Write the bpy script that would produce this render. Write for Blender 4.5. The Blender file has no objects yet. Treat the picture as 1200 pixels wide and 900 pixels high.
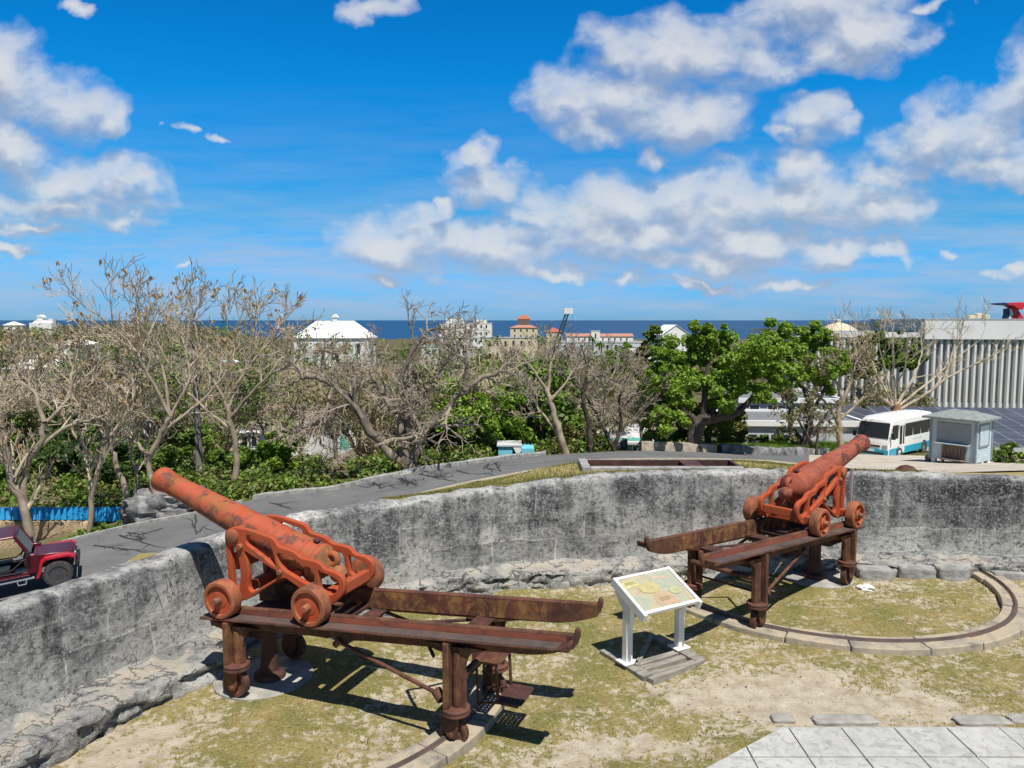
import bpy, math, random
import numpy as np
from mathutils import Vector, Matrix, Euler
R = math.radians
S = bpy.context.scene
COL = S.collection
rnd = random.Random(7)
CAMZ = 3.9
F = 900.0
PITCH = math.atan(75.0 / F)
CP, SP = math.cos(PITCH), math.sin(PITCH)

# ------------------------------------------------------------------ survey helpers
def T(v):                       # drop per metre along +Y of a sight line at photo row v
    return math.tan(math.atan((v - 450.0) / F) + PITCH)
def zat(v, y):
    return CAMZ - y * T(v)
def P(u, v, y):                 # the place seen at (u, v) that is y metres ahead
    z = zat(v, y)
    d = y * CP + (CAMZ - z) * SP
    return Vector(((u - 600.0) / F * d, y, z))
def G(u, v, z=0.0):             # the place seen at (u, v) that lies at height z
    return P(u, v, (CAMZ - z) / T(v))
def XU(u, y, z):                # x of column u at distance y and height z
    return (u - 600.0) / F * (y * CP + (CAMZ - z) * SP)
def ucol(x, y, z):
    return 600 + F * x / (y * CP + (CAMZ - z) * SP)
def lerp(a, b, t): return a + (b - a) * t
def interp(x, pts):             # pts: [(x, val...)]
    if x <= pts[0][0]: return pts[0][1:]
    for a, b in zip(pts, pts[1:]):
        if x <= b[0]:
            t = (x - a[0]) / (b[0] - a[0])
            return tuple(lerp(p, q, t) for p, q in zip(a[1:], b[1:]))
    return pts[-1][1:]

def _h(ix, iy, iz, s):
    n = (ix * 374761393 + iy * 668265263 + iz * 1274126177 + s * 974711) & 0xffffffff
    n = ((n ^ (n >> 13)) * 1274126177) & 0xffffffff
    n = (n ^ (n >> 16)) & 0xffffffff
    return n / 4294967295.0
def vnoise(x, y, z=0.0, s=0):
    x = np.asarray(x, float); y = np.asarray(y, float); z = np.asarray(z, float) + 0 * x
    xi, yi, zi = np.floor(x), np.floor(y), np.floor(z)
    fx, fy, fz = x - xi, y - yi, z - zi
    fx, fy, fz = [f * f * (3 - 2 * f) for f in (fx, fy, fz)]
    xi, yi, zi = [a.astype(np.int64) for a in (xi, yi, zi)]
    r = 0
    for dx in (0, 1):
        for dy in (0, 1):
            for dz in (0, 1):
                r = r + _h(xi + dx, yi + dy, zi + dz, s) * (fx if dx else 1 - fx) * (fy if dy else 1 - fy) * (fz if dz else 1 - fz)
    return r
def fbm(x, y, z=0.0, o=4, s=0):
    a, r, t = 1.0, 0, 0
    x = np.asarray(x, float); y = np.asarray(y, float); z = np.asarray(z, float)
    for k in range(o):
        r = r + a * vnoise(x * 2 ** k, y * 2 ** k, z * 2 ** k, s + k); t += a; a *= .5
    return r / t

# ------------------------------------------------------------------ materials
def mk(name):
    m = bpy.data.materials.new(name); m.use_nodes = True
    nt = m.node_tree
    return m, nt, nt.nodes['Principled BSDF']
def lin(c): return (c[0], c[1], c[2], 1)
def N(nt, t, **k):
    n = nt.nodes.new(t)
    for a, b in k.items():
        if a.startswith('i_'):
            key = a[2:]
            n.inputs[int(key) if key.isdigit() else key].default_value = b
        else: setattr(n, a, b)
    return n
def ramp(nt, src, stops, interp_='LINEAR'):
    n = nt.nodes.new('ShaderNodeValToRGB'); n.color_ramp.interpolation = interp_
    e = n.color_ramp.elements
    while len(e) < len(stops): e.new(.5)
    for i, (p, c) in enumerate(stops):
        e[i].position = p; e[i].color = lin(c) if not isinstance(c, (int, float)) else (c, c, c, 1)
    nt.links.new(src, n.inputs[0]); return n.outputs[0]
def mix(nt, f, a, b, bt='MIX'):
    n = nt.nodes.new('ShaderNodeMix'); n.data_type = 'RGBA'; n.blend_type = bt
    for s, v in ((0, f), (6, a), (7, b)):
        if isinstance(v, (int, float)): n.inputs[s].default_value = v
        elif isinstance(v, tuple): n.inputs[s].default_value = lin(v)
        else: nt.links.new(v, n.inputs[s])
    return n.outputs[2]
def math_(nt, op, a, b=0.0, clamp=False):
    n = nt.nodes.new('ShaderNodeMath'); n.operation = op; n.use_clamp = clamp
    for i, v in enumerate((a, b)):
        if isinstance(v, (int, float)): n.inputs[i].default_value = v
        else: nt.links.new(v, n.inputs[i])
    return n.outputs[0]
def coords(nt, kind='Object', scale=(1, 1, 1), attr=None):
    if attr:
        a = N(nt, 'ShaderNodeAttribute', attribute_name=attr); o = a.outputs['Vector']
    else:
        o = nt.nodes.new('ShaderNodeTexCoord').outputs[kind]
    m = nt.nodes.new('ShaderNodeMapping'); m.inputs['Scale'].default_value = scale
    nt.links.new(o, m.inputs[0]); return m.outputs[0]
def noise(nt, vec, scale, detail=5, rough=.55, dist=0.0):
    n = N(nt, 'ShaderNodeTexNoise'); n.inputs['Scale'].default_value = scale
    n.inputs['Detail'].default_value = detail; n.inputs['Roughness'].default_value = rough
    n.inputs['Distortion'].default_value = dist
    nt.links.new(vec, n.inputs['Vector']); return n.outputs[0]
def bump(nt, b, h, strength=.3, dist=.02):
    n = N(nt, 'ShaderNodeBump'); n.inputs['Strength'].default_value = strength; n.inputs['Distance'].default_value = dist
    nt.links.new(h, n.inputs['Height']); nt.links.new(n.outputs[0], b.inputs['Normal'])
def mottled(name, stops, scale=3, rough=.8, detail=6, bmp=.2, bd=.01, metal=0, kind='Object', sc=(1, 1, 1), dist=.3, spec=None, nr=.6):
    m, nt, b = mk(name)
    v = coords(nt, kind, sc)
    n = noise(nt, v, scale, detail, nr, dist)
    nt.links.new(ramp(nt, n, stops), b.inputs['Base Color'])
    b.inputs['Roughness'].default_value = rough; b.inputs['Metallic'].default_value = metal
    if spec is not None: b.inputs['Specular IOR Level'].default_value = spec
    if bmp:
        n2 = noise(nt, v, scale * 6, 4, .6)
        bump(nt, b, n2, bmp, bd)
    return m
def plain(name, c, rough=.6, metal=0, var=.12, scale=4, bmp=0, spec=None):
    return mottled(name, [(.3, tuple(x * (1 - var) for x in c)), (.7, tuple(min(1, x * (1 + var)) for x in c))], scale, rough, 5, bmp, .01, metal, spec=spec)

def paint_mat(name, base, chalk, dark, rust, w_dark=.6, w_rust=.6, fine=0.0):
    m, nt, b = mk(name)
    v = coords(nt)
    n1 = noise(nt, v, 2.3, 6, .6, .4); n2 = noise(nt, v, 5.5, 7, .65, .6); n3 = noise(nt, v, 30, 4, .6)
    c = mix(nt, ramp(nt, n1, [(.35, 0), (.7, 1)]), base, chalk)
    c = mix(nt, ramp(nt, n2, [(w_rust, 0), (w_rust + .1, 1)]), c, rust)
    n4 = noise(nt, v, 3.7, 9, .7, .3)
    c = mix(nt, ramp(nt, n4, [(w_dark, 0), (w_dark + .08, .85)]), c, dark)
    if fine:
        n5 = noise(nt, v, 42, 5, .7)
        c = mix(nt, ramp(nt, n5, [(.52, 0), (.66, fine)]), c, dark)
    # worn, rusty edges
    g = nt.nodes.new('ShaderNodeNewGeometry')
    e = math_(nt, 'MULTIPLY', ramp(nt, g.outputs['Pointiness'], [(.51, 0), (.58, 1)]), ramp(nt, n3, [(.4, 0), (.6, 1)]))
    c = mix(nt, math_(nt, 'MULTIPLY', e, .6), c, rust)
    nt.links.new(c, b.inputs['Base Color'])
    nt.links.new(ramp(nt, n2, [(.3, .55), (.7, .85)]), b.inputs['Roughness'])
    b.inputs['Specular IOR Level'].default_value = .3
    bump(nt, b, n3, .25, .006)
    return m
M = {}
M['orange'] = paint_mat('orange_paint', (.40, .062, .022), (.44, .088, .036), (.11, .042, .03), (.28, .085, .03), .585, .55)
M['orange_barrel'] = paint_mat('orange_barrel_paint', (.39, .068, .024), (.42, .105, .055), (.10, .05, .045), (.30, .115, .035), .515, .495)
M['rust_barrel'] = paint_mat('rusty_barrel_paint', (.29, .07, .04), (.34, .10, .062), (.075, .032, .026), (.38, .10, .04), .53, .53, .9)
M['wheel_rust'] = mottled('rusted_wheel_iron', [(.3, (.05, .025, .019)), (.5, (.11, .043, .028)), (.7, (.19, .066, .037))], 6, .8, 6, .3)
M['tread_rust'] = mottled('worn_iron_tread', [(.3, (.10, .05, .035)), (.46, (.24, .085, .04)), (.6, (.36, .10, .042)), (.75, (.40, .16, .07))], 7, .75, 6, .3)
def rust_mat(name, ochre):
    m, nt, b = mk(name)
    v = coords(nt)
    n1 = noise(nt, v, 2.2, 8, .68, .5); n2 = noise(nt, v, 26, 5, .65); n3 = noise(nt, coords(nt, 'Object', (2.2, 2.2, 1.6)), 2.6, 8, .68, .5)
    c = ramp(nt, n1, [(.28, (.03, .018, .016)), (.45, (.07, .029, .022)), (.6, (.125, .043, .03)), (.75, (.20, .068, .04))])
    c = mix(nt, math_(nt, 'MULTIPLY', ramp(nt, n3, [(.45, 0), (.62, 1)]), ochre), c, (.33, .17, .055))
    c = mix(nt, ramp(nt, n2, [(.5, 0), (.7, .7)]), c, (.06, .028, .02))
    nt.links.new(c, b.inputs['Base Color']); b.inputs['Roughness'].default_value = .78
    b.inputs['Specular IOR Level'].default_value = .35
    bump(nt, b, n2, .35, .006); return m
M['rust'] = rust_mat('rusted_iron', .25)
M['rust_ochre'] = rust_mat('ochre_rusted_iron', .85)
M['bead_face'] = mottled('red_rusted_flange', [(.3, (.09, .035, .025)), (.46, (.22, .065, .038)), (.7, (.34, .095, .05))], 4, .75, 7, .3)
M['worn_plate'] = mottled('worn_dark_iron_plate', [(.3, (.055, .042, .038)), (.5, (.10, .075, .065)), (.68, (.17, .085, .06)), (.8, (.2, .16, .14))], 2.5, .6, 8, .25, .006, nr=.7)
M['rust_leg'] = rust_mat('ochre_streaked_iron', .4)
M['cascabel'] = mottled('ochre_rusted_breech', [(.3, (.08, .045, .03)), (.45, (.26, .10, .04)), (.6, (.36, .17, .065)), (.75, (.40, .24, .12))], 7, .8, 8, .35, .008, nr=.7)
M['rim_dark'] = plain('dark_wheel_rim', (.10, .10, .105), .35, .5, .2)
M['rust_dark'] = mottled('dark_rusted_iron', [(.3, (.03, .018, .016)), (.55, (.075, .03, .022)), (.75, (.16, .055, .035))], 5, .7, 7, .3)
M['concrete'] = mottled('weathered_concrete', [(.28, (.10, .09, .08)), (.42, (.28, .25, .20)), (.55, (.41, .345, .25)), (.7, (.46, .35, .21))], 3.6, .9, 9, .5, .012, nr=.7)
M['pad'] = mottled('grey_concrete_pad', [(.3, (.22, .21, .19)), (.6, (.38, .36, .32)), (.8, (.45, .42, .37))], 4, .9, 8, .4, .01)
M['kerbstone'] = mottled('grey_limestone', [(.3, (.15, .15, .142)), (.5, (.30, .295, .28)), (.72, (.42, .41, .385))], 5, .92, 9, .6, .02)
M['rock'] = mottled('dark_weathered_rock', [(.3, (.05, .05, .052)), (.48, (.16, .16, .16)), (.7, (.36, .35, .34))], 3, .92, 10, .8, .04)
M['white_paint'] = plain('white_paint', (.78, .77, .73), .45, 0, .05)
M['white_wall'] = plain('white_render', (.80, .79, .76), .8, 0, .06, .3)
M['cream_wall'] = plain('cream_render', (.62, .54, .38), .8, 0, .08, .3)
M['grey_wall'] = plain('pale_grey_render', (.52, .54, .55), .8, 0, .07, .3)
M['blue_wall'] = plain('turquoise_render', (.17, .55, .66), .75, 0, .12, 1.2)
M['board_blue'] = mottled('bright_blue_boards', [(.3, (.015, .30, .62)), (.5, (.03, .40, .80)), (.75, (.12, .48, .80))], 2, .7, 7, .1)
M['red_roof'] = mottled('terracotta_roof', [(.3, (.33, .10, .06)), (.7, (.46, .16, .09))], 1.5, .85)
M['grey_roof'] = mottled('grey_shingle_roof', [(.3, (.20, .19, .17)), (.7, (.33, .31, .28))], 2.5, .9, sc=(1, 1, 6))
M['brown_roof'] = mottled('weathered_brown_roof', [(.3, (.16, .10, .08)), (.55, (.28, .20, .17)), (.75, (.42, .38, .36))], 1.8, .9)
M['green_trim'] = plain('sea_green_paint', (.10, .36, .30), .6)
M['glass_dark'] = plain('dark_window_glass', (.025, .03, .035), .08, 0, .1)
M['glass_grey'] = plain('grey_window_glass', (.13, .15, .16), .25, 0, .15, .2)
M['solar'] = mottled('solar_panel_glass', [(.3, (.055, .057, .068)), (.7, (.095, .098, .112))], .3, .4, 2, 0)
M['alu'] = plain('dull_aluminium', (.55, .56, .57), .4, .6)
M['timber'] = mottled('grey_timber', [(.3, (.13, .115, .10)), (.5, (.26, .24, .20)), (.7, (.38, .35, .30))], 3, .9, 8, .4, .006, sc=(1, 8, 8), dist=.2)
M['pole_wood'] = mottled('grey_pole_wood', [(.3, (.12, .11, .10)), (.7, (.27, .25, .22))], 3, .9, 8, .3, .01, sc=(6, 6, .6))
M['bark'] = mottled('pale_bark', [(.3, (.16, .125, .09)), (.5, (.32, .255, .185)), (.72, (.46, .38, .29))], 2.2, .92, 8, .5, .02)
M['bark_dark'] = mottled('dark_bark', [(.3, (.035, .03, .026)), (.55, (.085, .068, .055)), (.75, (.18, .15, .12))], 2.0, .92, 8, .6, .03)
M['bark_brown'] = mottled('brown_bark', [(.3, (.085, .07, .058)), (.52, (.20, .16, .125)), (.74, (.35, .29, .22))], 2.0, .92, 8, .6, .03)
M['bark_torn'] = mottled('torn_orange_bark', [(.3, (.20, .11, .06)), (.6, (.42, .22, .11)), (.8, (.5, .36, .25))], 3, .92, 8, .5, .03)
M['twig'] = mottled('pale_twig_bark', [(.3, (.33, .265, .185)), (.7, (.60, .50, .37))], 1.2, .9, 4, 0)
M['twig_grey'] = mottled('grey_twig_bark', [(.3, (.22, .175, .135)), (.7, (.43, .355, .275))], 1.2, .9, 4, 0)
M['maroon'] = plain('maroon_car_paint', (.085, .006, .016), .28, .2, .08)
M['maroon_sunlit'] = plain('sunlit_maroon_car_paint', (.48, .012, .03), .25, .1, .05)  # the maroon paint again, with sunlight put into the colour
M['tyre'] = mottled('dusty_tyre_rubber', [(.3, (.03, .03, .03)), (.7, (.075, .073, .07))], 9, .85, 5, .4, .01)
M['black'] = plain('black_plastic', (.018, .018, .02), .5)
M['chrome'] = plain('worn_steel', (.5, .5, .5), .3, .8)
M['bus_white'] = plain('bus_white_paint', (.78, .78, .75), .3, 0, .04)
M['bus_teal'] = plain('bus_teal_paint', (.02, .36, .50), .3, 0, .06)
M['plate'] = plain('number_plate', (.75, .78, .8), .4)
M['clap'] = mottled('pale_blue_clapboard', [(.3, (.40, .51, .56)), (.7, (.55, .65, .69))], 3, .75, 6, .1)
M['shutter'] = plain('grey_shutter', (.24, .28, .31), .6)
M['hut_roof'] = mottled('grey_green_shingle', [(.3, (.17, .20, .19)), (.7, (.29, .32, .30))], 5, .9, 6, .3)
M['brown_wood'] = mottled('weathered_brown_wood', [(.3, (.10, .07, .06)), (.6, (.22, .16, .13)), (.8, (.3, .24, .2))], 4, .9, 7, .3, .01, sc=(6, 6, .7))
M['funnel_red'] = plain('ship_red', (.62, .03, .05), .4)
M['funnel_blue'] = plain('ship_navy', (.015, .03, .14), .4)
M['litter'] = plain('white_paper', (.8, .8, .8), .7)
M['bag'] = mottled('black_plastic_bag', [(.3, (.012, .012, .013)), (.7, (.035, .035, .04))], 9, .35, 5, .5, .03)
M['crane'] = plain('crane_dark_steel', (.05, .05, .06), .5)

def leaf_mat(name, a, b_, c, trans=.25):
    m, nt, b = mk(name)
    g = nt.nodes.new('ShaderNodeNewGeometry')
    col = ramp(nt, g.outputs['Random Per Island'], [(0.0, a), (.5, b_), (1.0, c)])
    nt.links.new(col, b.inputs['Base Color']); b.inputs['Roughness'].default_value = .5
    b.inputs['Specular IOR Level'].default_value = .35
    t = nt.nodes.new('ShaderNodeBsdfTranslucent')
    nt.links.new(mix(nt, 1.0, col, (1.0, 1.15, .45), 'MULTIPLY'), t.inputs[0])
    ms = nt.nodes.new('ShaderNodeMixShader'); ms.inputs[0].default_value = trans
    nt.links.new(b.outputs[0], ms.inputs[1]); nt.links.new(t.outputs[0], ms.inputs[2])
    nt.links.new(ms.outputs[0], nt.nodes['Material Output'].inputs[0])
    return m
M['leaf_bright'] = leaf_mat('bright_leaves', (.08, .165, .018), (.20, .33, .035), (.36, .48, .07), .34)
M['leaf_green'] = leaf_mat('green_leaves', (.06, .125, .016), (.13, .215, .028), (.23, .31, .045))
M['leaf_dark'] = leaf_mat('dark_leaves', (.025, .055, .013), (.05, .095, .02), (.09, .14, .03))
M['leaf_olive'] = leaf_mat('olive_leaves', (.10, .105, .03), (.18, .175, .05), (.28, .26, .09))
M['leaf_tan'] = leaf_mat('tan_dry_leaves', (.16, .12, .07), (.24, .185, .11), (.33, .26, .16), .15)
M['pods'] = leaf_mat('dry_seed_pods', (.25, .15, .07), (.40, .26, .13), (.55, .42, .26), .2)
M['grass_blade'] = leaf_mat('short_grass_blades', (.20, .17, .055), (.24, .22, .07), (.17, .20, .055), .2)
M['wood_mass'] = leaf_mat('distant_foliage', (.08, .09, .03), (.155, .15, .055), (.26, .215, .11), .1)

# ------------------------------------------------------------------ mesh helpers
class MB:
    def __init__(s): s.v = []; s.f = []
    def add(s, vs, fs, m=None):
        o = len(s.v)
        s.v += [tuple((m @ Vector(p)) if m is not None else p) for p in vs]
        s.f += [tuple(i + o for i in f) for f in fs]
    def box(s, x0, x1, y0, y1, z0, z1, m=None):
        vs = [(x0, y0, z0), (x1, y0, z0), (x1, y1, z0), (x0, y1, z0), (x0, y0, z1), (x1, y0, z1), (x1, y1, z1), (x0, y1, z1)]
        s.add(vs, [(0, 3, 2, 1), (4, 5, 6, 7), (0, 1, 5, 4), (1, 2, 6, 5), (2, 3, 7, 6), (3, 0, 4, 7)], m)
    def prism(s, poly, a0, a1, axis='y', m=None):    # polygon extruded along an axis
        n = len(poly)
        def pt(p, a):
            if axis == 'y': return (p[0], a, p[1])
            if axis == 'x': return (a, p[0], p[1])
            return (p[0], p[1], a)
        vs = [pt(p, a0) for p in poly] + [pt(p, a1) for p in poly]
        fs = [tuple(range(n)), tuple(range(2 * n - 1, n - 1, -1))]
        fs += [(i, i + n, (i + 1) % n + n, (i + 1) % n) for i in range(n)]
        s.add(vs, fs, m)
    def tube(s, pts, r, n=8, cap=True, m=None):
        pts = [Vector(p) for p in pts]
        if not isinstance(r, (list, tuple)): r = [r] * len(pts)
        vs = []; prev = None
        for i, p in enumerate(pts):
            t = (pts[min(i + 1, len(pts) - 1)] - pts[max(i - 1, 0)])
            t = t.normalized() if t.length > 1e-9 else Vector((0, 0, 1))
            if prev is None:
                a = t.orthogonal().normalized()
            else:
                a = prev - t * prev.dot(t)
                a = a.normalized() if a.length > 1e-6 else t.orthogonal().normalized()
            prev = a; b = t.cross(a)
            for k in range(n):
                w = 2 * math.pi * k / n
                vs.append(p + (a * math.cos(w) + b * math.sin(w)) * r[i])
        fs = []
        for i in range(len(pts) - 1):
            for k in range(n):
                fs.append((i * n + k, i * n + (k + 1) % n, (i + 1) * n + (k + 1) % n, (i + 1) * n + k))
        if cap:
            fs.append(tuple(range(n - 1, -1, -1))); e = (len(pts) - 1) * n
            fs.append(tuple(e + k for k in range(n)))
        s.add(vs, fs, m)
    def lathe(s, prof, n=32, m=None):     # prof: (r, h) about local Z
        vs = []; fs = []
        for r, h in prof:
            for k in range(n):
                w = 2 * math.pi * k / n
                vs.append((r * math.cos(w), r * math.sin(w), h))
        L = len(prof)
        for i in range(L - 1):
            for k in range(n):
                fs.append((i * n + k, i * n + (k + 1) % n, (i + 1) * n + (k + 1) % n, (i + 1) * n + k))
        if prof[0][0] > 1e-5: fs.append(tuple(range(n - 1, -1, -1)))
        if prof[-1][0] > 1e-5: fs.append(tuple((L - 1) * n + k for k in range(n)))
        s.add(vs, fs, m)
    def build(s, name, mat, parent=None, bevel=0, smooth=None, seg=2):
        me = bpy.data.meshes.new(name)
        me.from_pydata(s.v, [], s.f); me.validate(); me.update()
        return link(name, me, mat, parent, bevel, smooth, seg)
def link(name, me, mat, parent=None, bevel=0, smooth=None, seg=2):
    o = bpy.data.objects.new(name, me); COL.objects.link(o)
    if mat is not None: me.materials.append(M[mat] if isinstance(mat, str) else mat)
    if smooth:
        me.polygons.foreach_set('use_smooth', [True] * len(me.polygons))
        me.set_sharp_from_angle(angle=R(smooth))
    if bevel:
        b = o.modifiers.new('bevel', 'BEVEL'); b.width = bevel; b.segments = seg; b.limit_method = 'ANGLE'; b.angle_limit = R(40)
    if parent is not None: o.parent = parent
    return o
def np_mesh(name, verts, quads, mat, parent=None, smooth=None):
    me = bpy.data.meshes.new(name)
    verts = np.asarray(verts, np.float32); quads = np.asarray(quads, np.int32)
    k = quads.shape[1]
    me.vertices.add(len(verts)); me.vertices.foreach_set('co', verts.ravel())
    me.loops.add(quads.size); me.loops.foreach_set('vertex_index', quads.ravel())
    me.polygons.add(len(quads)); me.polygons.foreach_set('loop_start', np.arange(0, quads.size, k, dtype=np.int32))
    try: me.polygons.foreach_set('loop_total', np.full(len(quads), k, dtype=np.int32))
    except Exception: pass
    me.update(calc_edges=True); me.validate()
    return link(name, me, mat, parent, 0, smooth)
def vattr(me, name, arr):
    a = me.attributes.new(name, 'FLOAT_VECTOR' if np.ndim(arr) == 2 else 'FLOAT', 'POINT')
    if np.ndim(arr) == 2: a.data.foreach_set('vector', np.asarray(arr, np.float32).ravel())
    else: a.data.foreach_set('value', np.asarray(arr, np.float32))
def empty(name, loc, rz=0, rot=None):
    o = bpy.data.objects.new(name, None); COL.objects.link(o)
    o.location = loc; o.rotation_euler = rot if rot else (0, 0, rz); o.empty_display_size = .2
    return o
def tag(o, label, cat, group=None):
    o['label'] = label; o['category'] = cat
    if group: o['group'] = group
    return o
def struct(o): o['kind'] = 'structure'; return o
def stuff(o, label=None, cat=None):
    o['kind'] = 'stuff'
    if label: o['label'] = label; o['category'] = cat
    return o
KIDS = {}
def copy_tree(o, parent=None):
    c = o.copy(); COL.objects.link(c)
    if parent is not None: c.parent = parent
    for ch in list(o.children): copy_tree(ch, c)
    return c
def catmull(pts, per):
    pts = [np.array(p, float) for p in pts]; out = []
    q = [2 * pts[0] - pts[1]] + pts + [2 * pts[-1] - pts[-2]]
    for i in range(1, len(q) - 2):
        p0, p1, p2, p3 = q[i - 1:i + 3]
        for k in range(per):
            t = k / per
            out.append(.5 * (2 * p1 + (p2 - p0) * t + (2 * p0 - 5 * p1 + 4 * p2 - p3) * t * t + (3 * p1 - p0 - 3 * p2 + p3) * t ** 3))
    out.append(pts[-1]); return np.array(out)
def resample(path, step):
    d = np.r_[0, np.cumsum(np.linalg.norm(np.diff(path[:, :2], axis=0), axis=1))]
    n = int(d[-1] / step) + 1; s = np.linspace(0, d[-1], n)
    return np.stack([np.interp(s, d, path[:, k]) for k in range(path.shape[1])], 1), s
def curve_plate(name, outline, holes, thick, bev, mat, parent):   # cast plate in the XZ plane with rounded openings
    cu = bpy.data.curves.new(name, 'CURVE'); cu.dimensions = '2D'; cu.fill_mode = 'BOTH'
    cu.extrude = thick / 2 - bev; cu.bevel_depth = bev; cu.bevel_resolution = 1; cu.offset = -bev
    for lp in [outline] + holes:
        sm = chaikin(lp, 2 if lp is not outline else 1)
        sp = cu.splines.new('POLY'); sp.points.add(len(sm) - 1); sp.use_cyclic_u = True
        for i, p in enumerate(sm): sp.points[i].co = (p[0], p[1], 0, 1)
    to = bpy.data.objects.new('temp', cu); COL.objects.link(to)
    bpy.context.view_layer.update()
    me = bpy.data.meshes.new_from_object(to.evaluated_get(bpy.context.evaluated_depsgraph_get()))
    bpy.data.objects.remove(to); bpy.data.curves.remove(cu)
    me.transform(Matrix.Rotation(R(90), 4, 'X')); me.materials.clear()
    return link(name, me, mat, parent, 0, 40)
def chaikin(p, it):
    for _ in range(it):
        q = []
        for i in range(len(p)):
            a, b = p[i], p[(i + 1) % len(p)]
            L = math.hypot(b[0] - a[0], b[1] - a[1]); f = min(.25, .02 / max(L, 1e-6))
            q += [(lerp(a[0], b[0], f), lerp(a[1], b[1], f)), (lerp(a[0], b[0], 1 - f), lerp(a[1], b[1], 1 - f))]
        p = q
    return p
def Mat(loc=(0, 0, 0), rot=(0, 0, 0), sc=None):
    m = Matrix.Translation(loc) @ Euler(rot).to_matrix().to_4x4()
    if sc: m = m @ Matrix.Diagonal((*sc, 1))
    return m
def rough_rock(name, loc, size, mat, parent=None, seed=0, n=24, amp=.28, rz=0, boxy=2.6):
    n = max(n, 44)
    vs = []; fs = []; m = n // 2
    for i in range(m + 1):
        a = math.pi * i / m
        for k in range(n):
            w = 2 * math.pi * k / n
            vs.append((math.sin(a) * math.cos(w), math.sin(a) * math.sin(w), math.cos(a)))
    v = np.array(vs)
    p = (np.abs(v) ** boxy).sum(1) ** (1 / boxy); v = v / p[:, None]
    d = fbm(v[:, 0] * 1.7 + seed * 9.1, v[:, 1] * 1.7 + 5, v[:, 2] * 1.7, 4, seed) - .5
    e = np.abs(fbm(v[:, 0] * 2.3 + seed * 3.3, v[:, 1] * 2.3 + 8, v[:, 2] * 2.3, 3, seed + 40) - .5) * 2
    d = d - .32 * np.clip(.16 - e, 0, .16) * 3 + (fbm(v[:, 0] * 6 + seed, v[:, 1] * 6, v[:, 2] * 6, 3, seed + 80) - .5) * .3
    v = v * (1 + amp * 2 * d[:, None]) * np.array(size) / 2
    v[:, 2] += size[2] * .38
    for i in range(m):
        for k in range(n):
            fs.append((i * n + k, (i + 1) * n + k, (i + 1) * n + (k + 1) % n, i * n + (k + 1) % n))
    o = np_mesh(name, v, fs, mat, parent, 50)
    o.location = loc; o.rotation_euler = (0, 0, rz); return o
# ------------------------------------------------------------------ camera, sun, sky
cam = bpy.data.cameras.new('camera'); cam.lens = 27; cam.sensor_width = 36; cam.clip_end = 120000; cam.clip_start = .1
co = bpy.data.objects.new('camera', cam); COL.objects.link(co)
co.location = (0, 0, CAMZ); co.rotation_euler = (R(90) - PITCH, 0, 0); S.camera = co
S.view_settings.view_transform = 'Standard'; S.view_settings.look = 'None'
S.view_settings.exposure = 0.32; S.view_settings.gamma = 1
SUN_DIR = Vector((.20, -.46, 1.0)).normalized()
sl = bpy.data.lights.new('sun', 'SUN'); sl.energy = 4.6; sl.angle = R(.5); sl.color = (1, .955, .88)
so = bpy.data.objects.new('sun', sl); COL.objects.link(so)
so.rotation_euler = SUN_DIR.to_track_quat('Z', 'Y').to_euler(); so.location = (4, -10, 40)
elev = math.asin(SUN_DIR.z); azim = math.atan2(SUN_DIR.x, SUN_DIR.y)

W = bpy.data.worlds.new('World'); S.world = W; W.use_nodes = True
nt = W.node_tree; bg = nt.nodes['Background']; bg.inputs['Strength'].default_value = .08
sky = N(nt, 'ShaderNodeTexSky', sky_type='NISHITA', sun_disc=False, sun_elevation=elev, sun_rotation=azim,
        altitude=40, air_density=1.0, dust_density=.25, ozone_density=2.2)
CLOUDS = [(735, 52, 62, 34), (805, 62, 85, 42), (885, 62, 58, 40), (725, 108, 95, 42), (800, 132, 75, 38), (655, 116, 52, 26), (690, 142, 52, 26), (766, 182, 20, 15),
          (955, 12, 105, 40), (1025, 42, 66, 38), (985, 60, 50, 24), (950, 148, 40, 30), (925, 165, 22, 12),
          (1200, 95, 42, 62), (1155, 150, 78, 42), (1085, 160, 58, 40), (1045, 198, 58, 22), (1160, 190, 70, 24),
          (567, 214, 52, 27), (556, 184, 30, 14), (470, 284, 80, 28), (560, 291, 110, 28), (515, 246, 22, 10), (640, 258, 60, 20), (720, 252, 120, 42), (805, 226, 78, 40), (865, 250, 110, 44), (950, 238, 112, 42), (700, 285, 130, 26), (820, 300, 120, 18), (1022, 243, 50, 22),
          (770, 275, 110, 22), (885, 284, 100, 26), (985, 300, 70, 14), (655, 314, 62, 11), (460, 325, 24, 7), (735, 324, 24, 8), (1045, 303, 38, 11), (945, 200, 45, 22), (930, 326, 50, 7), (820, 330, 60, 6), (1125, 300, 14, 6), (1180, 318, 20, 7),
          (-5, 85, 52, 56), (62, 116, 84, 38), (125, 134, 34, 20), (15, 182, 75, 30), (85, 208, 90, 32), (55, 238, 120, 17), (150, 216, 34, 20), (152, 257, 32, 10), (30, 264, 60, 9), (8, 290, 34, 8), (-40, 150, 60, 60),
          (215, 146, 10, 6), (248, 154, 16, 5), (220, 316, 18, 5), (95, 2, 22, 8), (450, 5, 40, 14), (1085, 8, 28, 8),
          (-200, 120, 160, 60), (-350, 220, 180, 40), (1400, 160, 160, 50), (1600, 90, 150, 60), (1500, 270, 200, 30), (300, -90, 120, 40), (800, -140, 160, 60), (560, -300, 260, 90)]
grp = bpy.data.node_groups.new('cloud_density', 'ShaderNodeTree')
grp.interface.new_socket('Vector', in_out='INPUT', socket_type='NodeSocketVector')
grp.interface.new_socket('Value', in_out='OUTPUT', socket_type='NodeSocketFloat')
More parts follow.
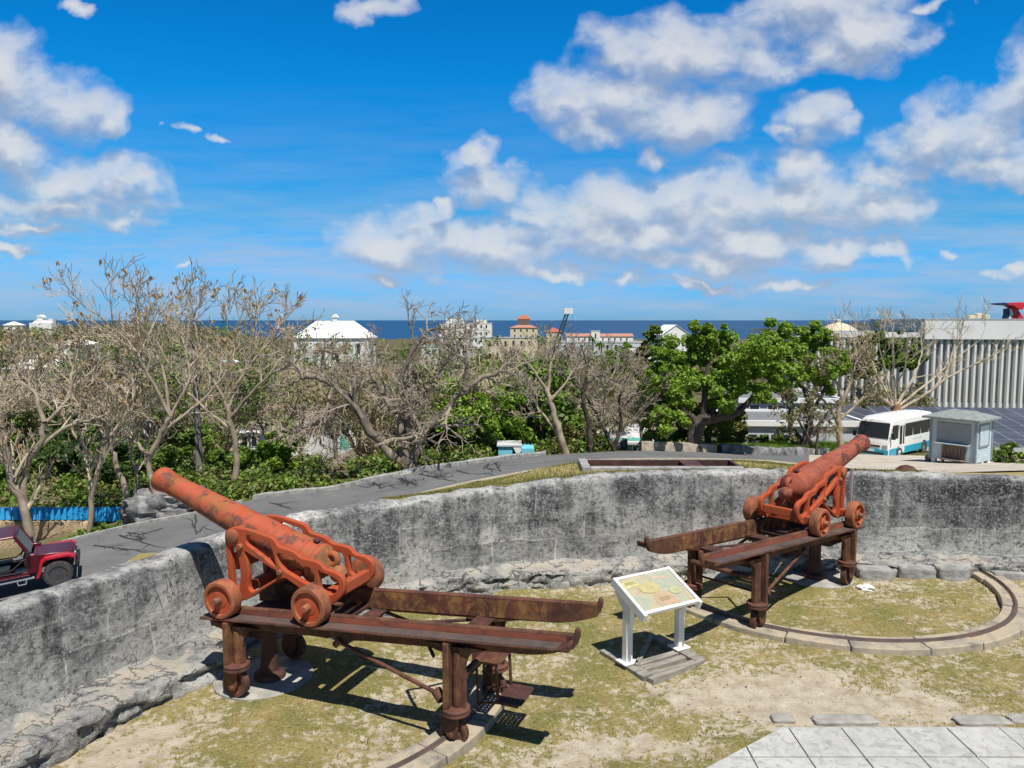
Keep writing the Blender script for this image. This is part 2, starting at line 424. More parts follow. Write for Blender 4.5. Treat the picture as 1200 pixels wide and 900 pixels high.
gi = grp.nodes.new('NodeGroupInput'); go_ = grp.nodes.new('NodeGroupOutput')
wn = N(grp, 'ShaderNodeTexNoise'); wn.inputs['Scale'].default_value = 9; wn.inputs['Detail'].default_value = 3
grp.links.new(gi.outputs[0], wn.inputs['Vector'])
w1 = N(grp, 'ShaderNodeVectorMath', operation='SUBTRACT'); w1.inputs[1].default_value = (.5, .5, .5); grp.links.new(wn.outputs['Color'], w1.inputs[0])
w2 = N(grp, 'ShaderNodeVectorMath', operation='MULTIPLY'); w2.inputs[1].default_value = (.15, .085, 0); grp.links.new(w1.outputs[0], w2.inputs[0])
wn3 = N(grp, 'ShaderNodeTexNoise'); wn3.inputs['Scale'].default_value = 34; wn3.inputs['Detail'].default_value = 4; grp.links.new(gi.outputs[0], wn3.inputs['Vector'])
w4 = N(grp, 'ShaderNodeVectorMath', operation='SUBTRACT'); w4.inputs[1].default_value = (.5, .5, .5); grp.links.new(wn3.outputs['Color'], w4.inputs[0])
w5 = N(grp, 'ShaderNodeVectorMath', operation='MULTIPLY'); w5.inputs[1].default_value = (.045, .03, 0); grp.links.new(w4.outputs[0], w5.inputs[0])
w6 = N(grp, 'ShaderNodeVectorMath', operation='ADD'); grp.links.new(w2.outputs[0], w6.inputs[0]); grp.links.new(w5.outputs[0], w6.inputs[1]); w2 = w6
w3 = N(grp, 'ShaderNodeVectorMath', operation='ADD'); grp.links.new(w2.outputs[0], w3.inputs[0]); grp.links.new(gi.outputs[0], w3.inputs[1])
acc = None
for (u, v, ru, rv) in CLOUDS:
    yu = (450 - v) / F; dy = CP + yu * SP
    cx = (u - 600) / F / dy; cz = (yu * CP - SP) / dy
    sx, sz = 1.5 * ru / F / dy, 1.5 * rv / F / dy
    mp = grp.nodes.new('ShaderNodeMapping'); mp.vector_type = 'TEXTURE'
    mp.inputs['Location'].default_value = (cx, cz, 0); mp.inputs['Scale'].default_value = (sx, sz, 1)
    grp.links.new(w3.outputs[0], mp.inputs[0])
    gr = N(grp, 'ShaderNodeTexGradient', gradient_type='SPHERICAL'); grp.links.new(mp.outputs[0], gr.inputs[0])
    if acc is None: acc = gr.outputs['Fac']
    else:
        sm = N(grp, 'ShaderNodeMath', operation='SMOOTH_MAX'); sm.inputs[2].default_value = .12
        grp.links.new(acc, sm.inputs[0]); grp.links.new(gr.outputs['Fac'], sm.inputs[1]); acc = sm.outputs[0]
mp = grp.nodes.new('ShaderNodeMapping'); mp.inputs['Scale'].default_value = (13, 19, 1); grp.links.new(gi.outputs[0], mp.inputs[0])
dn = noise(grp, mp.outputs[0], 1.0, 9, .58, .25)
dn = math_(grp, 'MULTIPLY', math_(grp, 'SUBTRACT', dn, .5), 1.5)
mp2 = grp.nodes.new('ShaderNodeMapping'); mp2.inputs['Scale'].default_value = (30, 40, 1); grp.links.new(w3.outputs[0], mp2.inputs[0])
vo = N(grp, 'ShaderNodeTexVoronoi', feature='SMOOTH_F1'); vo.inputs['Scale'].default_value = 1.0
grp.links.new(mp2.outputs[0], vo.inputs['Vector'])
vv = math_(grp, 'MULTIPLY', math_(grp, 'SUBTRACT', .45, vo.outputs['Distance']), .09)
dd = math_(grp, 'ADD', math_(grp, 'ADD', acc, dn), vv)
gate = ramp(grp, acc, [(0.10, 0), (.24, 1)])
grp.links.new(math_(grp, 'MULTIPLY', dd, gate), go_.inputs[0])
tc = nt.nodes.new('ShaderNodeTexCoord'); sep = nt.nodes.new('ShaderNodeSeparateXYZ'); nt.links.new(tc.outputs['Generated'], sep.inputs[0])
yy = math_(nt, 'MAXIMUM', sep.outputs[1], .08)
cmb = nt.nodes.new('ShaderNodeCombineXYZ'); nt.links.new(math_(nt, 'DIVIDE', sep.outputs[0], yy), cmb.inputs[0]); nt.links.new(math_(nt, 'DIVIDE', sep.outputs[2], yy), cmb.inputs[1])
def dens(off):
    a = N(nt, 'ShaderNodeVectorMath', operation='ADD'); a.inputs[1].default_value = off; nt.links.new(cmb.outputs[0], a.inputs[0])
    g = nt.nodes.new('ShaderNodeGroup'); g.node_tree = grp; nt.links.new(a.outputs[0], g.inputs[0]); return g.outputs[0]
d0 = dens((0, 0, 0)); d1 = dens((.006, .030, 0))
alpha = ramp(nt, d0, [(.04, 0), (.30, .25), (.58, .68), (1.0, .92)])
shade = math_(nt, 'ADD', math_(nt, 'MULTIPLY', math_(nt, 'SUBTRACT', d0, d1), 1.3), .52)
ccol = ramp(nt, shade, [(.1, (3.6, 4.2, 5.4)), (.42, (4.6, 5.1, 6.2)), (.62, (5.7, 6.1, 6.8)), (.9, (7.1, 7.3, 7.6))])
# thin lavender stratus near the horizon
hz = nt.nodes.new('ShaderNodeMapping'); hz.inputs['Scale'].default_value = (5, 42, 1); nt.links.new(cmb.outputs[0], hz.inputs[0])
hn = noise(nt, hz.outputs[0], 1.0, 6, .6, .2)
zz = math_(nt, 'DIVIDE', sep.outputs[2], yy)
hband = ramp(nt, zz, [(0, .4), (.02, .8), (.08, .8), (.17, .2), (.3, 0)])
ha = math_(nt, 'MULTIPLY', ramp(nt, hn, [(.34, 0), (.64, .85)]), hband)
hs = N(nt, 'ShaderNodeHueSaturation'); hs.inputs['Saturation'].default_value = 1.32; hs.inputs['Value'].default_value = 1.0
nt.links.new(sky.outputs[0], hs.inputs['Color'])
zt_sky = math_(nt, 'MULTIPLY', math_(nt, 'DIVIDE', sep.outputs[2], yy), .5)
tint = ramp(nt, zt_sky, [(.008, (.13, .335, .80)), (.068, (.135, .445, .62)), (.148, (.03, .55, .76)), (.19, (.018, .53, .74)), (.30, (.08, .42, .56)), (.5, (.27, .31, .34))])
skyc = mix(nt, 1.0, hs.outputs[0], tint, 'MULTIPLY'); skyc = mix(nt, 1.0, skyc, (2.0, 2.0, 2.0), 'MULTIPLY')
c1 = mix(nt, ha, skyc, (4.2, 5.2, 6.9)); c2 = mix(nt, alpha, c1, ccol)
nt.links.new(c2, bg.inputs['Color'])
try: W.cycles.sampling_method = 'MANUAL'; W.cycles.sample_map_resolution = 512
except Exception: pass

# ------------------------------------------------------------------ fort wall
WALL = [(-9.2, -2.0, 1.28), (-6.1, 3.6, 1.28), (-4.56, 6.56, 1.28), (-3.74, 8.13, 1.265), (-3.26, 8.92, 1.33), (-2.62, 9.42, 1.39), (-1.85, 10.0, 1.41), (-.85, 10.72, 1.39),
        (.1, 11.1, 1.44), (1.3, 11.32, 1.53), (2.6, 11.56, 1.545), (3.8, 11.75, 1.53), (4.9, 11.78, 1.50), (6.0, 11.7, 1.49), (7.9, 11.5, 1.48), (10, 11.0, 1.48), (13, 9.6, 1.48), (16, 6, 1.48), (17, 0, 1.48)]
wp, ws = resample(catmull(WALL, 14), .05)
tg = np.gradient(wp[:, :2], axis=0); tg /= np.linalg.norm(tg, axis=1)[:, None]
wn_ = np.stack([-tg[:, 1], tg[:, 0]], 1)          # outward (away from the yard)
def wall_top_at(u):
    us = [ucol(x, y, z) for x, y, z in wp if y > 3]
    return None
_wu = np.array([ucol(p[0], p[1], p[2]) if p[1] > 4.5 and p[0] < 13 else np.nan for p in wp])
_ok = ~np.isnan(_wu)
def wall_y(u): return float(np.interp(u, _wu[_ok], wp[_ok, 1]))
def wall_z(u): return float(np.interp(u, _wu[_ok], wp[_ok, 2]))
def sweep(name, prof_fn, mat, parent, amp, nsc, seed, rng=None, smooth=60, closed_ends=True):
    idx = range(len(ws)) if rng is None else [i for i in range(len(ws)) if rng(ws[i], wp[i])]
    V = []; A = []
    prof0 = None
    for i in idx:
        pr = prof_fn(i)
        for k, (o, z) in enumerate(pr):
            V.append((wp[i, 0] + wn_[i, 0] * o, wp[i, 1] + wn_[i, 1] * o, z)); A.append((ws[i], z, o))
        prof0 = len(pr)
    V = np.array(V); A = np.array(A); n = len(idx)
    nn = np.array([wn_[i] for i in idx for _ in range(prof0)])
    d = (fbm(A[:, 0] * nsc, A[:, 1] * nsc, A[:, 2] * nsc, 5, seed) - .5) * 2 * amp
    d2 = (fbm(A[:, 0] * nsc + 40, A[:, 1] * nsc, A[:, 2] * nsc, 5, seed + 9) - .5) * 2 * amp
    if name == 'render_face':
        d2 = d2 + (fbm(A[:, 0] * 5.5, A[:, 2] * 3, 3, 4, 61) - .56) * .10 * (A[:, 2] > .11) * (A[:, 2] < .48) + (fbm(A[:, 0] * 14, A[:, 2] * 9, 3, 3, 63) - .5) * .03 * (A[:, 2] > .11)
    if name == 'footing':
        e = np.abs(fbm(A[:, 0] * 2.1, A[:, 1] * 5, A[:, 2] * 2.1, 3, seed + 3) - .5) * 2
        d = d - np.clip(.14 - e, 0, .14) * .55 * (A[:, 1] < .2) + (fbm(A[:, 0] * 9, A[:, 1] * 9, A[:, 2] * 9, 3, seed + 5) - .5) * .09
    V[:, 0] -= nn[:, 0] * d; V[:, 1] -= nn[:, 1] * d; V[:, 2] += d2 * .7
    q = []
    for i in range(n - 1):
        for k in range(prof0 - 1):
            a = i * prof0 + k
            q.append((a, a + prof0, a + prof0 + 1, a + 1))
    o = np_mesh(name, V, q, mat, parent, smooth); vattr(o.data, 'wallpos', A); return o
m, nt, b = mk('blackened_limestone_render'); M['wall'] = m
v = coords(nt, attr='wallpos'); v2 = coords(nt, attr='wallpos', scale=(3.2, .42, 1)); v3 = coords(nt, attr='wallpos', scale=(1, 1.6, 1))
sp = nt.nodes.new('ShaderNodeSeparateXYZ'); nt.links.new(v, sp.inputs[0])
nbig = noise(nt, v3, 1.1, 7, .62, .4); nst = noise(nt, v2, 1.6, 6, .6, .2); nmid = noise(nt, v, 7, 8, .68, .3); nfin = noise(nt, v, 34, 5, .7)
nhuge = noise(nt, v, .42, 3, .5, .5)
blotch = math_(nt, 'ADD', math_(nt, 'MULTIPLY', nbig, .62), math_(nt, 'ADD', math_(nt, 'MULTIPLY', nst, .30), math_(nt, 'MULTIPLY', nmid, .24)))
blotch = math_(nt, 'ADD', blotch, math_(nt, 'MULTIPLY', math_(nt, 'SUBTRACT', nhuge, .53), .45))
low = N(nt, 'ShaderNodeMapRange'); low.inputs[1].default_value = .95; low.inputs[2].default_value = .2; low.inputs[3].default_value = 0; low.inputs[4].default_value = .17; nt.links.new(sp.outputs[1], low.inputs[0])
top = N(nt, 'ShaderNodeMapRange'); top.inputs[1].default_value = .112; top.inputs[2].default_value = .17; top.inputs[3].default_value = 0; top.inputs[4].default_value = .12; nt.links.new(sp.outputs[2], top.inputs[0])
blotch = math_(nt, 'ADD', blotch, math_(nt, 'ADD', low.outputs[0], top.outputs[0]))
c = ramp(nt, blotch, [(.40, (.025, .026, .029)), (.49, (.068, .069, .073)), (.56, (.15, .15, .153)), (.64, (.31, .305, .29)), (.76, (.46, .45, .42))])
c = mix(nt, ramp(nt, nfin, [(.50, 0), (.62, .75)]), c, (.36, .36, .35))
c = mix(nt, ramp(nt, nmid, [(.28, .75), (.42, 0)]), c, (.03, .03, .034))
drip = noise(nt, coords(nt, attr='wallpos', scale=(9.5, .5, 1)), 1.0, 4, .5, .5)
c = mix(nt, math_(nt, 'MULTIPLY', ramp(nt, drip, [(.62, 0), (.655, 1)]), ramp(nt, nmid, [(.42, .0), (.62, .75)])), c, (.45, .44, .41))
blk = noise(nt, coords(nt, attr='wallpos', scale=(3.4, .32, 1)), 1.3, 6, .62, .5); upz = N(nt, 'ShaderNodeMapRange'); upz.inputs[1].default_value = .35; upz.inputs[2].default_value = 1.0; nt.links.new(sp.outputs[1], upz.inputs[0])
c = mix(nt, math_(nt, 'MULTIPLY', math_(nt, 'MULTIPLY', ramp(nt, blk, [(.50, 0), (.64, .85)]), upz.outputs[0]), ramp(nt, nmid, [(.35, 1), (.65, .3)])), c, (.035, .036, .04))
br = N(nt, 'ShaderNodeTexBrick'); br.inputs['Scale'].default_value = 1; br.inputs['Brick Width'].default_value = .95; br.inputs['Row Height'].default_value = .36; br.inputs['Mortar Size'].default_value = .014; br.inputs['Mortar Smooth'].default_value = .6
br.inputs['Color1'].default_value = (.6, .6, .61, 1); br.inputs['Color2'].default_value = (1.25, 1.24, 1.22, 1); br.inputs['Mortar'].default_value = (1.5, 1.48, 1.42, 1); br.offset = .5
wv = N(nt, 'ShaderNodeVectorMath', operation='ADD'); wn2 = N(nt, 'ShaderNodeTexNoise'); wn2.inputs['Scale'].default_value = 3; nt.links.new(v, wn2.inputs['Vector'])
ws2 = N(nt, 'ShaderNodeVectorMath', operation='SCALE'); ws2.inputs['Scale'].default_value = .12; nt.links.new(wn2.outputs['Color'], ws2.inputs[0]); nt.links.new(ws2.outputs[0], wv.inputs[0]); nt.links.new(v, wv.inputs[1])
nt.links.new(wv.outputs[0], br.inputs['Vector'])
region = ramp(nt, noise(nt, v, .55, 2, .5), [(.54, 0), (.64, .75)])
c = mix(nt, ramp(nt, noise(nt, v, .5, 3, .55, .4), [(.44, 0), (.58, .75)]), c, mix(nt, 1.0, c, br.outputs['Color'], 'MULTIPLY'))
c = mix(nt, math_(nt, 'MULTIPLY', math_(nt, 'MULTIPLY', br.outputs['Fac'], region), ramp(nt, nmid, [(.35, .1), (.6, 1)])), c, (.34, .335, .32))
nt.links.new(c, b.inputs['Base Color']); b.inputs['Roughness'].default_value = .95; b.inputs['Specular IOR Level'].default_value = .15
nf2 = noise(nt, v, 16, 6, .75)
c2_ = mix(nt, ramp(nt, nf2, [(.36, .8), (.48, 0)]), c, (.04, .04, .043)); c2_ = mix(nt, ramp(nt, nf2, [(.56, 0), (.66, .6)]), c2_, (.42, .42, .40)); nt.links.new(c2_, b.inputs['Base Color'])
ncr = noise(nt, coords(nt, attr='wallpos', scale=(1, .6, 1)), 1.5, 4, .6, .6); ck0 = ramp(nt, ncr, [(.492, 0), (.5, 1), (.508, 0)])
c2_ = mix(nt, math_(nt, 'MULTIPLY', ck0, ramp(nt, nbig, [(.5, 0), (.62, .85)])), c2_, (.025, .025, .027)); nt.links.new(c2_, b.inputs['Base Color'])
hh = math_(nt, 'ADD', math_(nt, 'MULTIPLY', nmid, 1.0), math_(nt, 'MULTIPLY', nfin, .35)); bump(nt, b, hh, .75, .035)
m, nt, b = mk('crumbling_limestone_footing'); M['footing'] = m
v = coords(nt); n1 = noise(nt, v, 2.4, 9, .68, .6); n2 = noise(nt, v, 14, 7, .7); n3 = noise(nt, v, .9, 4, .5)
c = ramp(nt, n1, [(.28, (.10, .10, .10)), (.42, (.27, .265, .255)), (.55, (.43, .42, .39)), (.75, (.54, .52, .48))])
g = nt.nodes.new('ShaderNodeNewGeometry'); sg = nt.nodes.new('ShaderNodeSeparateXYZ'); nt.links.new(g.outputs['Normal'], sg.inputs[0])
c = mix(nt, math_(nt, 'MULTIPLY', ramp(nt, sg.outputs[2], [(.75, 0), (.95, .65)]), ramp(nt, n1, [(.46, 0), (.6, 1)])), c, (.42, .35, .24))
c = mix(nt, ramp(nt, n2, [(.33, .75), (.43, 0)]), c, (.04, .04, .04)); c = mix(nt, ramp(nt, n2, [(.56, 0), (.68, .7)]), c, (.52, .51, .48))
n5 = noise(nt, coords(nt, 'Object', (1, 1, 2.2)), 2.3, 5, .62, .35); crk = ramp(nt, n5, [(.485, 0), (.498, .8), (.502, .8), (.515, 0)])
c = mix(nt, math_(nt, 'MULTIPLY', crk, ramp(nt, n3, [(.4, .15), (.6, .9)])), c, (.025, .025, .027))
nt.links.new(c, b.inputs['Base Color']); b.inputs['Roughness'].default_value = .95; b.inputs['Specular IOR Level'].default_value = .1
bump(nt, b, math_(nt, 'SUBTRACT', math_(nt, 'ADD', n1, math_(nt, 'MULTIPLY', n2, .6)), math_(nt, 'MULTIPLY', crk, .4)), 1.0, .07)

fort = empty('fort_wall', (0, 0, 0)); tag(fort, 'long curved parapet wall of blackened grey limestone behind both cannons', 'wall')
def prof_wall(i):
    x, y, zt = wp[i]
    left = 1 if x < -2.2 else 0
    pr = [(0.02, -.15)] + [(.02 + .10 * k / 22, .0 + (zt - .06) * k / 22) for k in range(23)]
    pr += [(.135, zt - .03), (.16, zt - .012), (.20, zt), (.30, zt + .006), (.42, zt - .004), (.48, zt - .03), (.50, zt - .1), (.51, zt - .6), (.55, -4.5)]
    return pr
sweep('render_face', prof_wall, 'wall', fort, .035, 2.6, 3)
def foot_w(x, y):
    if x < -3.45: return .50 + .05 * math.sin(x * 5)
    if x < -3.25: return lerp(.48, .05, (x + 3.45) / .2)
    if x < -1.2: return .06
    if x < -.6: return lerp(.06, .26, (x + 1.2) / .6)
    return .27 + .05 * math.sin(x * 2.3)
def prof_foot(i):
    x, y, zt = wp[i]; w = foot_w(x, y); h = .26 if x < 4.5 else .22
    return [(.05, h + .05), (.02, h + .03)] + [(-w * k / 6, h + .015 - .03 * k / 6) for k in range(1, 6)] + [(-w, h - .02), (-w - .015, h - .05)] + [(-w - .02 - .02 * k / 9, (h - .05) * (1 - k / 9)) for k in range(1, 10)] + [(-w - .05, -.15)]
sweep('footing', prof_foot, 'footing', fort, .065, 3.4, 21)

# ------------------------------------------------------------------ yard
def grass_density(x, y):
    g = fbm(x * .9 + 3, y * .9, 0, 5, 5) * .55 + fbm(x * 3.3, y * 3.3, 0, 4, 15) * .45
    def bare(cx, cy, rx, ry, a): return a * np.exp(-(((x - cx) / rx) ** 2 + ((y - cy) / ry) ** 2))
    g = g + .09
    g = g - bare(2.35, 7.75, 1.05, .55, .42) - bare(3.5, 7.45, .9, .35, .2) - bare(1.2, 6.75, .8, .22, .3) - bare(.35, 6.45, .6, .25, .3)
    g = g - bare(-3.05, 7.6, .3, .8, .12) - bare(-3.4, 6.6, .35, 1.0, .2) - bare(-2.7, 8.2, .55, .5, .18) - bare(2.3, 7.15, 1.6, .3, .15)
    g = g + bare(-.9, 7.1, 1.2, .9, .05) + bare(5.8, 9.8, 1.4, .9, .07) + bare(1.55, 7.05, .28, .3, .28) + bare(1.1, 7.75, .35, .5, .14) + bare(2.1, 6.82, .2, .15, .3) + bare(6.2, 8.3, 1.5, .5, .06)
    return g
st = .05
gx = np.arange(-6.2, 11.5, st); gy = np.arange(2.0, 12.6, st)
XX, YY = np.meshgrid(gx, gy); gd = grass_density(XX, YY)
ZZ = (fbm(XX * .8, YY * .8, 0, 3, 31) - .5) * .05 + (fbm(XX * 5, YY * 5, 0, 3, 37) - .5) * .02 + np.clip(gd - .45, 0, .2) * .12
nx, ny = len(gx), len(gy)
Vy = np.stack([XX.ravel(), YY.ravel(), ZZ.ravel()], 1)
ii = (np.arange(ny - 1)[:, None] * nx + np.arange(nx - 1)[None, :]).ravel()
Qy = np.stack([ii, ii + 1, ii + nx + 1, ii + nx], 1)
m, nt, b = mk('sandy_yard_with_dry_turf'); M['yard'] = m
v = coords(nt); a = N(nt, 'ShaderNodeAttribute', attribute_name='turf')
n1 = noise(nt, v, 16, 7, .7, .4); n2 = noise(nt, v, 1.7, 4, .55); n3 = noise(nt, v, 70, 4, .7); n4 = noise(nt, v, 5.2, 5, .6)
n6 = noise(nt, v, 30, 6, .75); n7 = noise(nt, v, 11, 6, .72)
gm = math_(nt, 'ADD', math_(nt, 'ADD', math_(nt, 'MULTIPLY', a.outputs['Fac'], .72), .143), math_(nt, 'ADD', math_(nt, 'MULTIPLY', math_(nt, 'SUBTRACT', n7, .5), 1.25), math_(nt, 'MULTIPLY', math_(nt, 'SUBTRACT', n6, .5), .75)))
sand = ramp(nt, n4, [(.3, (.38, .31, .22)), (.5, (.52, .445, .335)), (.7, (.62, .55, .44))])
sand = mix(nt, ramp(nt, n6, [(.33, .55), (.45, 0)]), sand, (.27, .21, .14))
turf = ramp(nt, n2, [(.35, (.185, .185, .05)), (.5, (.27, .225, .075)), (.65, (.36, .28, .11))])
turf = mix(nt, ramp(nt, n6, [(.36, .85), (.50, 0)]), turf, (.085, .082, .024))
turf = mix(nt, ramp(nt, n6, [(.54, 0), (.66, .7)]), turf, (.50, .42, .19))
turf = mix(nt, ramp(nt, n7, [(.35, .4), (.5, 0)]), turf, (.20, .19, .055))
c = mix(nt, ramp(nt, gm, [(.455, 0), (.53, .95)]), sand, turf)
nt.links.new(c, b.inputs['Base Color']); b.inputs['Roughness'].default_value = .97; b.inputs['Specular IOR Level'].default_value = .1
bump(nt, b, math_(nt, 'ADD', math_(nt, 'ADD', n6, n7), math_(nt, 'MULTIPLY', n3, .5)), .9, .025)
yard = struct(np_mesh('ground', Vy, Qy, 'yard', None, 80)); vattr(yard.data, 'turf', gd.ravel())
fl = MB(); fl.box(-9, 17, -3, 2.0, -.3, -.02); struct(fl.build('yard_floor', 'pad'))
# short grass
rg = np.random.default_rng(4); n = 150000
px = rg.uniform(-5, 10.5, n); py = rg.uniform(5.3, 12, n) ; pg = grass_density(px, py) + rg.uniform(-.10, .10, n) + (fbm(px * 8, py * 8, 0, 3, 77) - .5) * .3
path_pts = wp[:, :2][::4]; path_n = wn_[::4]
d2w = np.full(n, 9.0)
for p, q in zip(path_pts, path_n):
    dd_ = (px - p[0]) * q[0] + (py - p[1]) * q[1]; dist = np.hypot(px - p[0], py - p[1]); d2w = np.where(dist < 1.2, np.minimum(d2w, -dd_), d2w)
keep = (pg > .50) & (d2w > .3) & ~((py < 7.12) & (px > 2.2))
px, py = px[keep], py[keep]; n = len(px)
hgt = rg.uniform(.012, .036, n) * np.where(rg.random(n) < .12, 1.7, 1); wd = rg.uniform(.004, .009, n); an = rg.uniform(0, 6.28, n); ln = rg.uniform(.3, 1.3, n)
dx, dy = np.cos(an), np.sin(an); an2 = an + rg.uniform(-1.5, 1.5, n)
base = (fbm(px * .8, py * .8, 0, 3, 31) - .5) * .05 + .0
tri = np.zeros((n, 3, 3)); tri[:, 0] = np.stack([px - dx * wd, py - dy * wd, base - .005], 1); tri[:, 1] = np.stack([px + dx * wd, py + dy * wd, base - .005], 1)
tri[:, 2] = np.stack([px + np.cos(an2) * hgt * ln, py + np.sin(an2) * hgt * ln, base + hgt], 1)
stuff(np_mesh('grass', tri.reshape(-1, 3), np.arange(3 * n).reshape(-1, 3), 'grass_blade'), 'short dry yellow green grass growing in patches on the sandy yard', 'grass')

# pebbles and crumbs on the bare sand
n = 2400; qx = rg.uniform(-4, 9.5, n); qy = rg.uniform(5.6, 11.3, n); qd = grass_density(qx, qy); kq = (qd < .47) | (rg.random(n) < .12)
kq &= ~((qy < 7.1) & (qx > 2.2)); qx, qy = qx[kq], qy[kq]; n = len(qx); sz_ = rg.uniform(.004, .014, n) * np.where(rg.random(n) < .05, 1.8, 1)
octa = np.array([(1, 0, 0), (0, 1, 0), (-1, 0, 0), (0, -1, 0), (0, 0, .7), (0, 0, -.7)]); 
pvv = octa[None] * (sz_[:, None, None] * rg.uniform(.6, 1.4, (n, 6, 1))) + np.stack([qx, qy, (fbm(qx * .8, qy * .8, 0, 3, 31) - .5) * .05 + .004], 1)[:, None, :]
ft = np.array([(0, 1, 4), (1, 2, 4), (2, 3, 4), (3, 0, 4), (1, 0, 5), (2, 1, 5), (3, 2, 5), (0, 3, 5)])
M['pebble'] = leaf_mat('pebble', (.10, .085, .07), (.30, .26, .20), (.55, .50, .43), .0)
stuff(np_mesh('pebbles', pvv.reshape(-1, 3), (ft[None] + (np.arange(n) * 6)[:, None, None]).reshape(-1, 3), 'pebble'), 'small pebbles and crumbs scattered over the bare sandy ground', 'pebbles')
# paving of pale slabs, low right
pv = MB(); prs = random.Random(3)
for i in range(-2, 16):
    for j in range(0, 9):
        x0 = 3.13 + .5 * (i - 4); y1 = 7.02 - .5 * j
        poly = [(x0 + .006, y1 - .494), (x0 + .494, y1 - .494), (x0 + .494, y1 - .006), (x0 + .006, y1 - .006)]
        def side(p): return (p[0] - 2.62) + (p[1] - 7.05) * -1.35     # cut edge on the left
        if all(side(p) < 0 for p in poly): continue
        if any(side(p) < 0 for p in poly):
            q = []
            for k in range(4):
                a_, b_ = poly[k], poly[(k + 1) % 4]; sa, sb = side(a_), side(b_)
                if sa >= 0: q.append(a_)
                if sa * sb < 0:
                    t = sa / (sa - sb); q.append((lerp(a_[0], b_[0], t), lerp(a_[1], b_[1], t)))
            poly = q
        z = .035 + prs.uniform(-.004, .004)
        pv.prism(poly, -.05, z, 'z')
m, nt, b = mk('pale_stone_slabs'); M['slab'] = m
v = coords(nt); n1 = noise(nt, v, 2.2, 9, .62, 1.2); n2 = noise(nt, v, 12, 7, .7, .8); n3 = noise(nt, v, 45, 3, .6)
g = nt.nodes.new('ShaderNodeNewGeometry')
c = ramp(nt, n1, [(.3, (.30, .295, .27)), (.48, (.43, .425, .395)), (.68, (.53, .525, .49))])
c = mix(nt, ramp(nt, n2, [(.38, .8), (.50, 0)]), c, (.23, .225, .21)); c = mix(nt, .25, c, ramp(nt, g.outputs['Random Per Island'], [(0, (.38, .38, .355)), (1, (.52, .515, .48))]))
nt.links.new(c, b.inputs['Base Color']); b.inputs['Roughness'].default_value = .8; bump(nt, b, math_(nt, 'ADD', n2, math_(nt, 'MULTIPLY', n3, .3)), .35, .01)
struct(pv.build('paving', 'slab', None, .004))
gt = MB(); gt.prism([(2.55, 7.06), (11, 7.06), (11, 2.4), (-.8, 2.4)], -.04, .018, 'z'); struct(gt.build('paving_bed', 'pad'))
kb = [(2.55, 7.22, .22, .14), (3.15, 7.2, .62, .17), (4.48, 7.18, .52, .17), (5.08, 7.2, .66, .18), (5.85, 7.2, .7, .18), (6.65, 7.2, .7, .18)]
for i, (x, y, l, w) in enumerate(kb):
    o = rough_rock('kerb_stone', (x + .1, y, -.04), (l, w, .085), 'pad', None, 40 + i, 24, .10, 0, 7)
    tag(o, ['smallest rounded grey kerb stone at the left end of the paving edge', 'long grey kerb stone beside the small one along the paving edge', 'grey kerb stone after the gap in the paving edge', 'second grey kerb stone right of the gap in the paving edge', 'third grey kerb stone right of the gap in the paving edge', 'last grey kerb stone at the right edge of the paving'][i], 'kerb stone', 'kerb stones along the paving')
# loose stones at the wall's foot
LS = [(1028, 673, .55, .3, .2), (1077, 672, .58, .32, .22), (1118, 673, .5, .34, .24), (1155, 664, .5, .3, .3), (1186, 674, .5, .25, .14), (1052, 664, .3, .2, .2), (700, 677, .4, .22, .16), (655, 684, .35, .2, .12), (740, 676, .55, .24, .16), (893, 668, .35, .25, .14), (1005, 668, .3, .25, .18)]
LT = ['squared grey stone lying at the wall foot right of the far cannon', 'large squared grey stone between two others at the wall foot', 'rounded pale stone below the gap in the footing', 'tall grey stone just above the end of the curved rail', 'flat grey stone at the wall foot near the right edge', 'small stone resting on top of the row of squared stones', 'flat stone at the footing behind the information sign', 'thin flat slab at the footing left of the information sign', 'long flat stone at the footing right above the information sign', 'pale stone on the ground beneath the far cannon', 'pale stone close to the front leg of the far cannon']
for i, (u, v, a_, b_, h) in enumerate(LS):
    p = G(u, v + 8)
    tag(rough_rock('loose_stone', (p.x, p.y + .12, -.03), (a_ * .92, b_ * .9, h + .04), 'kerbstone', None, 60 + i, 26, .085, rnd.uniform(-.2, .1), 9), LT[i], 'stone', 'loose stones at the wall foot')
p = G(1013, 692); tag(rough_rock('litter', (p.x, p.y, 0), (.24, .15, .1), 'litter', None, 5, 20, .5, .2, 3), 'crumpled white litter lying on the dry grass', 'litter')
p = G(262, 785); tag(rough_rock('rubbish_bag', (p.x, p.y + .05, 0), (.24, .26, .36), 'bag', None, 8, 24, .3, .2, 2.4), 'black rubbish bag leaning on the wall behind the near cannon', 'bag')
p = G(405, 752); tag(rough_rock('rubble_heap', (p.x + .1, p.y + .2, 0), (.9, .5, .28), 'rock', None, 9, 28, .5, .2, 2.2), 'dark heap of rubble in the shade under the near cannon', 'rubble')

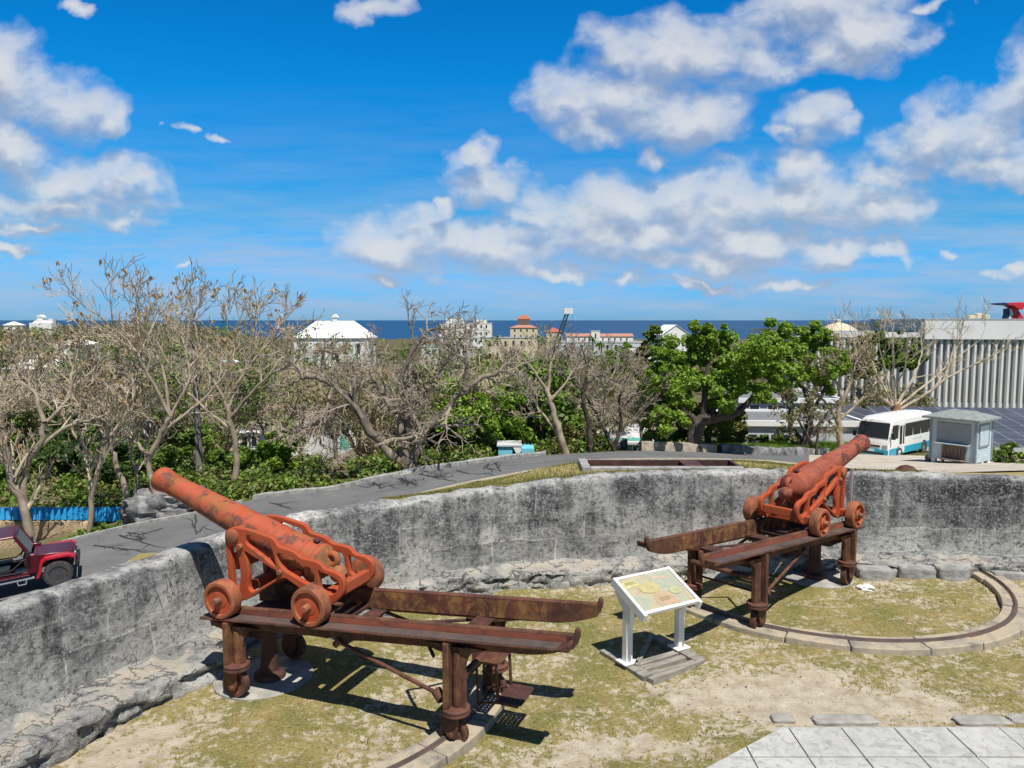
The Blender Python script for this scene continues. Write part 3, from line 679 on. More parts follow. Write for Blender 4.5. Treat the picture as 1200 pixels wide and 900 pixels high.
# ------------------------------------------------------------------ outside terrain, roads
ROADC = [(-400, 15, -3.7, 20.5, -3.8), (0, 12.5, -3.42, 22.5, -3.38), (75, 13.5, -3.2, 24, zat(637, 24)), (150, 14.5, -3.0, 25, zat(619, 25)), (240, 15.5, -2.75, 26, zat(602, 26)), (300, 18, -2.5, 27, zat(585, 27)),
         (392, 22.5, -2.25, 28, zat(575, 28)), (445, 24.0, zat(590, 24.0), 28.7, zat(563, 28.7)), (487, 24.8, zat(580, 24.8), 29.5, zat(554, 29.5)), (540, 25.3, zat(567.5, 25.3), 30.3, zat(546, 30.3)),
         (600, 25.8, zat(556, 25.8), 31.5, zat(538, 31.5)), (640, 26.5, zat(549, 26.5), 32.5, zat(534, 32.5)), (700, 28, zat(539.5, 28), 34, zat(530.5, 34)), (760, 29.5, zat(538, 29.5), 36, zat(528.5, 36)),
         (830, 31, zat(538, 31), 38, zat(530.5, 38)), (900, 32, zat(540.5, 32), 40, zat(534, 40)), (1000, 31, zat(551, 31), 44, zat(535, 44)), (1100, 29, zat(555, 29), 44, zat(538.5, 44)), (1200, 28, zat(552, 28), 42, zat(543, 42)), (1700, 28, -2.2, 42, -4.6)]
def far_z(u, y):
    L = [(36, -3.0), (45, -6.5), (60, -10.0), (100, -14), (160, -16), (300, -14), (450, -6.5), (700, -6), (1300, -20), (2400, -40)]
    Mi = [(36, -3.2), (45, -6.5), (60, -10.2), (100, -14.5), (160, -17), (300, -19.5), (500, -23), (800, -28), (1300, -33), (2400, -41)]
    Ri = [(44, -4.1), (50, -5.5), (60, -8.2), (100, -11.5), (160, -14), (300, -18.5), (500, -23), (800, -28), (1300, -33), (2400, -41)]
    zl, zm, zr = interp(y, L)[0], interp(y, Mi)[0], interp(y, Ri)[0]
    if u < 220: return zl
    if u < 340: t = (u - 220) / 120; t = t * t * (3 - 2 * t); return lerp(zl, zm, t)
    if u < 800: return zm
    if u < 920: return lerp(zm, zr, (u - 800) / 120)
    return zr
def road_at(u): return interp(u, ROADC)
def ground_z(u, y):
    yn, zn, yf, zf = road_at(u)
    if y <= yf: return lerp(zn, zf, max(0, (y - yn) / (yf - yn)))
    k = min(1, (y - yf) / 14.0)
    return lerp(zf - .1, far_z(u, y), k) if y < yf + 14 else far_z(u, y)
def GZ(u, y): return ground_z(u, y)
US = sorted(set(list(range(-600, 0, 50)) + list(range(0, 1200, 6)) + list(range(1200, 2400, 50)) + [691, 692.5, 858.5, 860]))
rowsV = []; zone = []
NSUB = None
for u in US:
    wy, wz = wall_y(u), wall_z(u)
    yn, zn, yf, zf = road_at(u)
    ys = wy + .36
    if u < 265: z0 = -3.75 + .95 * max(0, u) / 265
    elif u < 440: z0 = lerp(-2.8, wz - .08, ((u - 265) / 175.0) ** .8)
    else: z0 = wz - .02
    pts = []
    flat = 684 < u < 866
    wf = min(1, max(0, (u - 560) / 125)) if u < 775 else min(1, max(0, (960 - u) / 95)); wf = wf * wf * (3 - 2 * wf)
    pit = 692 <= u <= 859
    ye = lerp(ys + .25, 12.98, wf)
    ze = z0 - .03
    zs = [(ys, z0, 0)]
    for a_, dz in ((12.26, 0), (12.275, 1), (12.775, 1), (12.79, 0)):
        if flat: zs.append((a_, z0 - .02 - (.3 if (dz and pit) else 0), 0))
        else: zs.append((lerp(lerp(ys, ye, .2 + .15 * len(zs)), a_, wf), z0 - .005 - .015 * wf, 0))
    zs.append((ye, ze, 0))
    for k in range(1, 9): t = k / 8; zs.append((lerp(ye, yn, t), lerp(ze, zn - .03, t), 0 if k < 8 else .3))
    for k in range(1, 5): t = k / 4; zs.append((lerp(yn, yf, t), lerp(zn, zf, t) - .03, .4))
    zs.append((yf + .15, zf - .05, .5)); zs.append((yf + .5, zf - .08, 1))
    for k in range(1, 6): y = yf + 14 * k / 5; zs.append((y, ground_z(u, y), 1))
    y = yf + 14
    for k in range(26):
        y *= 1.16; zs.append((y, far_z(u, y), 1))
    for (yy_, z, zn_) in zs:
        rowsV.append((XU(u, yy_, z), yy_, z)); zone.append(zn_)
    NR = len(zs)
rowsV = np.array(rowsV); zone = np.array(zone)
far = zone >= 1
rowsV[:, 2] += np.where(far, (fbm(rowsV[:, 0] * .05, rowsV[:, 1] * .05, 0, 3, 3) - .5) * np.clip((rowsV[:, 1] - 40) * .05, 0, 3), 0)
nu = len(US); ii = (np.arange(nu - 1)[:, None] * NR + np.arange(NR - 1)[None, :]).ravel()
q = np.stack([ii, ii + NR, ii + NR + 1, ii + 1], 1)
m, nt, b = mk('hillside_ground'); M['hill'] = m
v = coords(nt); a = N(nt, 'ShaderNodeAttribute', attribute_name='zone')
n1 = noise(nt, v, .9, 7, .65, .3); n2 = noise(nt, v, 9, 6, .7); n3 = noise(nt, v, .12, 6, .65)
dry = ramp(nt, n1, [(.3, (.20, .19, .065)), (.5, (.32, .26, .115)), (.7, (.42, .35, .19))]); dry = mix(nt, ramp(nt, n2, [(.35, .55), (.5, 0)]), dry, (.14, .125, .055))
bush = ramp(nt, n3, [(.3, (.04, .05, .018)), (.45, (.09, .09, .036)), (.58, (.16, .13, .075)), (.72, (.07, .085, .028))])
c = mix(nt, ramp(nt, a.outputs['Fac'], [(.5, 0), (.95, 1)]), dry, bush)
nt.links.new(c, b.inputs['Base Color']); b.inputs['Roughness'].default_value = .95; b.inputs['Specular IOR Level'].default_value = .1; bump(nt, b, n2, .5, .03)
terr = struct(np_mesh('hillside', rowsV, q, 'hill', None, 60)); vattr(terr.data, 'zone', zone)
def ribbon(name, us, fn, mat, nv=8, lift=.02):
    V = []; A = []
    for u in us:
        (y0, z0, y1, z1) = fn(u)
        for k in range(nv + 1):
            t = k / nv; y = lerp(y0, y1, t); z = lerp(z0, z1, t) + lift
            V.append((XU(u, y, z), y, z))
    n_ = nv + 1; qq = [(i * n_ + k, (i + 1) * n_ + k, (i + 1) * n_ + k + 1, i * n_ + k + 1) for i in range(len(us) - 1) for k in range(nv)]
    return struct(np_mesh(name, V, qq, mat, None, 60))
m, nt, b = mk('worn_asphalt'); M['asphalt'] = m
v = coords(nt); n1 = noise(nt, v, .5, 6, .6, .5); n2 = noise(nt, v, 22, 5, .7); n3 = noise(nt, v, 1.7, 8, .7, .8)
c = ramp(nt, n1, [(.3, (.125, .125, .127)), (.7, (.20, .198, .194))]); c = mix(nt, ramp(nt, n2, [(.4, .4), (.6, 0)]), c, (.075, .075, .078)); c = mix(nt, ramp(nt, n3, [(.34, .6), (.41, 0)]), c, (.05, .05, .052))
nt.links.new(c, b.inputs['Base Color']); b.inputs['Roughness'].default_value = .9; b.inputs['Specular IOR Level'].default_value = .2; bump(nt, b, n2, .4, .01)
M['gravel'] = mottled('pale_gravel', [(.25, (.26, .22, .17)), (.45, (.42, .37, .30)), (.6, (.52, .47, .39)), (.75, (.58, .54, .48))], 1.3, .95, 10, .6, .03, nr=.7)
M['dirt_edge'] = mottled('pale_dirt', [(.3, (.30, .25, .17)), (.6, (.45, .39, .28)), (.8, (.5, .45, .35))], 3, .95, 9, .6, .02)
ribbon('road', list(range(-400, 0, 40)) + list(range(0, 960, 12)), road_at, 'asphalt')
def grav(u):
    yn, zn, yf, zf = road_at(u); t = min(1, max(0, (u - 948) / 60))
    return (lerp(yn + 3, yn, t), lerp(zn, zn, 1) + lerp((zf - zn) * 3 / (yf - yn), 0, t), yf + lerp(.2, 1.5, t), zf - lerp(0, .1, t))
ribbon('gravel_track', list(range(948, 1300, 8)) + list(range(1300, 1700, 50)), grav, 'gravel', 10, .028)
def edge(u):
    yn, zn, yf, zf = road_at(u); w = .35 + .25 * math.sin(u * .11) * math.sin(u * .037)
    return (yn - w - .3, zn + .02 + .04, yn + .12, zn - .0)
ribbon('road_verge', list(range(440, 1000, 8)), edge, 'dirt_edge', 3, .03)
# kerbs along the far side of the road
def kerb(name, u0, u1, w, h, mat, label, cat='kerb', off=.0, step=8, rough=.03):
    us = np.arange(u0, u1 + .1, step); V = []; 
    for u in us:
        yn, zn, yf, zf = road_at(u); y = yf - off
        for (dy_, dz_) in ((0, -.3), (0, h * .9), (.03, h), (w - .03, h), (w, h * .9), (w, -.8)):
            z = zf + dz_; V.append((XU(u, y, zf), y + dy_, z))
    V = np.array(V); V[:, 2] += (fbm(V[:, 0] * 2, V[:, 1] * 2, V[:, 2], 4, 8) - .5) * rough * 2; V[:, 1] += (fbm(V[:, 0] * 2.4, V[:, 2] * 2, 3, 4, 18) - .5) * rough * 2
    qq = [(i * 6 + k, (i + 1) * 6 + k, (i + 1) * 6 + k + 1, i * 6 + k + 1) for i in range(len(us) - 1) for k in range(5)]
    e = (len(us) - 1) * 6
    me = bpy.data.meshes.new(name); me.from_pydata([tuple(p) for p in V], [], qq + [(0, 1, 2, 3, 4, 5), tuple(e + k for k in (5, 4, 3, 2, 1, 0))]); me.update()
    return tag(link(name, me, mat, None, 0, 50), label, cat)
kerb('road_kerb', 60, 288, .16, .12, 'kerbstone', 'thin pale kerb on the far side of the road behind the red jeep', rough=.015)
kerb('stone_kerb', 296, 640, .30, .17, 'kerbstone', 'low rough grey stone kerb along the outer bend of the road', rough=.06)
kerb('concrete_kerb', 752, 842, .4, .42, 'concrete', 'straight pale concrete kerb below the big green tree', rough=.015)
kerb('rubble_wall', 846, 972, .5, .42, 'rock', 'low shaded rubble wall under the grassy bank', 'wall', rough=.12, step=3)
# sea
sea = MB(); sea.add([(-60000, 700, -35), (60000, 700, -35), (60000, 90000, -35), (-60000, 90000, -35)], [(0, 1, 2, 3)])
m, nt, b = mk('deep_blue_sea'); M['sea'] = m
v = coords(nt, 'Object', (.0006, .004, 1)); n1 = noise(nt, v, 1, 8, .6)
nt.links.new(ramp(nt, n1, [(.3, (.004, .045, .125)), (.7, (.006, .065, .165))]), b.inputs['Base Color']); b.inputs['Roughness'].default_value = .45; b.inputs['Specular IOR Level'].default_value = .15
struct(sea.build('sea', 'sea'))
# headland over the water, right
hd = []; hq = []
us = np.arange(880, 1120, 4)
for u in us:
    t = (u - 880) / 240; h = (10 + 24 * min(1, t * 1.6) * (.75 + .5 * float(fbm(u * .03, 2, 0, 4, 3)))) if u < 1108 else 2
    for (y, z) in ((2400, -36), (2480, -35 + h * .8), (2600, -35 + h), (2900, -36)): hd.append((XU(u, y, -30), y, z))
hq = [(i * 4 + k, (i + 1) * 4 + k, (i + 1) * 4 + k + 1, i * 4 + k + 1) for i in range(len(us) - 1) for k in range(3)]
M['headland'] = mottled('dark_wooded_headland', [(.3, (.02, .035, .05)), (.6, (.045, .065, .075)), (.75, (.12, .13, .13))], .02, .9, 8, 0)
struct(np_mesh('headland', hd, hq, 'headland', None, 60))
#@@PART3
# ------------------------------------------------------------------ guns
def racer(name, pivot, ang0, ang1, r, label, gaps):
    root = empty(name, (pivot[0], pivot[1], 0)); tag(root, label, 'rail track')
    kbm = MB(); jr = random.Random(len(label))
    segs = []; a = ang0
    while a < ang1 - .02:
        b_ = min(ang1, a + jr.uniform(.22, .34)); segs.append((a, b_)); a = b_
    for (a, b_) in segs:
        n = 6; dz = jr.uniform(-.008, .008); dr = jr.uniform(-.008, .008)
        prof = [(-.20 + dr, -.1), (-.20 + dr, .09 + dz), (.17 + dr, .095 + dz), (.18 + dr, -.1)]
        vs = []; fs = []
        aa, bb = a + .003, b_ - .003
        for i in range(n + 1):
            w = lerp(aa, bb, i / n)
            for (o, z) in prof: vs.append(((r + o) * math.cos(w), (r + o) * math.sin(w), z))
        for i in range(n):
            for k in range(4):
                fs.append((i * 4 + k, (i + 1) * 4 + k, (i + 1) * 4 + (k + 1) % 4, i * 4 + (k + 1) % 4))
        fs += [(0, 1, 2, 3), (n * 4 + 3, n * 4 + 2, n * 4 + 1, n * 4)]
        kbm.add(vs, fs)
    kbm.build('kerb_ring', 'concrete', root, .012, 30)
    rl = MB(); n = 60; vs = []; fs = []
    prof = [(-.07, .085), (-.07, .103), (-.055, .106), (-.050, .126), (-.028, .126), (-.022, .106), (-.012, .103), (-.012, .085)]
    L = len(prof)
    for i in range(n + 1):
        w = lerp(ang0, ang1, i / n)
        for (o, z) in prof: vs.append(((r + o) * math.cos(w), (r + o) * math.sin(w), z))
    for i in range(n):
        for k in range(L - 1): fs.append((i * L + k, (i + 1) * L + k, (i + 1) * L + k + 1, i * L + k + 1))
    fs += [tuple(range(L)), tuple(n * L + k for k in range(L - 1, -1, -1))]
    rl.add(vs, fs); rl.build('iron_rail', 'worn_plate', root, 0, 30)
    return root
XL = Vector((.933, -.36, 0)).normalized(); XR = Vector((-.7425, -.67, 0)).normalized()
PL = Vector((-2.70, 8.07, 0)); PR = Vector((4.615, 11.35, 0))
aL = math.atan2(XL.y, XL.x); aR = math.atan2(XR.y, XR.x)
racer('curved_rail', PL, aL - .62, aL + .26, 2.53, 'short curved iron rail on broken concrete blocks under the near cannon', 0)
racer('curved_rail', PR, aR - .55, .02, 2.56, 'long curved iron rail on a concrete kerb ring around the far cannon', 0)
for nm, p, lab in (('pivot_slab', PL, 'round grey concrete pivot slab under the front of the near cannon'), ('pivot_slab', PR, 'round grey concrete pivot slab under the front of the far cannon')):
    mb = MB(); mb.lathe([(.0, .0), (.52, .0), (.52, .035), (.505, .045), (.49, .036), (.47, .045), (0, .05)], 48)
    o = mb.build(nm, 'pad', None, 0, 40); o.location = (p.x + .0, p.y, 0); tag(o, lab, 'slab', 'pivot slabs')

SLOPE = math.atan(.070)
ZP = lambda x: .88 + .070 * x            # top of the wheel plate along the platform
def platform(name, label, loc, rz, roll=0.0, flip=1):
    root = empty(name, loc, 0, (roll, 0, rz)); tag(root, label, 'gun platform', 'iron traversing platforms')
    x0, x1 = -.34, 3.62
    for s in (-1, 1):
        g = MB()
        # side girder: deep inner web, raised bead, outward plate; nose turned up
        def sec(x, zt, dep, bead=1.0):
            z = zt
            yi, yo = .36, .56
            return [(yi, z + .065), (yi + .012, z + .082), (yi + .046, z + .082), (yi + .058, z + .065), (yi + .058, z + .004), (yo, z), (yo, z - .026), (yi + .05, z - .03), (yi + .045, z - dep), (yi + .004, z - dep)]
        xs = [x0, x0 + .02] + [lerp(x0 + .04, x1 - .42, k / 18) for k in range(19)] + [x1 - .3, x1 - .2, x1 - .1, x1 - .04, x1]
        vs = []; fs = []; L = 10
        for x in xs:
            t = max(0, (x - (x1 - .42)) / .42)
            dep = .16 if .35 < x < 2.1 else .15
            dleg = min(abs(x), abs(x - 2.475)); dep += .09 * max(0, 1 - dleg / .35) ** 2
            if x > 2.85: dep = .145
            dep = lerp(dep, .055, t ** 1.6)
            for (y, z) in sec(x, ZP(x), dep): vs.append((x, s * y, z))
        for i in range(len(xs) - 1):
            for k in range(L):
                f = (i * L + k, i * L + (k + 1) % L, (i + 1) * L + (k + 1) % L, (i + 1) * L + k)
                fs.append(f if s < 0 else f[::-1])
        fs.append(tuple(range(L)) if s > 0 else tuple(range(L - 1, -1, -1))); e = (len(xs) - 1) * L
        fs.append(tuple(e + k for k in (range(L - 1, -1, -1) if s > 0 else range(L))))
        g.add(vs, fs); gd_ = g.build('side_girder', 'rust', root, .008, 35)
        tp_ = MB(); bf_ = MB(); xs3 = [lerp(x0 + .01, x1 - .06, k / 12) for k in range(13)]
        for a_, b_ in zip(xs3, xs3[1:]):
            q_ = [(a_, s * .426, ZP(a_) + .0058), (b_, s * .426, ZP(b_) + .0058), (b_, s * .556, ZP(b_) + .003), (a_, s * .556, ZP(a_) + .003)]; tp_.add(q_ if s < 0 else q_, [(0, 1, 2, 3) if s > 0 else (3, 2, 1, 0)])
            q_ = [(a_, s * .4205, ZP(a_) + .010), (b_, s * .4205, ZP(b_) + .010), (b_, s * .4205, ZP(b_) + .062), (a_, s * .4205, ZP(a_) + .062)]; bf_.add(q_, [(0, 1, 2, 3)])
        tp_.build('tread_plate', 'worn_plate', gd_); bf_.build('bead_face', 'bead_face', gd_)
        # horn on the tail
        h = MB(); zt = ZP(x1)
        h.prism([(x1 - .25, zt - .03), (x1 - .02, zt - .06), (x1 + .03, zt - .01), (x1 + .055, zt + .06), (x1 + .055, zt + .115), (x1 + .035, zt + .14), (x1 + .01, zt + .13), (x1 + .005, zt + .09), (x1 - .02, zt + .06), (x1 - .10, zt + .04)], s * .365, s * .414)
        h.prism([(x1 - .16, zt - .025), (x1 - .01, zt - .03), (x1 + .012, zt + .03), (x1 - .01, zt + .045), (x1 - .06, zt + .015)], s * .428, s * .566)
        h.build('stop_horn', 'rust', gd_, .012)
        wbp = MB(); xs2 = [lerp(x0 + .06, x1 - .5, k / 10) for k in range(11)]
        for a_, b_ in zip(xs2, xs2[1:]):
            wbp.add([(a_, s * .357, ZP(a_) - .13), (b_, s * .357, ZP(b_) - .13), (b_, s * .357, ZP(b_) + .055), (a_, s * .357, ZP(a_) + .055)], [(0, 1, 2, 3)])
        wbp.build('inner_web', 'rust_ochre', gd_)
        # legs
        for x in (0.0, 2.475):
            lg = MB(); zt = ZP(x) - .036; yl = s * .475
            lg.box(x - .03, x + .155, yl - .025, yl + .025, .40, zt - .05)          # broad plate of the column
            lg.box(x - .028, x + .028, yl - .105, yl + .095, .405, zt)              # cross rib
            lg.tube([(x + .075, yl, .40), (x + .075, yl, zt - .10)], [.05, .045], 14)
            for sx in (-1, 1):       # curved gussets up to the girder
                gx_ = x + (.155 if sx > 0 else -.03); k_ = [(gx_, zt - .26)]
                for j in range(7):
                    w = j / 6 * math.pi / 2
                    k_.append((gx_ + sx * .2 * (1 - math.cos(w)), zt - .24 + .2 * math.sin(w)))
                k_.append((gx_, zt - .04))
                lg.prism(k_, yl - .022, yl + .022)
            lo = lg.build('leg', 'rust_leg', root, .006, 30)
            fl_ = MB(); m_ = Mat((x + .055, yl, 0))
            fl_.lathe([(.0, .335), (.118, .335), (.132, .345), (.132, .362), (.12, .37), (.132, .378), (.132, .395), (.118, .408), (.0, .41)], 28, m_); fl_.build('flange', 'wheel_rust', lo, 0, 40)
            fk = MB()
            for w in (-.055, .055): fk.prism([(x - .07, .335), (x + .11, .335), (x + .10, .2), (x + .07, .12), (x + .01, .12), (x - .05, .2)], yl + w - .014, yl + w + .014)
            fk.tube([(x + .04, yl - .085, .16), (x + .04, yl + .085, .16)], .024, 10)
            fk.build('fork', 'rust', lo, .006, 30)
            wz = .16 if x > 1 else .155; rw = .145 if x < 1 else .13
            wl = MB(); m_ = Mat((x + .04, yl, rw + (.02 if x > 1 else .05)), (R(90), 0, 0))
            wl.lathe([(.02, -.038), (.05, -.036), (.06, -.018), (.095, -.018), (.105, -.036), (rw, -.036), (rw + .003, 0), (rw, .036), (.105, .036), (.095, .018), (.06, .018), (.05, .036), (.02, .038)], 28, m_)
            wl.build('caster_wheel', 'wheel_rust', lo, 0, 40)
    # cross members
    for (x, z, w) in ((.02, .0, .05), (1.25, .0, .035), (2.475, .0, .05)):
        c = MB(); zz = ZP(x) - .2
        c.box(x - w, x + w, -.355, .355, zz - .05, zz + .05); c.box(x - w - .05, x + w + .05, -.355, .355, zz + .053, zz + .068)
        c.build('transom', 'rust_dark', root, .006)
    t = MB(); t.tube([(2.62, -.44, .72), (2.62, .44, .72)], .035, 10); t.build('cross_tube', 'rust', root, 0, 40)
    t = MB(); t.tube([(2.475, -.44, .5), (2.475, .44, .5)], .016, 8); t.build('tie_rod', 'rust_dark', root, 0, 40)
    for s in (-1, 1):
        t = MB(); t.tube([(2.36, s * .50, .50), (1.25, s * .42, ZP(1.25) - .18)], .02, 8); t.tube([(2.42, s * .53, .47), (2.34, s * .49, .52)], .05, 10)
        t.tube([(1.27, s * .42, ZP(1.25) - .16), (1.21, s * .42, ZP(1.25) - .22)], .035, 8); t.build('brace_rod', 'rust', root, 0, 40)
        t = MB(); t.tube([(2.30, s * .46, ZP(2.4) - .22), (1.9, 0, ZP(1.9) - .1)], .018, 8); t.build('diagonal_stay', 'rust_dark', root, 0, 40)
    pc = MB(); pc.lathe([(0, .0), (.17, .0), (.16, .05), (.10, .08), (.085, .3), (.085, .55), (.12, .62), (.12, .66), (0, .66)], 24, Mat((.08, 0, .05)))
    pc.prism([(-.1, .60), (.26, .60), (.34, .80), (-.2, .76)], -.30, .30)
    pc.build('pivot_column', 'rust_dark', root, .008, 35)
    dk = MB()
    for k in range(4):
        xa = .55 + k * .16
        dk.prism([(xa, ZP(xa) - .12), (xa + .10, ZP(xa + .1) - .12), (xa + .10, ZP(xa + .1) - .09), (xa, ZP(xa) - .09)], -.355, .355)
    dk.build('slat', 'rust_dark', root)
    return root

OUT = [(-.17, -.06), (-.17, .60), (-.15, .655), (-.06, .69), (.11, .675), (.40, .605), (.45, .585), (.50, .505), (.64, .475), (.70, .455), (.76, .40), (.93, .375), (.99, .355), (1.04, .295), (1.17, .272), (1.23, .24), (1.26, .19), (1.25, .07), (1.14, -.03), (1.05, -.07), (.93, -.07), (.84, .02), (.56, .185), (.48, .165), (.10, -.05), (.0, -.09)]
HOLES = [[(-.105, .46), (-.06, .45), (-.02, .36), (-.008, .2), (-.05, .03), (-.085, .0), (-.105, .05)],
         [(.075, .42), (.44, .235), (.42, .18), (.13, .03), (.09, .08), (.115, .2), (.105, .33)],
         [(.14, .605), (.38, .54), (.415, .45), (.44, .31), (.12, .52)],
         [(.50, .425), (.63, .405), (.70, .37), (.755, .32), (.87, .30), (.89, .22), (.86, .13), (.56, .27), (.51, .34)],
         [(.975, .275), (1.0, .255), (1.13, .215), (1.18, .18), (1.175, .10), (1.09, .05), (.975, .10)]]
HOLES = [[(sum(p[0] for p in h) / len(h) + (q[0] - sum(p[0] for p in h) / len(h)) * 1.14, sum(p[1] for p in h) / len(h) + (q[1] - sum(p[1] for p in h) / len(h)) * 1.14) for q in h] for h in HOLES]
def gun(name, label, loc, rz, roll, barrel_mat, spoked, ELEV):
    root = empty(name, loc, 0, (roll, 0, rz)); tag(root, label, 'cannon', 'cannons on wheeled iron carriages')
    A = Mat((0, 0, .88 + .196 - .006), (0, -SLOPE, 0))       # carriage frame: axle line, sloped like the rails
    CH = .27
    for s in (-1, 1):
        ck = curve_plate('cheek', OUT, HOLES, .062, .009, 'orange', root)
        ck.data.transform(A @ Mat((0, s * CH, 0)))
        for (x, z, r) in ((.03, .49, .034), (.505, .245, .03), (-.06, .60, .075)):
            bl = MB(); bl.lathe([(0, -.066), (r * .8, -.066), (r, -.055), (r, .055), (r * .8, .066), (0, .066)], 8 if r < .05 else 20, A @ Mat((x, s * CH, z), (R(90), 0, 0)))
            bl.build('bolt', 'tread_rust', ck, 0, 40)
        for x in (-.08, 1.0):
            r = .196; w = MB(); m_ = A @ Mat((x, s * .50, .0), (R(90) * (1 if s < 0 else -1), 0, 0))
            w.lathe([(.03, -.07), (r - .02, -.07), (r, -.055), (r + .002, 0), (r, .055), (r - .015, .07), (r - .045, .07), (r - .05, .055), (r - .052, .002), (0, .0)], 40, m_)
            wo = w.build('wheel', 'tread_rust', root, 0, 40)
            d = MB()
            if not spoked:
                d.lathe([(r - .048, .045), (r - .06, .04), (.10, .03), (.09, .045), (.075, .05), (.0, .05)], 36, m_)
            else:
                d.lathe([(r - .048, .02), (.06, .005), (0, .005)], 36, m_)
                for k in range(5):
                    d.prism([(.03, -.022), (r - .05, -.03), (r - .05, .03), (.03, .022)], .003, .045, 'z', m_ @ Mat((0, 0, 0), (0, 0, 2 * math.pi * k / 5 + .3)))
                d.lathe([(.068, .0), (.068, .058), (.06, .064), (0, .064)], 20, m_)
            d.build('hub_disc', 'orange', wo, .004, 40)
            a_ = MB(); a_.lathe([(.0, .04), (.04, .04), (.038, .115), (.03, .125), (0, .125)], 18, m_); a_.build('axle_end', 'tread_rust', wo, .004, 40)
    for (x, z, a_, h) in ((-.08, 0, .05, .05), (1.0, 0.0, .06, .055)):
        ax = MB(); ax.box(x - a_, x + a_, -.43, .43, z - h, z + h, A); ax.build('axletree', 'orange', root, .012)
    for bx_ in ((1.14, 1.22, .03, .14), (-.13, -.07, .22, .40), (.62, .70, .18, .245)):
        tr = MB(); tr.box(bx_[0], bx_[1], -.232, .232, bx_[2], bx_[3], A); tr.build('cross_transom', 'orange', root, .01)
    eb = MB(); eb.prism([(.55, .25), (.74, .38), (.74, .245), (.70, .2)], -.09, .09, 'y', A); eb.build('elevating_block', 'rust_dark', root, .008)
    # barrel
    piv = A @ Vector((-.06, 0, .60 + .015))
    B = Matrix.Translation(piv) @ Euler((0, R(-90) + ELEV, 0)).to_matrix().to_4x4()   # local Z = towards the muzzle
    s_ = [(0, -1.238), (.045, -1.232), (.082, -1.20), (.095, -1.155), (.088, -1.11), (.062, -1.08), (.06, -1.05), (.085, -1.035), (.13, -1.0), (.175, -.965), (.20, -.935), (.212, -.925), (.222, -.915), (.222, -.875), (.212, -.865), (.205, -.855),
          (.203, -.74), (.210, -.735), (.210, -.715), (.202, -.71), (.190, -.36), (.196, -.355), (.196, -.33), (.186, -.325), (.170, .18), (.175, .185), (.175, .205), (.166, .21), (.122, 1.09), (.130, 1.095), (.132, 1.11), (.128, 1.125), (.121, 1.13), (.126, 1.18), (.141, 1.26), (.147, 1.30), (.144, 1.325), (.134, 1.345), (.128, 1.352), (.075, 1.355), (.07, 1.34), (.07, .8), (0, .8)]
    s_ = [(r * .95, q) for r, q in s_]; bm = MB(); bm.lathe(s_, 56, B)
    bm.tube([(0, -.32, 0), (0, .32, 0)], .062, 20, True, B @ Mat((0, 0, 0)))
    bo = bm.build('barrel', barrel_mat, root, 0, 30)
    cs_ = MB(); cs_.lathe([(r + .002, q - .001) for r, q in s_ if q <= -.92], 48, B); cs_.build('cascabel', 'cascabel' if not spoked else barrel_mat, bo, 0, 30)
    rg_ = MB(); pts = []
    C0 = B @ Matrix.Translation((.0, 0, 0))
    up = Vector((math.cos(ELEV), 0, math.sin(ELEV)))
    for k in range(17):
        w = 2 * math.pi * k / 16
        pts.append(B @ Vector((.112 + .058 * math.sin(w), 0, -1.035 + .058 * math.cos(w))))
    rg_.tube(pts, .036, 10, False); rg_.build('breeching_loop', barrel_mat, bo, 0, 50)
    vf = MB(); vf.box(.208, .232, -.035, .035, -.83, -.77, B); vf.build('vent_patch', 'rust_dark', bo, .006)
    return root
gl = gun('cannon', 'near orange painted iron cannon pointing left over the parapet', PL, aL, 0.0, 'orange_barrel', False, R(19.3))
gr_ = gun('cannon', 'far rusty red iron cannon with spoked wheels aiming up right at the bus', PR, aR, 0.0, 'rust_barrel', True, R(10.8))
pl = platform('gun_platform', 'near rusted iron platform with a perforated step, carrying the left cannon', PL, aL)
pr_ = platform('gun_platform', 'far rusted iron platform standing inside the long curved rail', PR, aR)
# folding gunner's step on the near platform
sp_ = MB()
for sy in (-.17, .17):
    sp_.tube([(2.56, sy, .71), (2.80, sy, .71), (2.82, sy, .34), (3.02, sy, .34)], .02, 6)
    sp_.tube([(2.60, sy, .70), (2.62, sy, .30), (2.82, sy, .34)], .014, 6)
st_ = sp_.build('step', 'rust', pl, 0, 30)
def perforated(x0, x1, y0, y1, z, nx_, ny_, mb):
    dx_, dy_ = (x1 - x0) / nx_, (y1 - y0) / ny_
    for i in range(nx_ + 1): mb.box(x0 + i * dx_ - dx_ * .36, x0 + i * dx_ + dx_ * .36, y0, y1, z - .006, z + .0005)
    for j in range(ny_ + 1): mb.box(x0, x1, y0 + j * dy_ - dy_ * .36, y0 + j * dy_ + dy_ * .36, z - .0052, z + .002)
tb = MB(); perforated(2.62, 2.83, -.18, .18, .725, 5, 8, tb); tb.box(2.56, 2.61, -.18, .18, .725, .80)
tb.build('upper_tread', 'rust', st_)
tb = MB(); perforated(2.82, 3.04, -.18, .18, .36, 5, 8, tb); tb.build('lower_tread', 'rust_dark', st_)
lm = MB(); lm.box(-.215, -.19, -.30, -.262, .22 + .88, .72 + .88)     # aluminium upright on the far carriage
lm.build('aluminium_strip', 'alu', gr_, .003).location = (.0, .66, .12)

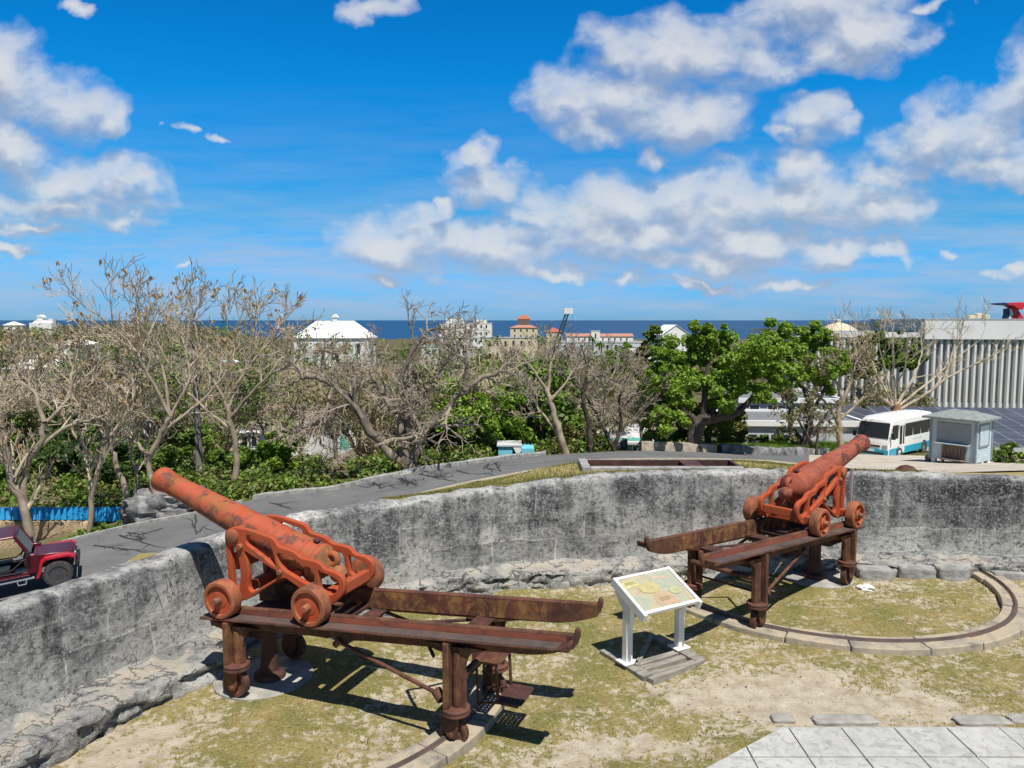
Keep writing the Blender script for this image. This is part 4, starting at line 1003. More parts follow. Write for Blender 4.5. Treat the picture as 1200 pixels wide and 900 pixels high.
# ------------------------------------------------------------------ information sign
E1 = Vector((.864, .503, 0)).normalized(); rz = math.atan2(E1.y, E1.x)
sb = G(735, 775, .09); sr = G(796, 758, .09)
sg_ = empty('information_sign', (sb.x, sb.y, 0), rz); tag(sg_, 'white framed information panel with a faded coloured map on two posts', 'sign')
wdt = (sr - sb).length
for x in (0, wdt):
    pm = MB(); pm.box(x - .045, x + .045, -.04, .04, .09, .80); po = pm.build('post', 'white_paint', sg_, .006)
    pm = MB(); pm.box(x - .10, x + .10, -.09, .09, .085, .10); pm.build('base_plate', 'white_paint', po, .003)
TL_ = R(24)
PM = Mat((wdt / 2 - .02, -.05, .85), (TL_, 0, 0))            # tilted: low edge towards the reader (-Y)
hw, hl = .42, .295
pm = MB()
for (a_, b_, c_, d_) in ((-hw, -hw + .042, -hl - .03, hl), (hw - .042, hw, -hl - .03, hl)): pm.box(a_, b_, c_, d_, -.075, .03, PM)
pm.box(-hw + .042, hw - .042, -hl, -hl + .04, -.02, .024, PM); pm.box(-hw + .042, hw - .042, hl - .035, hl, -.02, .024, PM)
for x in (0, wdt): pm.prism([(-.04, .58), (-.04, .83), (.0, .85), (.22, .95), (.23, .88)], x - .035, x + .035, 'x', Mat((0, -.04, -.05)))
pm.build('frame', 'white_paint', sg_, .006)
m, nt, b = mk('faded_printed_map'); M['print'] = m
tcn = nt.nodes.new('ShaderNodeTexCoord').outputs['Object']; sv = nt.nodes.new('ShaderNodeSeparateXYZ')
im = nt.nodes.new('ShaderNodeMapping'); nt.links.new(tcn, im.inputs[0]); nt.links.new(im.outputs[0], sv.inputs[0])
n1 = noise(nt, im.outputs[0], 5, 3, .5, 1.0); n2 = noise(nt, im.outputs[0], 22, 5, .6, .3)
c = ramp(nt, n1, [(.30, (.36, .36, .28)), (.42, (.35, .38, .29)), (.5, (.46, .41, .24)), (.58, (.42, .34, .24)), (.7, (.37, .36, .30))])
c = mix(nt, math_(nt, 'MULTIPLY', ramp(nt, n2, [(.45, 0), (.6, 1)]), .3), c, (.46, .43, .32))
nt.links.new(c, b.inputs['Base Color']); b.inputs['Roughness'].default_value = .3
pm = MB(); pm.box(-hw + .04, hw - .04, -hl + .03, hl - .03, -.005, .008); po = pm.build('map_panel', 'print', sg_); po.matrix_local = PM
for nm, c_ in (('map_yellow', (.47, .41, .19)), ('map_pale_yellow', (.52, .47, .22)), ('map_orange', (.45, .33, .21)), ('map_teal', (.37, .39, .30)), ('map_pink', (.47, .38, .27)), ('map_ink', (.36, .31, .14)), ('map_green', (.41, .42, .24))):
    M[nm] = plain(nm, c_, .3, 0, .12, 14)
def patch(name, mat, poly, z): 
    q_ = MB(); q_.prism(poly, z, z + .0015, 'z'); o = q_.build(name, mat, po); return o
def ell(cx, cy, a_, b_, n_=28): return [(cx + a_ * math.cos(2 * math.pi * k / n_), cy + b_ * math.sin(2 * math.pi * k / n_)) for k in range(n_)]
patch('printed_block', 'map_teal', [(.0, .05), (.34, -.02), (.36, .26), (.02, .27)], .0095)
patch('printed_block', 'map_pale_yellow', [(-.36, .10), (-.14, .13), (-.16, .22), (-.36, .21)], .0095)
patch('printed_block', 'map_orange', [(-.10, -.26), (.19, -.24), (.13, -.06), (-.02, .01), (-.12, -.1)], .0095)
patch('printed_block', 'map_pink', [(.05, .17), (.28, .13), (.30, .18), (.06, .23)], .0115)
patch('printed_oval', 'map_yellow', ell(-.06, .055, .145, .085), .0135)
patch('printed_oval', 'map_green', ell(.235, -.055, .085, .06), .0135)
for (x, y, l) in ((-.12, .07, .12), (-.10, .05, .09), (-.11, .03, .1), (.20, -.045, .07), (.2, -.065, .07), (-.33, .19, .15), (-.33, .175, .12), (-.33, .16, .16), (-.06, -.12, .15), (-.05, -.14, .16), (-.05, -.16, .13)):
    ink = MB(); ink.box(x, x + l, y - .003, y + .003, .0152, .016); ink.build('printed_line', 'map_ink', po)

wd_ = empty('sign_base', (sb.x, sb.y, 0), rz); tag(wd_, 'loose grey timber skids and planks under the information sign', 'timber base')
for x in (0.0, wdt):
    t = MB(); t.box(x - .07, x + .07, -.36, .42, .0, .078); t.build('skid', 'timber', wd_, .006)
for y, dz in ((-.30, -.02), (-.17, .0), (-.05, .005)):
    t = MB(); t.box(.09, wdt - .08, y - .045, y + .045, .015 + dz, .065 + dz); t.build('plank', 'timber', wd_, .006)
t = MB(); t.box(-.02, wdt + .05, -.045, .045, .0, .07, Mat((0, -.42, 0), (0, 0, .12))); t.build('plank', 'timber', wd_, .006)
t = MB(); t.box(-.03, .03, -.45, .45, .079, .10, Mat((wdt * .5, .16, 0), (0, 0, -.9))); t.build('plank', 'timber', wd_, .006)

# sunken iron frame on the glacis
fr = empty('pit_frame', (0, 0, 0)); tag(fr, 'long rust coloured iron frame round a sunken pit on the grass above the wall', 'pit frame')
zt = wall_z(770) - .03
xa, xb = XU(691, 12.5, zt), XU(860, 12.5, zt)
f = MB(); f.box(xa - .02, xb + .06, 12.13, 12.26, zt - .2, zt + .035); f.box(xa - .02, xb + .06, 12.79, 12.90, zt - .2, zt + .03); f.box(xa - .16, xa - .022, 12.13, 12.90, zt - .2, zt + .045)
f.build('stone_rim', 'kerbstone', fr, .012)
f = MB(); f.box(xa + .0, xb, 12.262, 12.285, zt - .32, zt + .028); f.box(xa, xb, 12.765, 12.788, zt - .32, zt + .04); f.box(xb - .02, xb + .04, 12.287, 12.763, zt - .32, zt + .04); f.box(xb - .85, xb - .55, 12.287, 12.763, zt - .03, zt + .03)
f.box(xa + .01, xb, 12.29, 12.76, zt - .30, zt - .285)
f.build('iron_lining', 'rust_dark', fr, .004)
p = P(1062, 556, 12.6); cb = MB(); cb.lathe([(.19, -.1), (.17, .02), (.10, .08), (.03, .10), (0, .105)], 20)
o = cb.build('iron_cap', 'rust', None, 0, 50); o.location = (p.x, p.y, wall_z(1062) - .09); tag(o, 'small rust brown iron cap on the grass behind the far cannon', 'iron cap')
#@@PART4
# ------------------------------------------------------------------ vehicles
def wheel(parent, x, y, r, w, out, tyre='tyre', rim='chrome', spokes=7):
    m_ = Mat((x, y, r), (R(-90) * out, 0, 0))
    t = MB(); pr = [(r * .62, -w / 2), (r * .9, -w / 2), (r * .985, -w * .38), (r, -w * .2), (r, w * .2), (r * .985, w * .38), (r * .9, w / 2), (r * .62, w / 2), (r * .6, w * .3)]
    t.lathe(pr, 36, m_)
    if w > .2:
        for k in range(26):
            t.box(r * .93, r + .008, -.018, .018, -w * .49, -w * .1, m_ @ Mat((0, 0, 0), (0, 0, 2 * math.pi * k / 26)))
            t.box(r * .93, r + .008, -.018, .018, w * .1, w * .49, m_ @ Mat((0, 0, 0), (0, 0, 2 * math.pi * (k + .5) / 26)))
    to = t.build('tyre', tyre, parent, 0, 40)
    d = MB(); d.lathe([(r * .6, w * .35), (r * .56, w * .2), (0, w * .15)], 28, m_)
    for k in range(spokes): d.prism([(.03, -.03), (r * .55, -.028), (r * .55, .028), (.03, .03)], w * .16, w * .34, 'z', m_ @ Mat((0, 0, 0), (0, 0, 2 * math.pi * k / spokes)))
    d.lathe([(.07, w * .1), (.07, w * .38), (0, w * .4)], 16, m_); d.build('rim', rim, to, 0, 40)
    return to
h = Vector((.88, .475, 0)).normalized(); rt = Vector((h.y, -h.x, 0))
W0 = P(70, 668, 20); JS = .84; og = W0 - h * 1.25 * JS - rt * .75 * JS; zg = W0.z - .36
jp = empty('off_road_car', (og.x, og.y, zg - 1.25 * math.tan(R(5)) - .03), 0, (0, -R(5), math.atan2(h.y, h.x))); jp.scale = (JS, JS, JS)
tag(jp, 'dark red open sided off road car driving up the road behind the wall', 'car')
bd = MB()
bd.prism([(.62, .62), (1.70, .68), (1.73, .94), (1.66, 1.0), (.62, 1.09)], -.62, .62)                       # bonnet and nose
for s in (-1, 1):
    bd.prism([(.45, .55), (.80, .55), (.80, 1.12), (.62, 1.17), (.45, 1.15)], s * .60, s * .78)                 # cowl
    bd.prism([(-.85, .50), (.50, .50), (.50, .64), (-.85, .64)], s * .62, s * .775)                           # sill
    bd.prism([(-2.0, .62), (-.85, .55), (-.85, 1.15), (-2.0, 1.15)], s * .68, s * .78)                         # rear quarter
    bd.prism([(-.98, 1.15), (-.86, 1.15), (-.90, 1.76), (-1.02, 1.76)], s * .70, s * .775)
    bd.prism([(-1.98, 1.15), (-1.86, 1.15), (-1.90, 1.76), (-2.0, 1.76)], s * .70, s * .775)
    bd.prism([(.50, 1.15), (.62, 1.15), (.30, 1.78), (.20, 1.78)], s * .66, s * .76)                           # windscreen post
bd.box(-2.0, -1.95, -.78, .78, .60, 1.15); bd.box(-1.9, .6, -.66, .66, .46, .52)
bdo = bd.build('body', 'maroon', jp, .03, 40)
rf = MB(); rf.prism([(-2.02, 1.77), (.30, 1.77), (.24, 1.84), (-1.95, 1.86)], -.78, .78); rf.build('hard_top', 'maroon', jp, .03, 40)
gs = MB(); gs.prism([(.56, 1.16), (.585, 1.16), (.275, 1.77), (.25, 1.77)], -.655, .655); gs.build('windscreen', 'glass_grey', jp)
it = MB()
for s in (-1, 1):
    it.box(-.55, -.02, s * .15, s * .58, .53, .82); it.prism([(-.62, .6), (-.45, .6), (-.6, 1.35), (-.74, 1.33)], s * .15, s * .58)
it.box(.36, .50, -.60, .60, .75, 1.12); it.build('interior', 'black', jp, .04)
sw = MB(); pts = [(.28 + .06 * math.sin(w), .38 + .18 * math.cos(w), 1.05 + .17 * math.sin(w)) for w in [2 * math.pi * k / 16 for k in range(17)]]; sw.tube(pts, .015, 6); sw.build('steering_wheel', 'black', jp, 0, 40)
for s in (-1, 1):
    td = MB(); td.tube([(.46, s * .76, 1.05), (.35, s * .78, 1.0), (.05, s * .78, .78), (-.4, s * .78, .80), (-.82, s * .77, .98)], .022, 8); td.tube([(.46, s * .76, .68), (.1, s * .78, .66), (-.8, s * .77, .70)], .022, 8); td.build('tube_door', 'black', jp, 0, 40)
    for x, c in ((1.25, 'maroon_sunlit'), (-1.28, 'maroon_sunlit')):
        fd = MB(); o_ = [(-.60, .40), (-.50, .62), (-.44, .90), (-.30, 1.0), (.36, .99), (.50, .91), (.54, .82)]; i_ = [(.48, .82), (.45, .86), (.33, .915), (-.27, .92), (-.37, .84), (-.42, .58), (-.52, .40)]
        if x < 0: o_ = [(-a, b_) for a, b_ in o_][::-1]; i_ = [(-a, b_) for a, b_ in i_][::-1]
        vs = o_ + i_; fd.prism([(x + a, b_) for a, b_ in vs], s * .60, s * .94); fd.build('fender', 'maroon' if x < 0 else 'maroon_sunlit', jp, .015)  # front fenders get the maroon brightened as if sunlit
        wheel(jp, x, s * .78, .41, .26, s, 'tyre', 'rim_dark')
    rl = MB(); rl.tube([(.62, s * .93, .46), (-.70, s * .93, .46)], .032, 8)
    for x in (.28, -.45): rl.tube([(x + .13, s * .93, .46), (x + .10, s * 1.0, .33), (x - .10, s * 1.0, .33), (x - .13, s * .93, .46)], .024, 8)
    rl.build('side_step', 'chrome', jp, 0, 40)
    hl_ = MB(); hl_.lathe([(.09, 0), (.09, .03), (.07, .045), (0, .05)], 20, Mat((1.765, s * .45, .86), (0, R(90), 0))); hl_.build('headlight', 'glass_grey', jp, 0, 40)
    mr = MB(); mr.box(.50, .58, s * .80, s * 1.0, 1.15, 1.32); mr.build('mirror', 'black', jp, .02)
bp = MB(); bp.box(1.74, 1.86, -.72, .72, .52, .66)
for k in range(-3, 4): bp.box(1.76, 1.785, k * .085 - .018, k * .085 + .018, .74, 1.0)
bp.build('bumper', 'black', jp, .02)

# minibus
th = R(50); fwd = Vector((-math.sin(th), -math.cos(th), 0)); lf = Vector((math.cos(th), -math.sin(th), 0))
cn = P(1041, 541.5, 44); og = cn - fwd * 3.1 - lf * 1.0
bs = empty('minibus', (og.x, og.y, cn.z - .05), 0, (0, 0, math.atan2(fwd.y, fwd.x))); tag(bs, 'white and turquoise minibus parked on the gravel beside the small hut', 'minibus')
def bsec(x, zt, zb, hw_):    # rounded body section
    return [(x, -hw_, zb), (x, -hw_, 1.25), (x, -hw_ * .93, zt - .16), (x, -hw_ * .78, zt - .03), (x, 0, zt + .02), (x, hw_ * .78, zt - .03), (x, hw_ * .93, zt - .16), (x, hw_, 1.25), (x, hw_, zb)]
secs = [bsec(-3.1, 2.42, .48, .94), bsec(-3.05, 2.53, .42, 1.0), bsec(0, 2.58, .40, 1.01), bsec(2.2, 2.55, .40, 1.01), bsec(2.68, 2.40, .40, 1.0), bsec(3.02, 1.35, .42, .97), bsec(3.10, 1.10, .45, .95), bsec(3.1, .6, .5, .93)]
secs[5] = [(x, y, min(z, 1.35)) for x, y, z in bsec(3.02, 1.38, .42, .97)]; secs[6] = [(x, y, min(z, 1.08)) for x, y, z in bsec(3.12, 1.12, .46, .95)]
b_ = MB(); vs = [p for s in secs[:7] for p in s]; L = 9
fs = [(i * L + k, i * L + k + 1, (i + 1) * L + k + 1, (i + 1) * L + k) for i in range(6) for k in range(L - 1)] + [tuple(range(L - 1, -1, -1)), tuple(6 * L + k for k in range(L))]
b_.add(vs, fs); bo = b_.build('body', 'bus_white', bs, .03, 40)
sk = MB()
for s in (-1, 1):
    for (x0, x1) in ((-3.06, -2.1), (-1.3, 1.35), (2.15, 2.98)): sk.box(x0, x1, s * 1.002, s * 1.025, .36, .78)
    sk.box(-2.1, -1.3, s * 1.0, s * 1.022, .70, .78); sk.box(1.35, 2.15, s * 1.0, s * 1.022, .70, .78)
sk.box(3.09, 3.19, -.98, .98, .36, .72); sk.box(-3.14, -3.08, -.96, .96, .4, .78); sk.build('lower_band', 'bus_teal', bs, .012)
ws_ = MB(); ws_.add([(2.735, -.86, 2.26), (3.045, -.90, 1.38), (3.045, .90, 1.38), (2.735, .86, 2.26), (2.70, -.86, 2.25), (3.0, -.90, 1.37), (3.0, .90, 1.37), (2.70, .86, 2.25)], [(0, 1, 2, 3), (4, 7, 6, 5), (0, 4, 5, 1), (3, 2, 6, 7), (0, 3, 7, 4), (1, 5, 6, 2)]); ws_.build('windscreen', 'glass_dark', bs)
for s in (-1, 1):
    for (x0, x1) in ((-3.0, -2.35), (-2.28, -1.2), (-1.12, -.1), (-.02, 1.02)):
        w_ = MB(); w_.prism([(x0, 1.33), (x1, 1.33), (x1, 2.12), (x0, 2.12)], s * .945, s * 1.008); w_.build('side_window', 'glass_dark', bs, .0)
    w_ = MB(); w_.prism([(1.95, .98), (2.10, 1.20), (2.78, 1.38), (2.55, 2.12), (1.95, 2.12)] if s > 0 else [(1.30, 1.33), (2.83, 1.33), (2.6, 2.12), (1.30, 2.12)], s * .95, s * 1.006); w_.build('cab_window', 'glass_dark', bs)
    wheel(bs, 1.75, s * .95, .39, .2, s, 'tyre', 'chrome', 6); wheel(bs, -1.70, s * .95, .39, .2, s, 'tyre', 'chrome', 6)
    a_ = MB()
    for x in (1.75, -1.70): a_.lathe([(0, 0), (.46, 0), (.46, .006), (0, .006)], 28, Mat((x, s * 1.013 + (0 if s > 0 else -.006), .42), (R(-90), 0, 0)))
    a_.build('wheel_arch', 'black', bs)
    mr = MB(); mr.box(2.85, 2.98, s * 1.04, s * 1.22, 1.35, 1.7); mr.tube([(2.9, s * 1.1, 1.7), (2.75, s * 1.0, 1.95)], .02, 6); mr.build('mirror', 'black', bs, .02)
    hl_ = MB(); hl_.box(3.06, 3.135, s * .62, s * .93, .80, .98); hl_.build('headlight', 'chrome', bs, .02)
dr = MB(); dr.box(1.10, 1.86, 1.006, 1.03, .45, 2.2); do = dr.build('door', 'bus_white', bs, .01)
dr = MB(); dr.box(1.48, 1.80, 1.03, 1.036, .95, 2.05); dr.box(1.18, 1.36, 1.03, 1.036, .95, 2.05); dr.build('door_window', 'glass_dark', do)
gr2 = MB(); gr2.box(3.11, 3.145, -.5, .5, .86, .96); gr2.box(3.185, 3.2, -.75, .75, .44, .56); gr2.build('grille', 'black', bs, .006)
pt = MB(); pt.box(3.19, 3.205, -.2, .2, .58, .72); pt.build('number_plate', 'plate', bs)
lt = MB()
for k, (x, w) in enumerate(((-.05, .16), (-.26, .14), (-.46, .16), (-.66, .1), (-.95, .2), (-1.2, .16))): lt.box(x - w, x, 1.012, 1.016, 1.06 + (k % 2) * .015, 1.14)
M['faint_blue'] = plain('faint_blue_lettering', (.42, .62, .70), .4); lt.build('side_lettering', 'faint_blue', bs)
wp_ = MB(); wp_.tube([(3.06, -.5, 1.36), (2.86, -.05, 1.86)], .012, 5); wp_.tube([(3.06, .3, 1.36), (2.86, .7, 1.86)], .012, 5); wp_.build('wiper', 'black', bs)

# clapboard hut
C = P(1142, 547, 36); fx = Vector((.6, -.8, 0)); sx = Vector((.8, .6, 0))
hut = empty('wooden_hut', (C.x, C.y, C.z), math.atan2(fx.y, fx.x)); tag(hut, 'small pale blue clapboard hut on blocks with a grey shingled roof', 'hut')
# local: +X runs along the front towards the corner (x from -1.85 to 0), +Y back along the side
W_, D_, H_ = 2.05, 1.75, 2.15
wb = MB(); nb = 17
for k in range(nb):
    z0, z1 = .16 + (H_ - .16) * k / nb, .16 + (H_ - .16) * (k + 1) / nb
    wb.add([(-W_, -.015, z0), (0.015, -.015, z0), (.002, -.002, z1), (-W_, -.002, z1), (.015, D_, z0), (.002, D_, z1), (-W_ - .0, D_, z0), (-W_, D_, z1)],
           [(0, 1, 2, 3), (1, 4, 5, 2), (4, 6, 7, 5), (6, 0, 3, 7), (0, 6, 4, 1)])
wb.build('wall', 'clap', hut)
cb = MB()
for (x, y) in ((-W_, 0), (0, 0), (0, D_), (-W_, D_)): cb.box(x - .055, x + .055, y - .055, y + .055, .14, H_)
cb.build('corner_board', 'shutter', hut, .004)
rf = MB(); o_ = .30
rf.add([(-W_ - o_, -o_ - .1, H_ + .0), (o_, -o_ - .1, H_ + .0), (o_, D_ + o_, H_ + .0), (-W_ - o_, D_ + o_, H_ + .0), (-W_ - o_, -o_ - .1, H_ + .1), (o_, -o_ - .1, H_ + .1), (o_, D_ + o_, H_ + .1), (-W_ - o_, D_ + o_, H_ + .1), (-W_ * .72, D_ / 2, H_ + .42), (-W_ * .28, D_ / 2, H_ + .42)],
       [(3, 2, 1, 0), (0, 1, 5, 4), (1, 2, 6, 5), (2, 3, 7, 6), (3, 0, 4, 7), (4, 5, 9, 8), (5, 6, 9), (6, 7, 8, 9), (7, 4, 8)])
rf.build('roof', 'hut_roof', hut, .01)
s_ = MB(); s_.box(-W_ + .28, -.22, -.05, -.02, 1.02, 1.98); s_.build('serving_shutter', 'shutter', hut, .006)
s_ = MB(); s_.box(-W_ + .28, -.22, -.34, -.02, .96, 1.0); s_.build('counter', 'clap', hut, .004)
s_ = MB()
for k in range(9): s_.box(-1.50 + k * .125, -1.395 + k * .125, -.06, -.025, .20, .96 - .03 * (k % 3))
s_.build('front_boards', 'brown_wood', hut, .004)
s_ = MB(); s_.box(-1.45, -.35, -.42, -.12, .20, .25); s_.box(-1.38, -1.30, -.38, -.16, .0, .2); s_.box(-.5, -.42, -.38, -.16, .0, .2); tb = s_.build('step_bench', 'brown_wood', None, .004)
tb.location = hut.location; tb.rotation_euler = hut.rotation_euler; tag(tb, 'low weathered brown bench standing against the front of the hut', 'bench')
s_ = MB(); s_.box(.018, .05, .35, 1.30, .95, 1.9); s_.build('side_shutter', 'clap', hut, .006)
s_ = MB(); s_.box(.016, .06, .28, .35, .88, 1.97); s_.box(.016, .06, 1.30, 1.37, .88, 1.97); s_.box(.016, .06, .35, 1.30, 1.9, 1.97); s_.box(.016, .06, .35, 1.30, .88, .95); s_.build('shutter_frame', 'shutter', hut, .003)
for (x, y) in ((-.1, .1), (-.1, D_ - .15), (-W_ + .15, .1), (-.1, D_ / 2)):
    s_ = MB(); s_.box(x - .1, x + .1, y - .1, y + .1, -.25, .155); s_.build('foundation_block', 'white_wall', hut, .01)
p = P(1092, 540, 38.5); tag(rough_rock('white_stone', (p.x - .1, p.y, p.z - .05), (.5, .4, .4), 'pad', None, 3, 20, .3, .3, 3), 'pale stone on the gravel between the minibus and the hut', 'stone')

# ------------------------------------------------------------------ buildings
M['faded_turquoise'] = plain('faded_turquoise_roof', (.30, .46, .46), .8, 0, .15, 1)
M['flat_roof'] = mottled('grey_flat_roof', [(.3, (.14, .145, .15)), (.7, (.22, .225, .23))], .6, .9)
M['pale_roof'] = mottled('pale_metal_roof', [(.3, (.46, .47, .47)), (.7, (.60, .60, .59))], .8, .8)
M['red_roof_pale'] = mottled('faded_terracotta_roof', [(.3, (.36, .17, .13)), (.7, (.46, .24, .18))], .2, .85)
def windows(mb_parent, x0, x1, zs, n, w, hgt, y, name='window', mat='glass_dark', depth=.06):
    for z in zs:
        for k in range(n):
            cx = lerp(x0, x1, (k + .5) / n)
            f_ = MB(); f_.box(cx - w / 2 - .08, cx + w / 2 + .08, y - depth, y + .05, z - .08, z + hgt + .08); fo = f_.build(name, 'white_paint', mb_parent)
            g_ = MB(); g_.box(cx - w / 2, cx + w / 2, y - depth - .02, y - depth + .01, z, z + hgt); g_.build('pane', mat, fo)
def house(name, label, u0, u1, y, vt, vb, depth, wallm, roofm, roof='gable', rz=0, wins=3, cat='house', eave=None, storeys=1, group=None, ridge='x', rise=None):
    """a house whose front is seen between columns u0..u1, wall top at row vt, foot at row vb"""
    zb = zat(vb, y); ztp = zat(vt, y); uc = (u0 + u1) / 2; wdt_ = (u1 - u0) / F * y / max(.5, math.cos(rz)) * (1 if abs(rz) < .1 else .85)
    root = empty(name, (XU(uc, y, ztp), y, zb), rz); tag(root, label, cat, group)
    hw_ = wdt_ / 2; H = ztp - zb
    w_ = MB(); w_.box(-hw_, hw_, 0, depth, -4, H); w_.build('wall', wallm, root)
    o_ = min(.6, .04 * wdt_ + .15); rh = {'flat': .0, 'gable': .32, 'hip': .26}[roof] * min(wdt_, depth * 1.6)
    if rise is not None: rh = rise
    r_ = MB()
    if roof == 'flat':
        r_.box(-hw_ - .0, hw_ + .0, -.0, depth + .0, H, H + .12)
        for bx_ in ((-hw_ - .25, hw_ + .25, -.25, -.002), (-hw_ - .25, hw_ + .25, depth + .002, depth + .25), (-hw_ - .25, -hw_ - .002, 0, depth), (hw_ + .002, hw_ + .25, 0, depth)):
            e_ = MB(); e_.box(bx_[0], bx_[1], bx_[2], bx_[3], H - .15, H + .28); e_.build('roof_edge', roofm, root)
        roofm = 'flat_roof'
    elif roof == 'gable' and ridge == 'x':
        r_.prism([(-o_, H - .12), (depth / 2, H + rh), (depth + o_, H - .12), (depth + o_, H - .3), (depth / 2, H + rh - .22), (-o_, H - .3)], -hw_ - o_, hw_ + o_, 'x')
        g_ = MB(); g_.prism([(0, H), (depth / 2, H + rh - .25), (depth, H)], -hw_ + .02, hw_ - .02, 'x'); g_.build('gable', wallm, root)
    elif roof == 'gable':
        r_.prism([(-hw_ - o_, H - .12), (0, H + rh), (hw_ + o_, H - .12), (hw_ + o_, H - .3), (0, H + rh - .22), (-hw_ - o_, H - .3)], -o_, depth + o_, 'y')
        g_ = MB(); g_.prism([(-hw_, H), (0, H + rh - .25), (hw_, H)], .02, depth - .02, 'y'); g_.build('gable', wallm, root)
    else:
        a_ = min(hw_, depth / 2) * .92
        vs = [(-hw_ - o_, -o_, H - .05), (hw_ + o_, -o_, H - .05), (hw_ + o_, depth + o_, H - .05), (-hw_ - o_, depth + o_, H - .05), (-hw_ + a_, depth / 2, H + rh), (hw_ - a_, depth / 2, H + rh)]
        r_.add(vs, [(3, 2, 1, 0), (0, 1, 5, 4), (1, 2, 5), (2, 3, 4, 5), (3, 0, 4)])
    r_.build('roof', roofm, root)
    if wins:
        sh = H / storeys
        windows(root, -hw_ * .9, hw_ * .9, [sh * i + sh * .32 for i in range(storeys)], wins, min(1.3, wdt_ / wins * .45), sh * .45, 0)
    return root, hw_, H
# big grooved hall on the right
ya, yb = 108, 105.5; zt_ = 3.95
A0 = Vector((XU(1085, ya, zt_), ya, 0)); A1 = Vector((XU(1203, yb, zt_), yb, 0)); dA = (A1 - A0).normalized()
hall = empty('grooved_hall', (A0.x, A0.y, -12), math.atan2(dA.y, dA.x)); tag(hall, 'large pale hall with tall vertical fins below a plain white parapet band', 'building')
LH = 46; zr = 12 + zt_
M['hall_glass'] = plain('hall_glass', (.27, .29, .29), .4, 0, .12, .15)
w_ = MB(); w_.box(0, LH, 0, 30, 0, zr - .02); w_.build('wall', 'hall_glass', hall)
w_ = MB(); w_.box(-.3, LH, -.9, -.0, zr - 2.7, zr + .0); w_.build('parapet_band', 'white_wall', hall)
w_ = MB(); w_.box(-.35, LH, -.95, 30, zr + .0, zr + .12); w_.build('roof_edge', 'grey_wall', hall)
w_ = MB(); w_.box(0.02, LH, -.12, -.02, .0, 4.4); w_.build('base', 'grey_wall', hall)
for k in range(54):
    x = .3 + k * .86; w_ = MB(); w_.prism([(x - .13, -.6), (x + .13, -.6), (x + .19, -.0), (x - .19, -.0)], 3.0, zr - 2.72, 'z'); w_.build('fin', 'white_wall', hall)
w_ = MB(); w_.lathe([(.0, 0), (.5, 0), (.5, .8), (.0, .8)], 10, Mat((7.3, 2, zr + .1))); w_.box(6.0, 6.9, 1.6, 2.4, zr + .1, zr + .6); w_.box(7.9, 8.7, 1.5, 2.5, zr + .1, zr + .7); w_.build('roof_plant', 'cream_wall', hall, .1)
wing = empty('grooved_wing', (A0.x, A0.y, -12), math.atan2(dA.y, dA.x)); tag(wing, 'lower pale finned wing left of the large grooved hall, half hidden by trees', 'building')
zw = zr - 1.9; w_ = MB(); w_.box(-17, -.02, .6, 26, 0, zw); w_.build('wall', 'hall_glass', wing)
w_ = MB(); w_.box(-17.2, -.4, -.2, .5, zw - .6, zw + .1); w_.build('parapet_band', 'white_wall', wing)
for k in range(19):
    x = -16.6 + k * .86; w_ = MB(); w_.prism([(x - .13, -.02), (x + .13, -.02), (x + .19, .59), (x - .19, .59)], 2, zw - .62, 'z'); w_.build('fin', 'white_wall', wing)
# solar roofs
def solar(label, u0, u1, y, vt, vb, deep, rz=0.0):
    z1 = zat(vt, y + deep); z0 = zat(vb, y); x0, x1 = XU(u0, y, z0), XU(u1, y, z0)
    root = empty('solar_roof', ((x0 + x1) / 2, y, z0), rz); tag(root, label, 'solar roof')
    hw_ = (x1 - x0) / 2; dz = z1 - z0
    w_ = MB(); w_.prism([(0, -6), (deep, -6), (deep, dz - .1), (0, -.1)], -hw_, hw_, 'x'); w_.build('wall', 'grey_wall', root)
    nxx = max(4, int(hw_ * 2 / 1.7)); nyy = max(2, int(deep / 2.2))
    p_ = MB()
    for i in range(nxx):
        for j in range(nyy):
            xa_, xb_ = lerp(-hw_, hw_, (i + .04) / nxx), lerp(-hw_, hw_, (i + .96) / nxx); ya_, yb_ = deep * (j + .03) / nyy, deep * (j + .97) / nyy
            za_, zb_ = dz * ya_ / deep, dz * yb_ / deep
            p_.add([(xa_, ya_, za_), (xb_, ya_, za_), (xb_, yb_, zb_), (xa_, yb_, zb_)], [(0, 1, 2, 3)])
    p_.build('panels', 'solar', root)
    w_ = MB(); w_.prism([(0, -.09), (deep, dz - .09), (deep, dz - .02), (0, -.02)], -hw_ - .05, hw_ + .05, 'x'); w_.build('panel_rails', 'alu', root)
solar('wide tilted solar panel roof below the grooved hall at the right edge', 1085, 1340, 66, 477, 524, 14, -.12)
solar('narrow blue solar panel roof behind the bare trees beside the minibus', 935, 1058, 70, 473, 494, 10, .05)
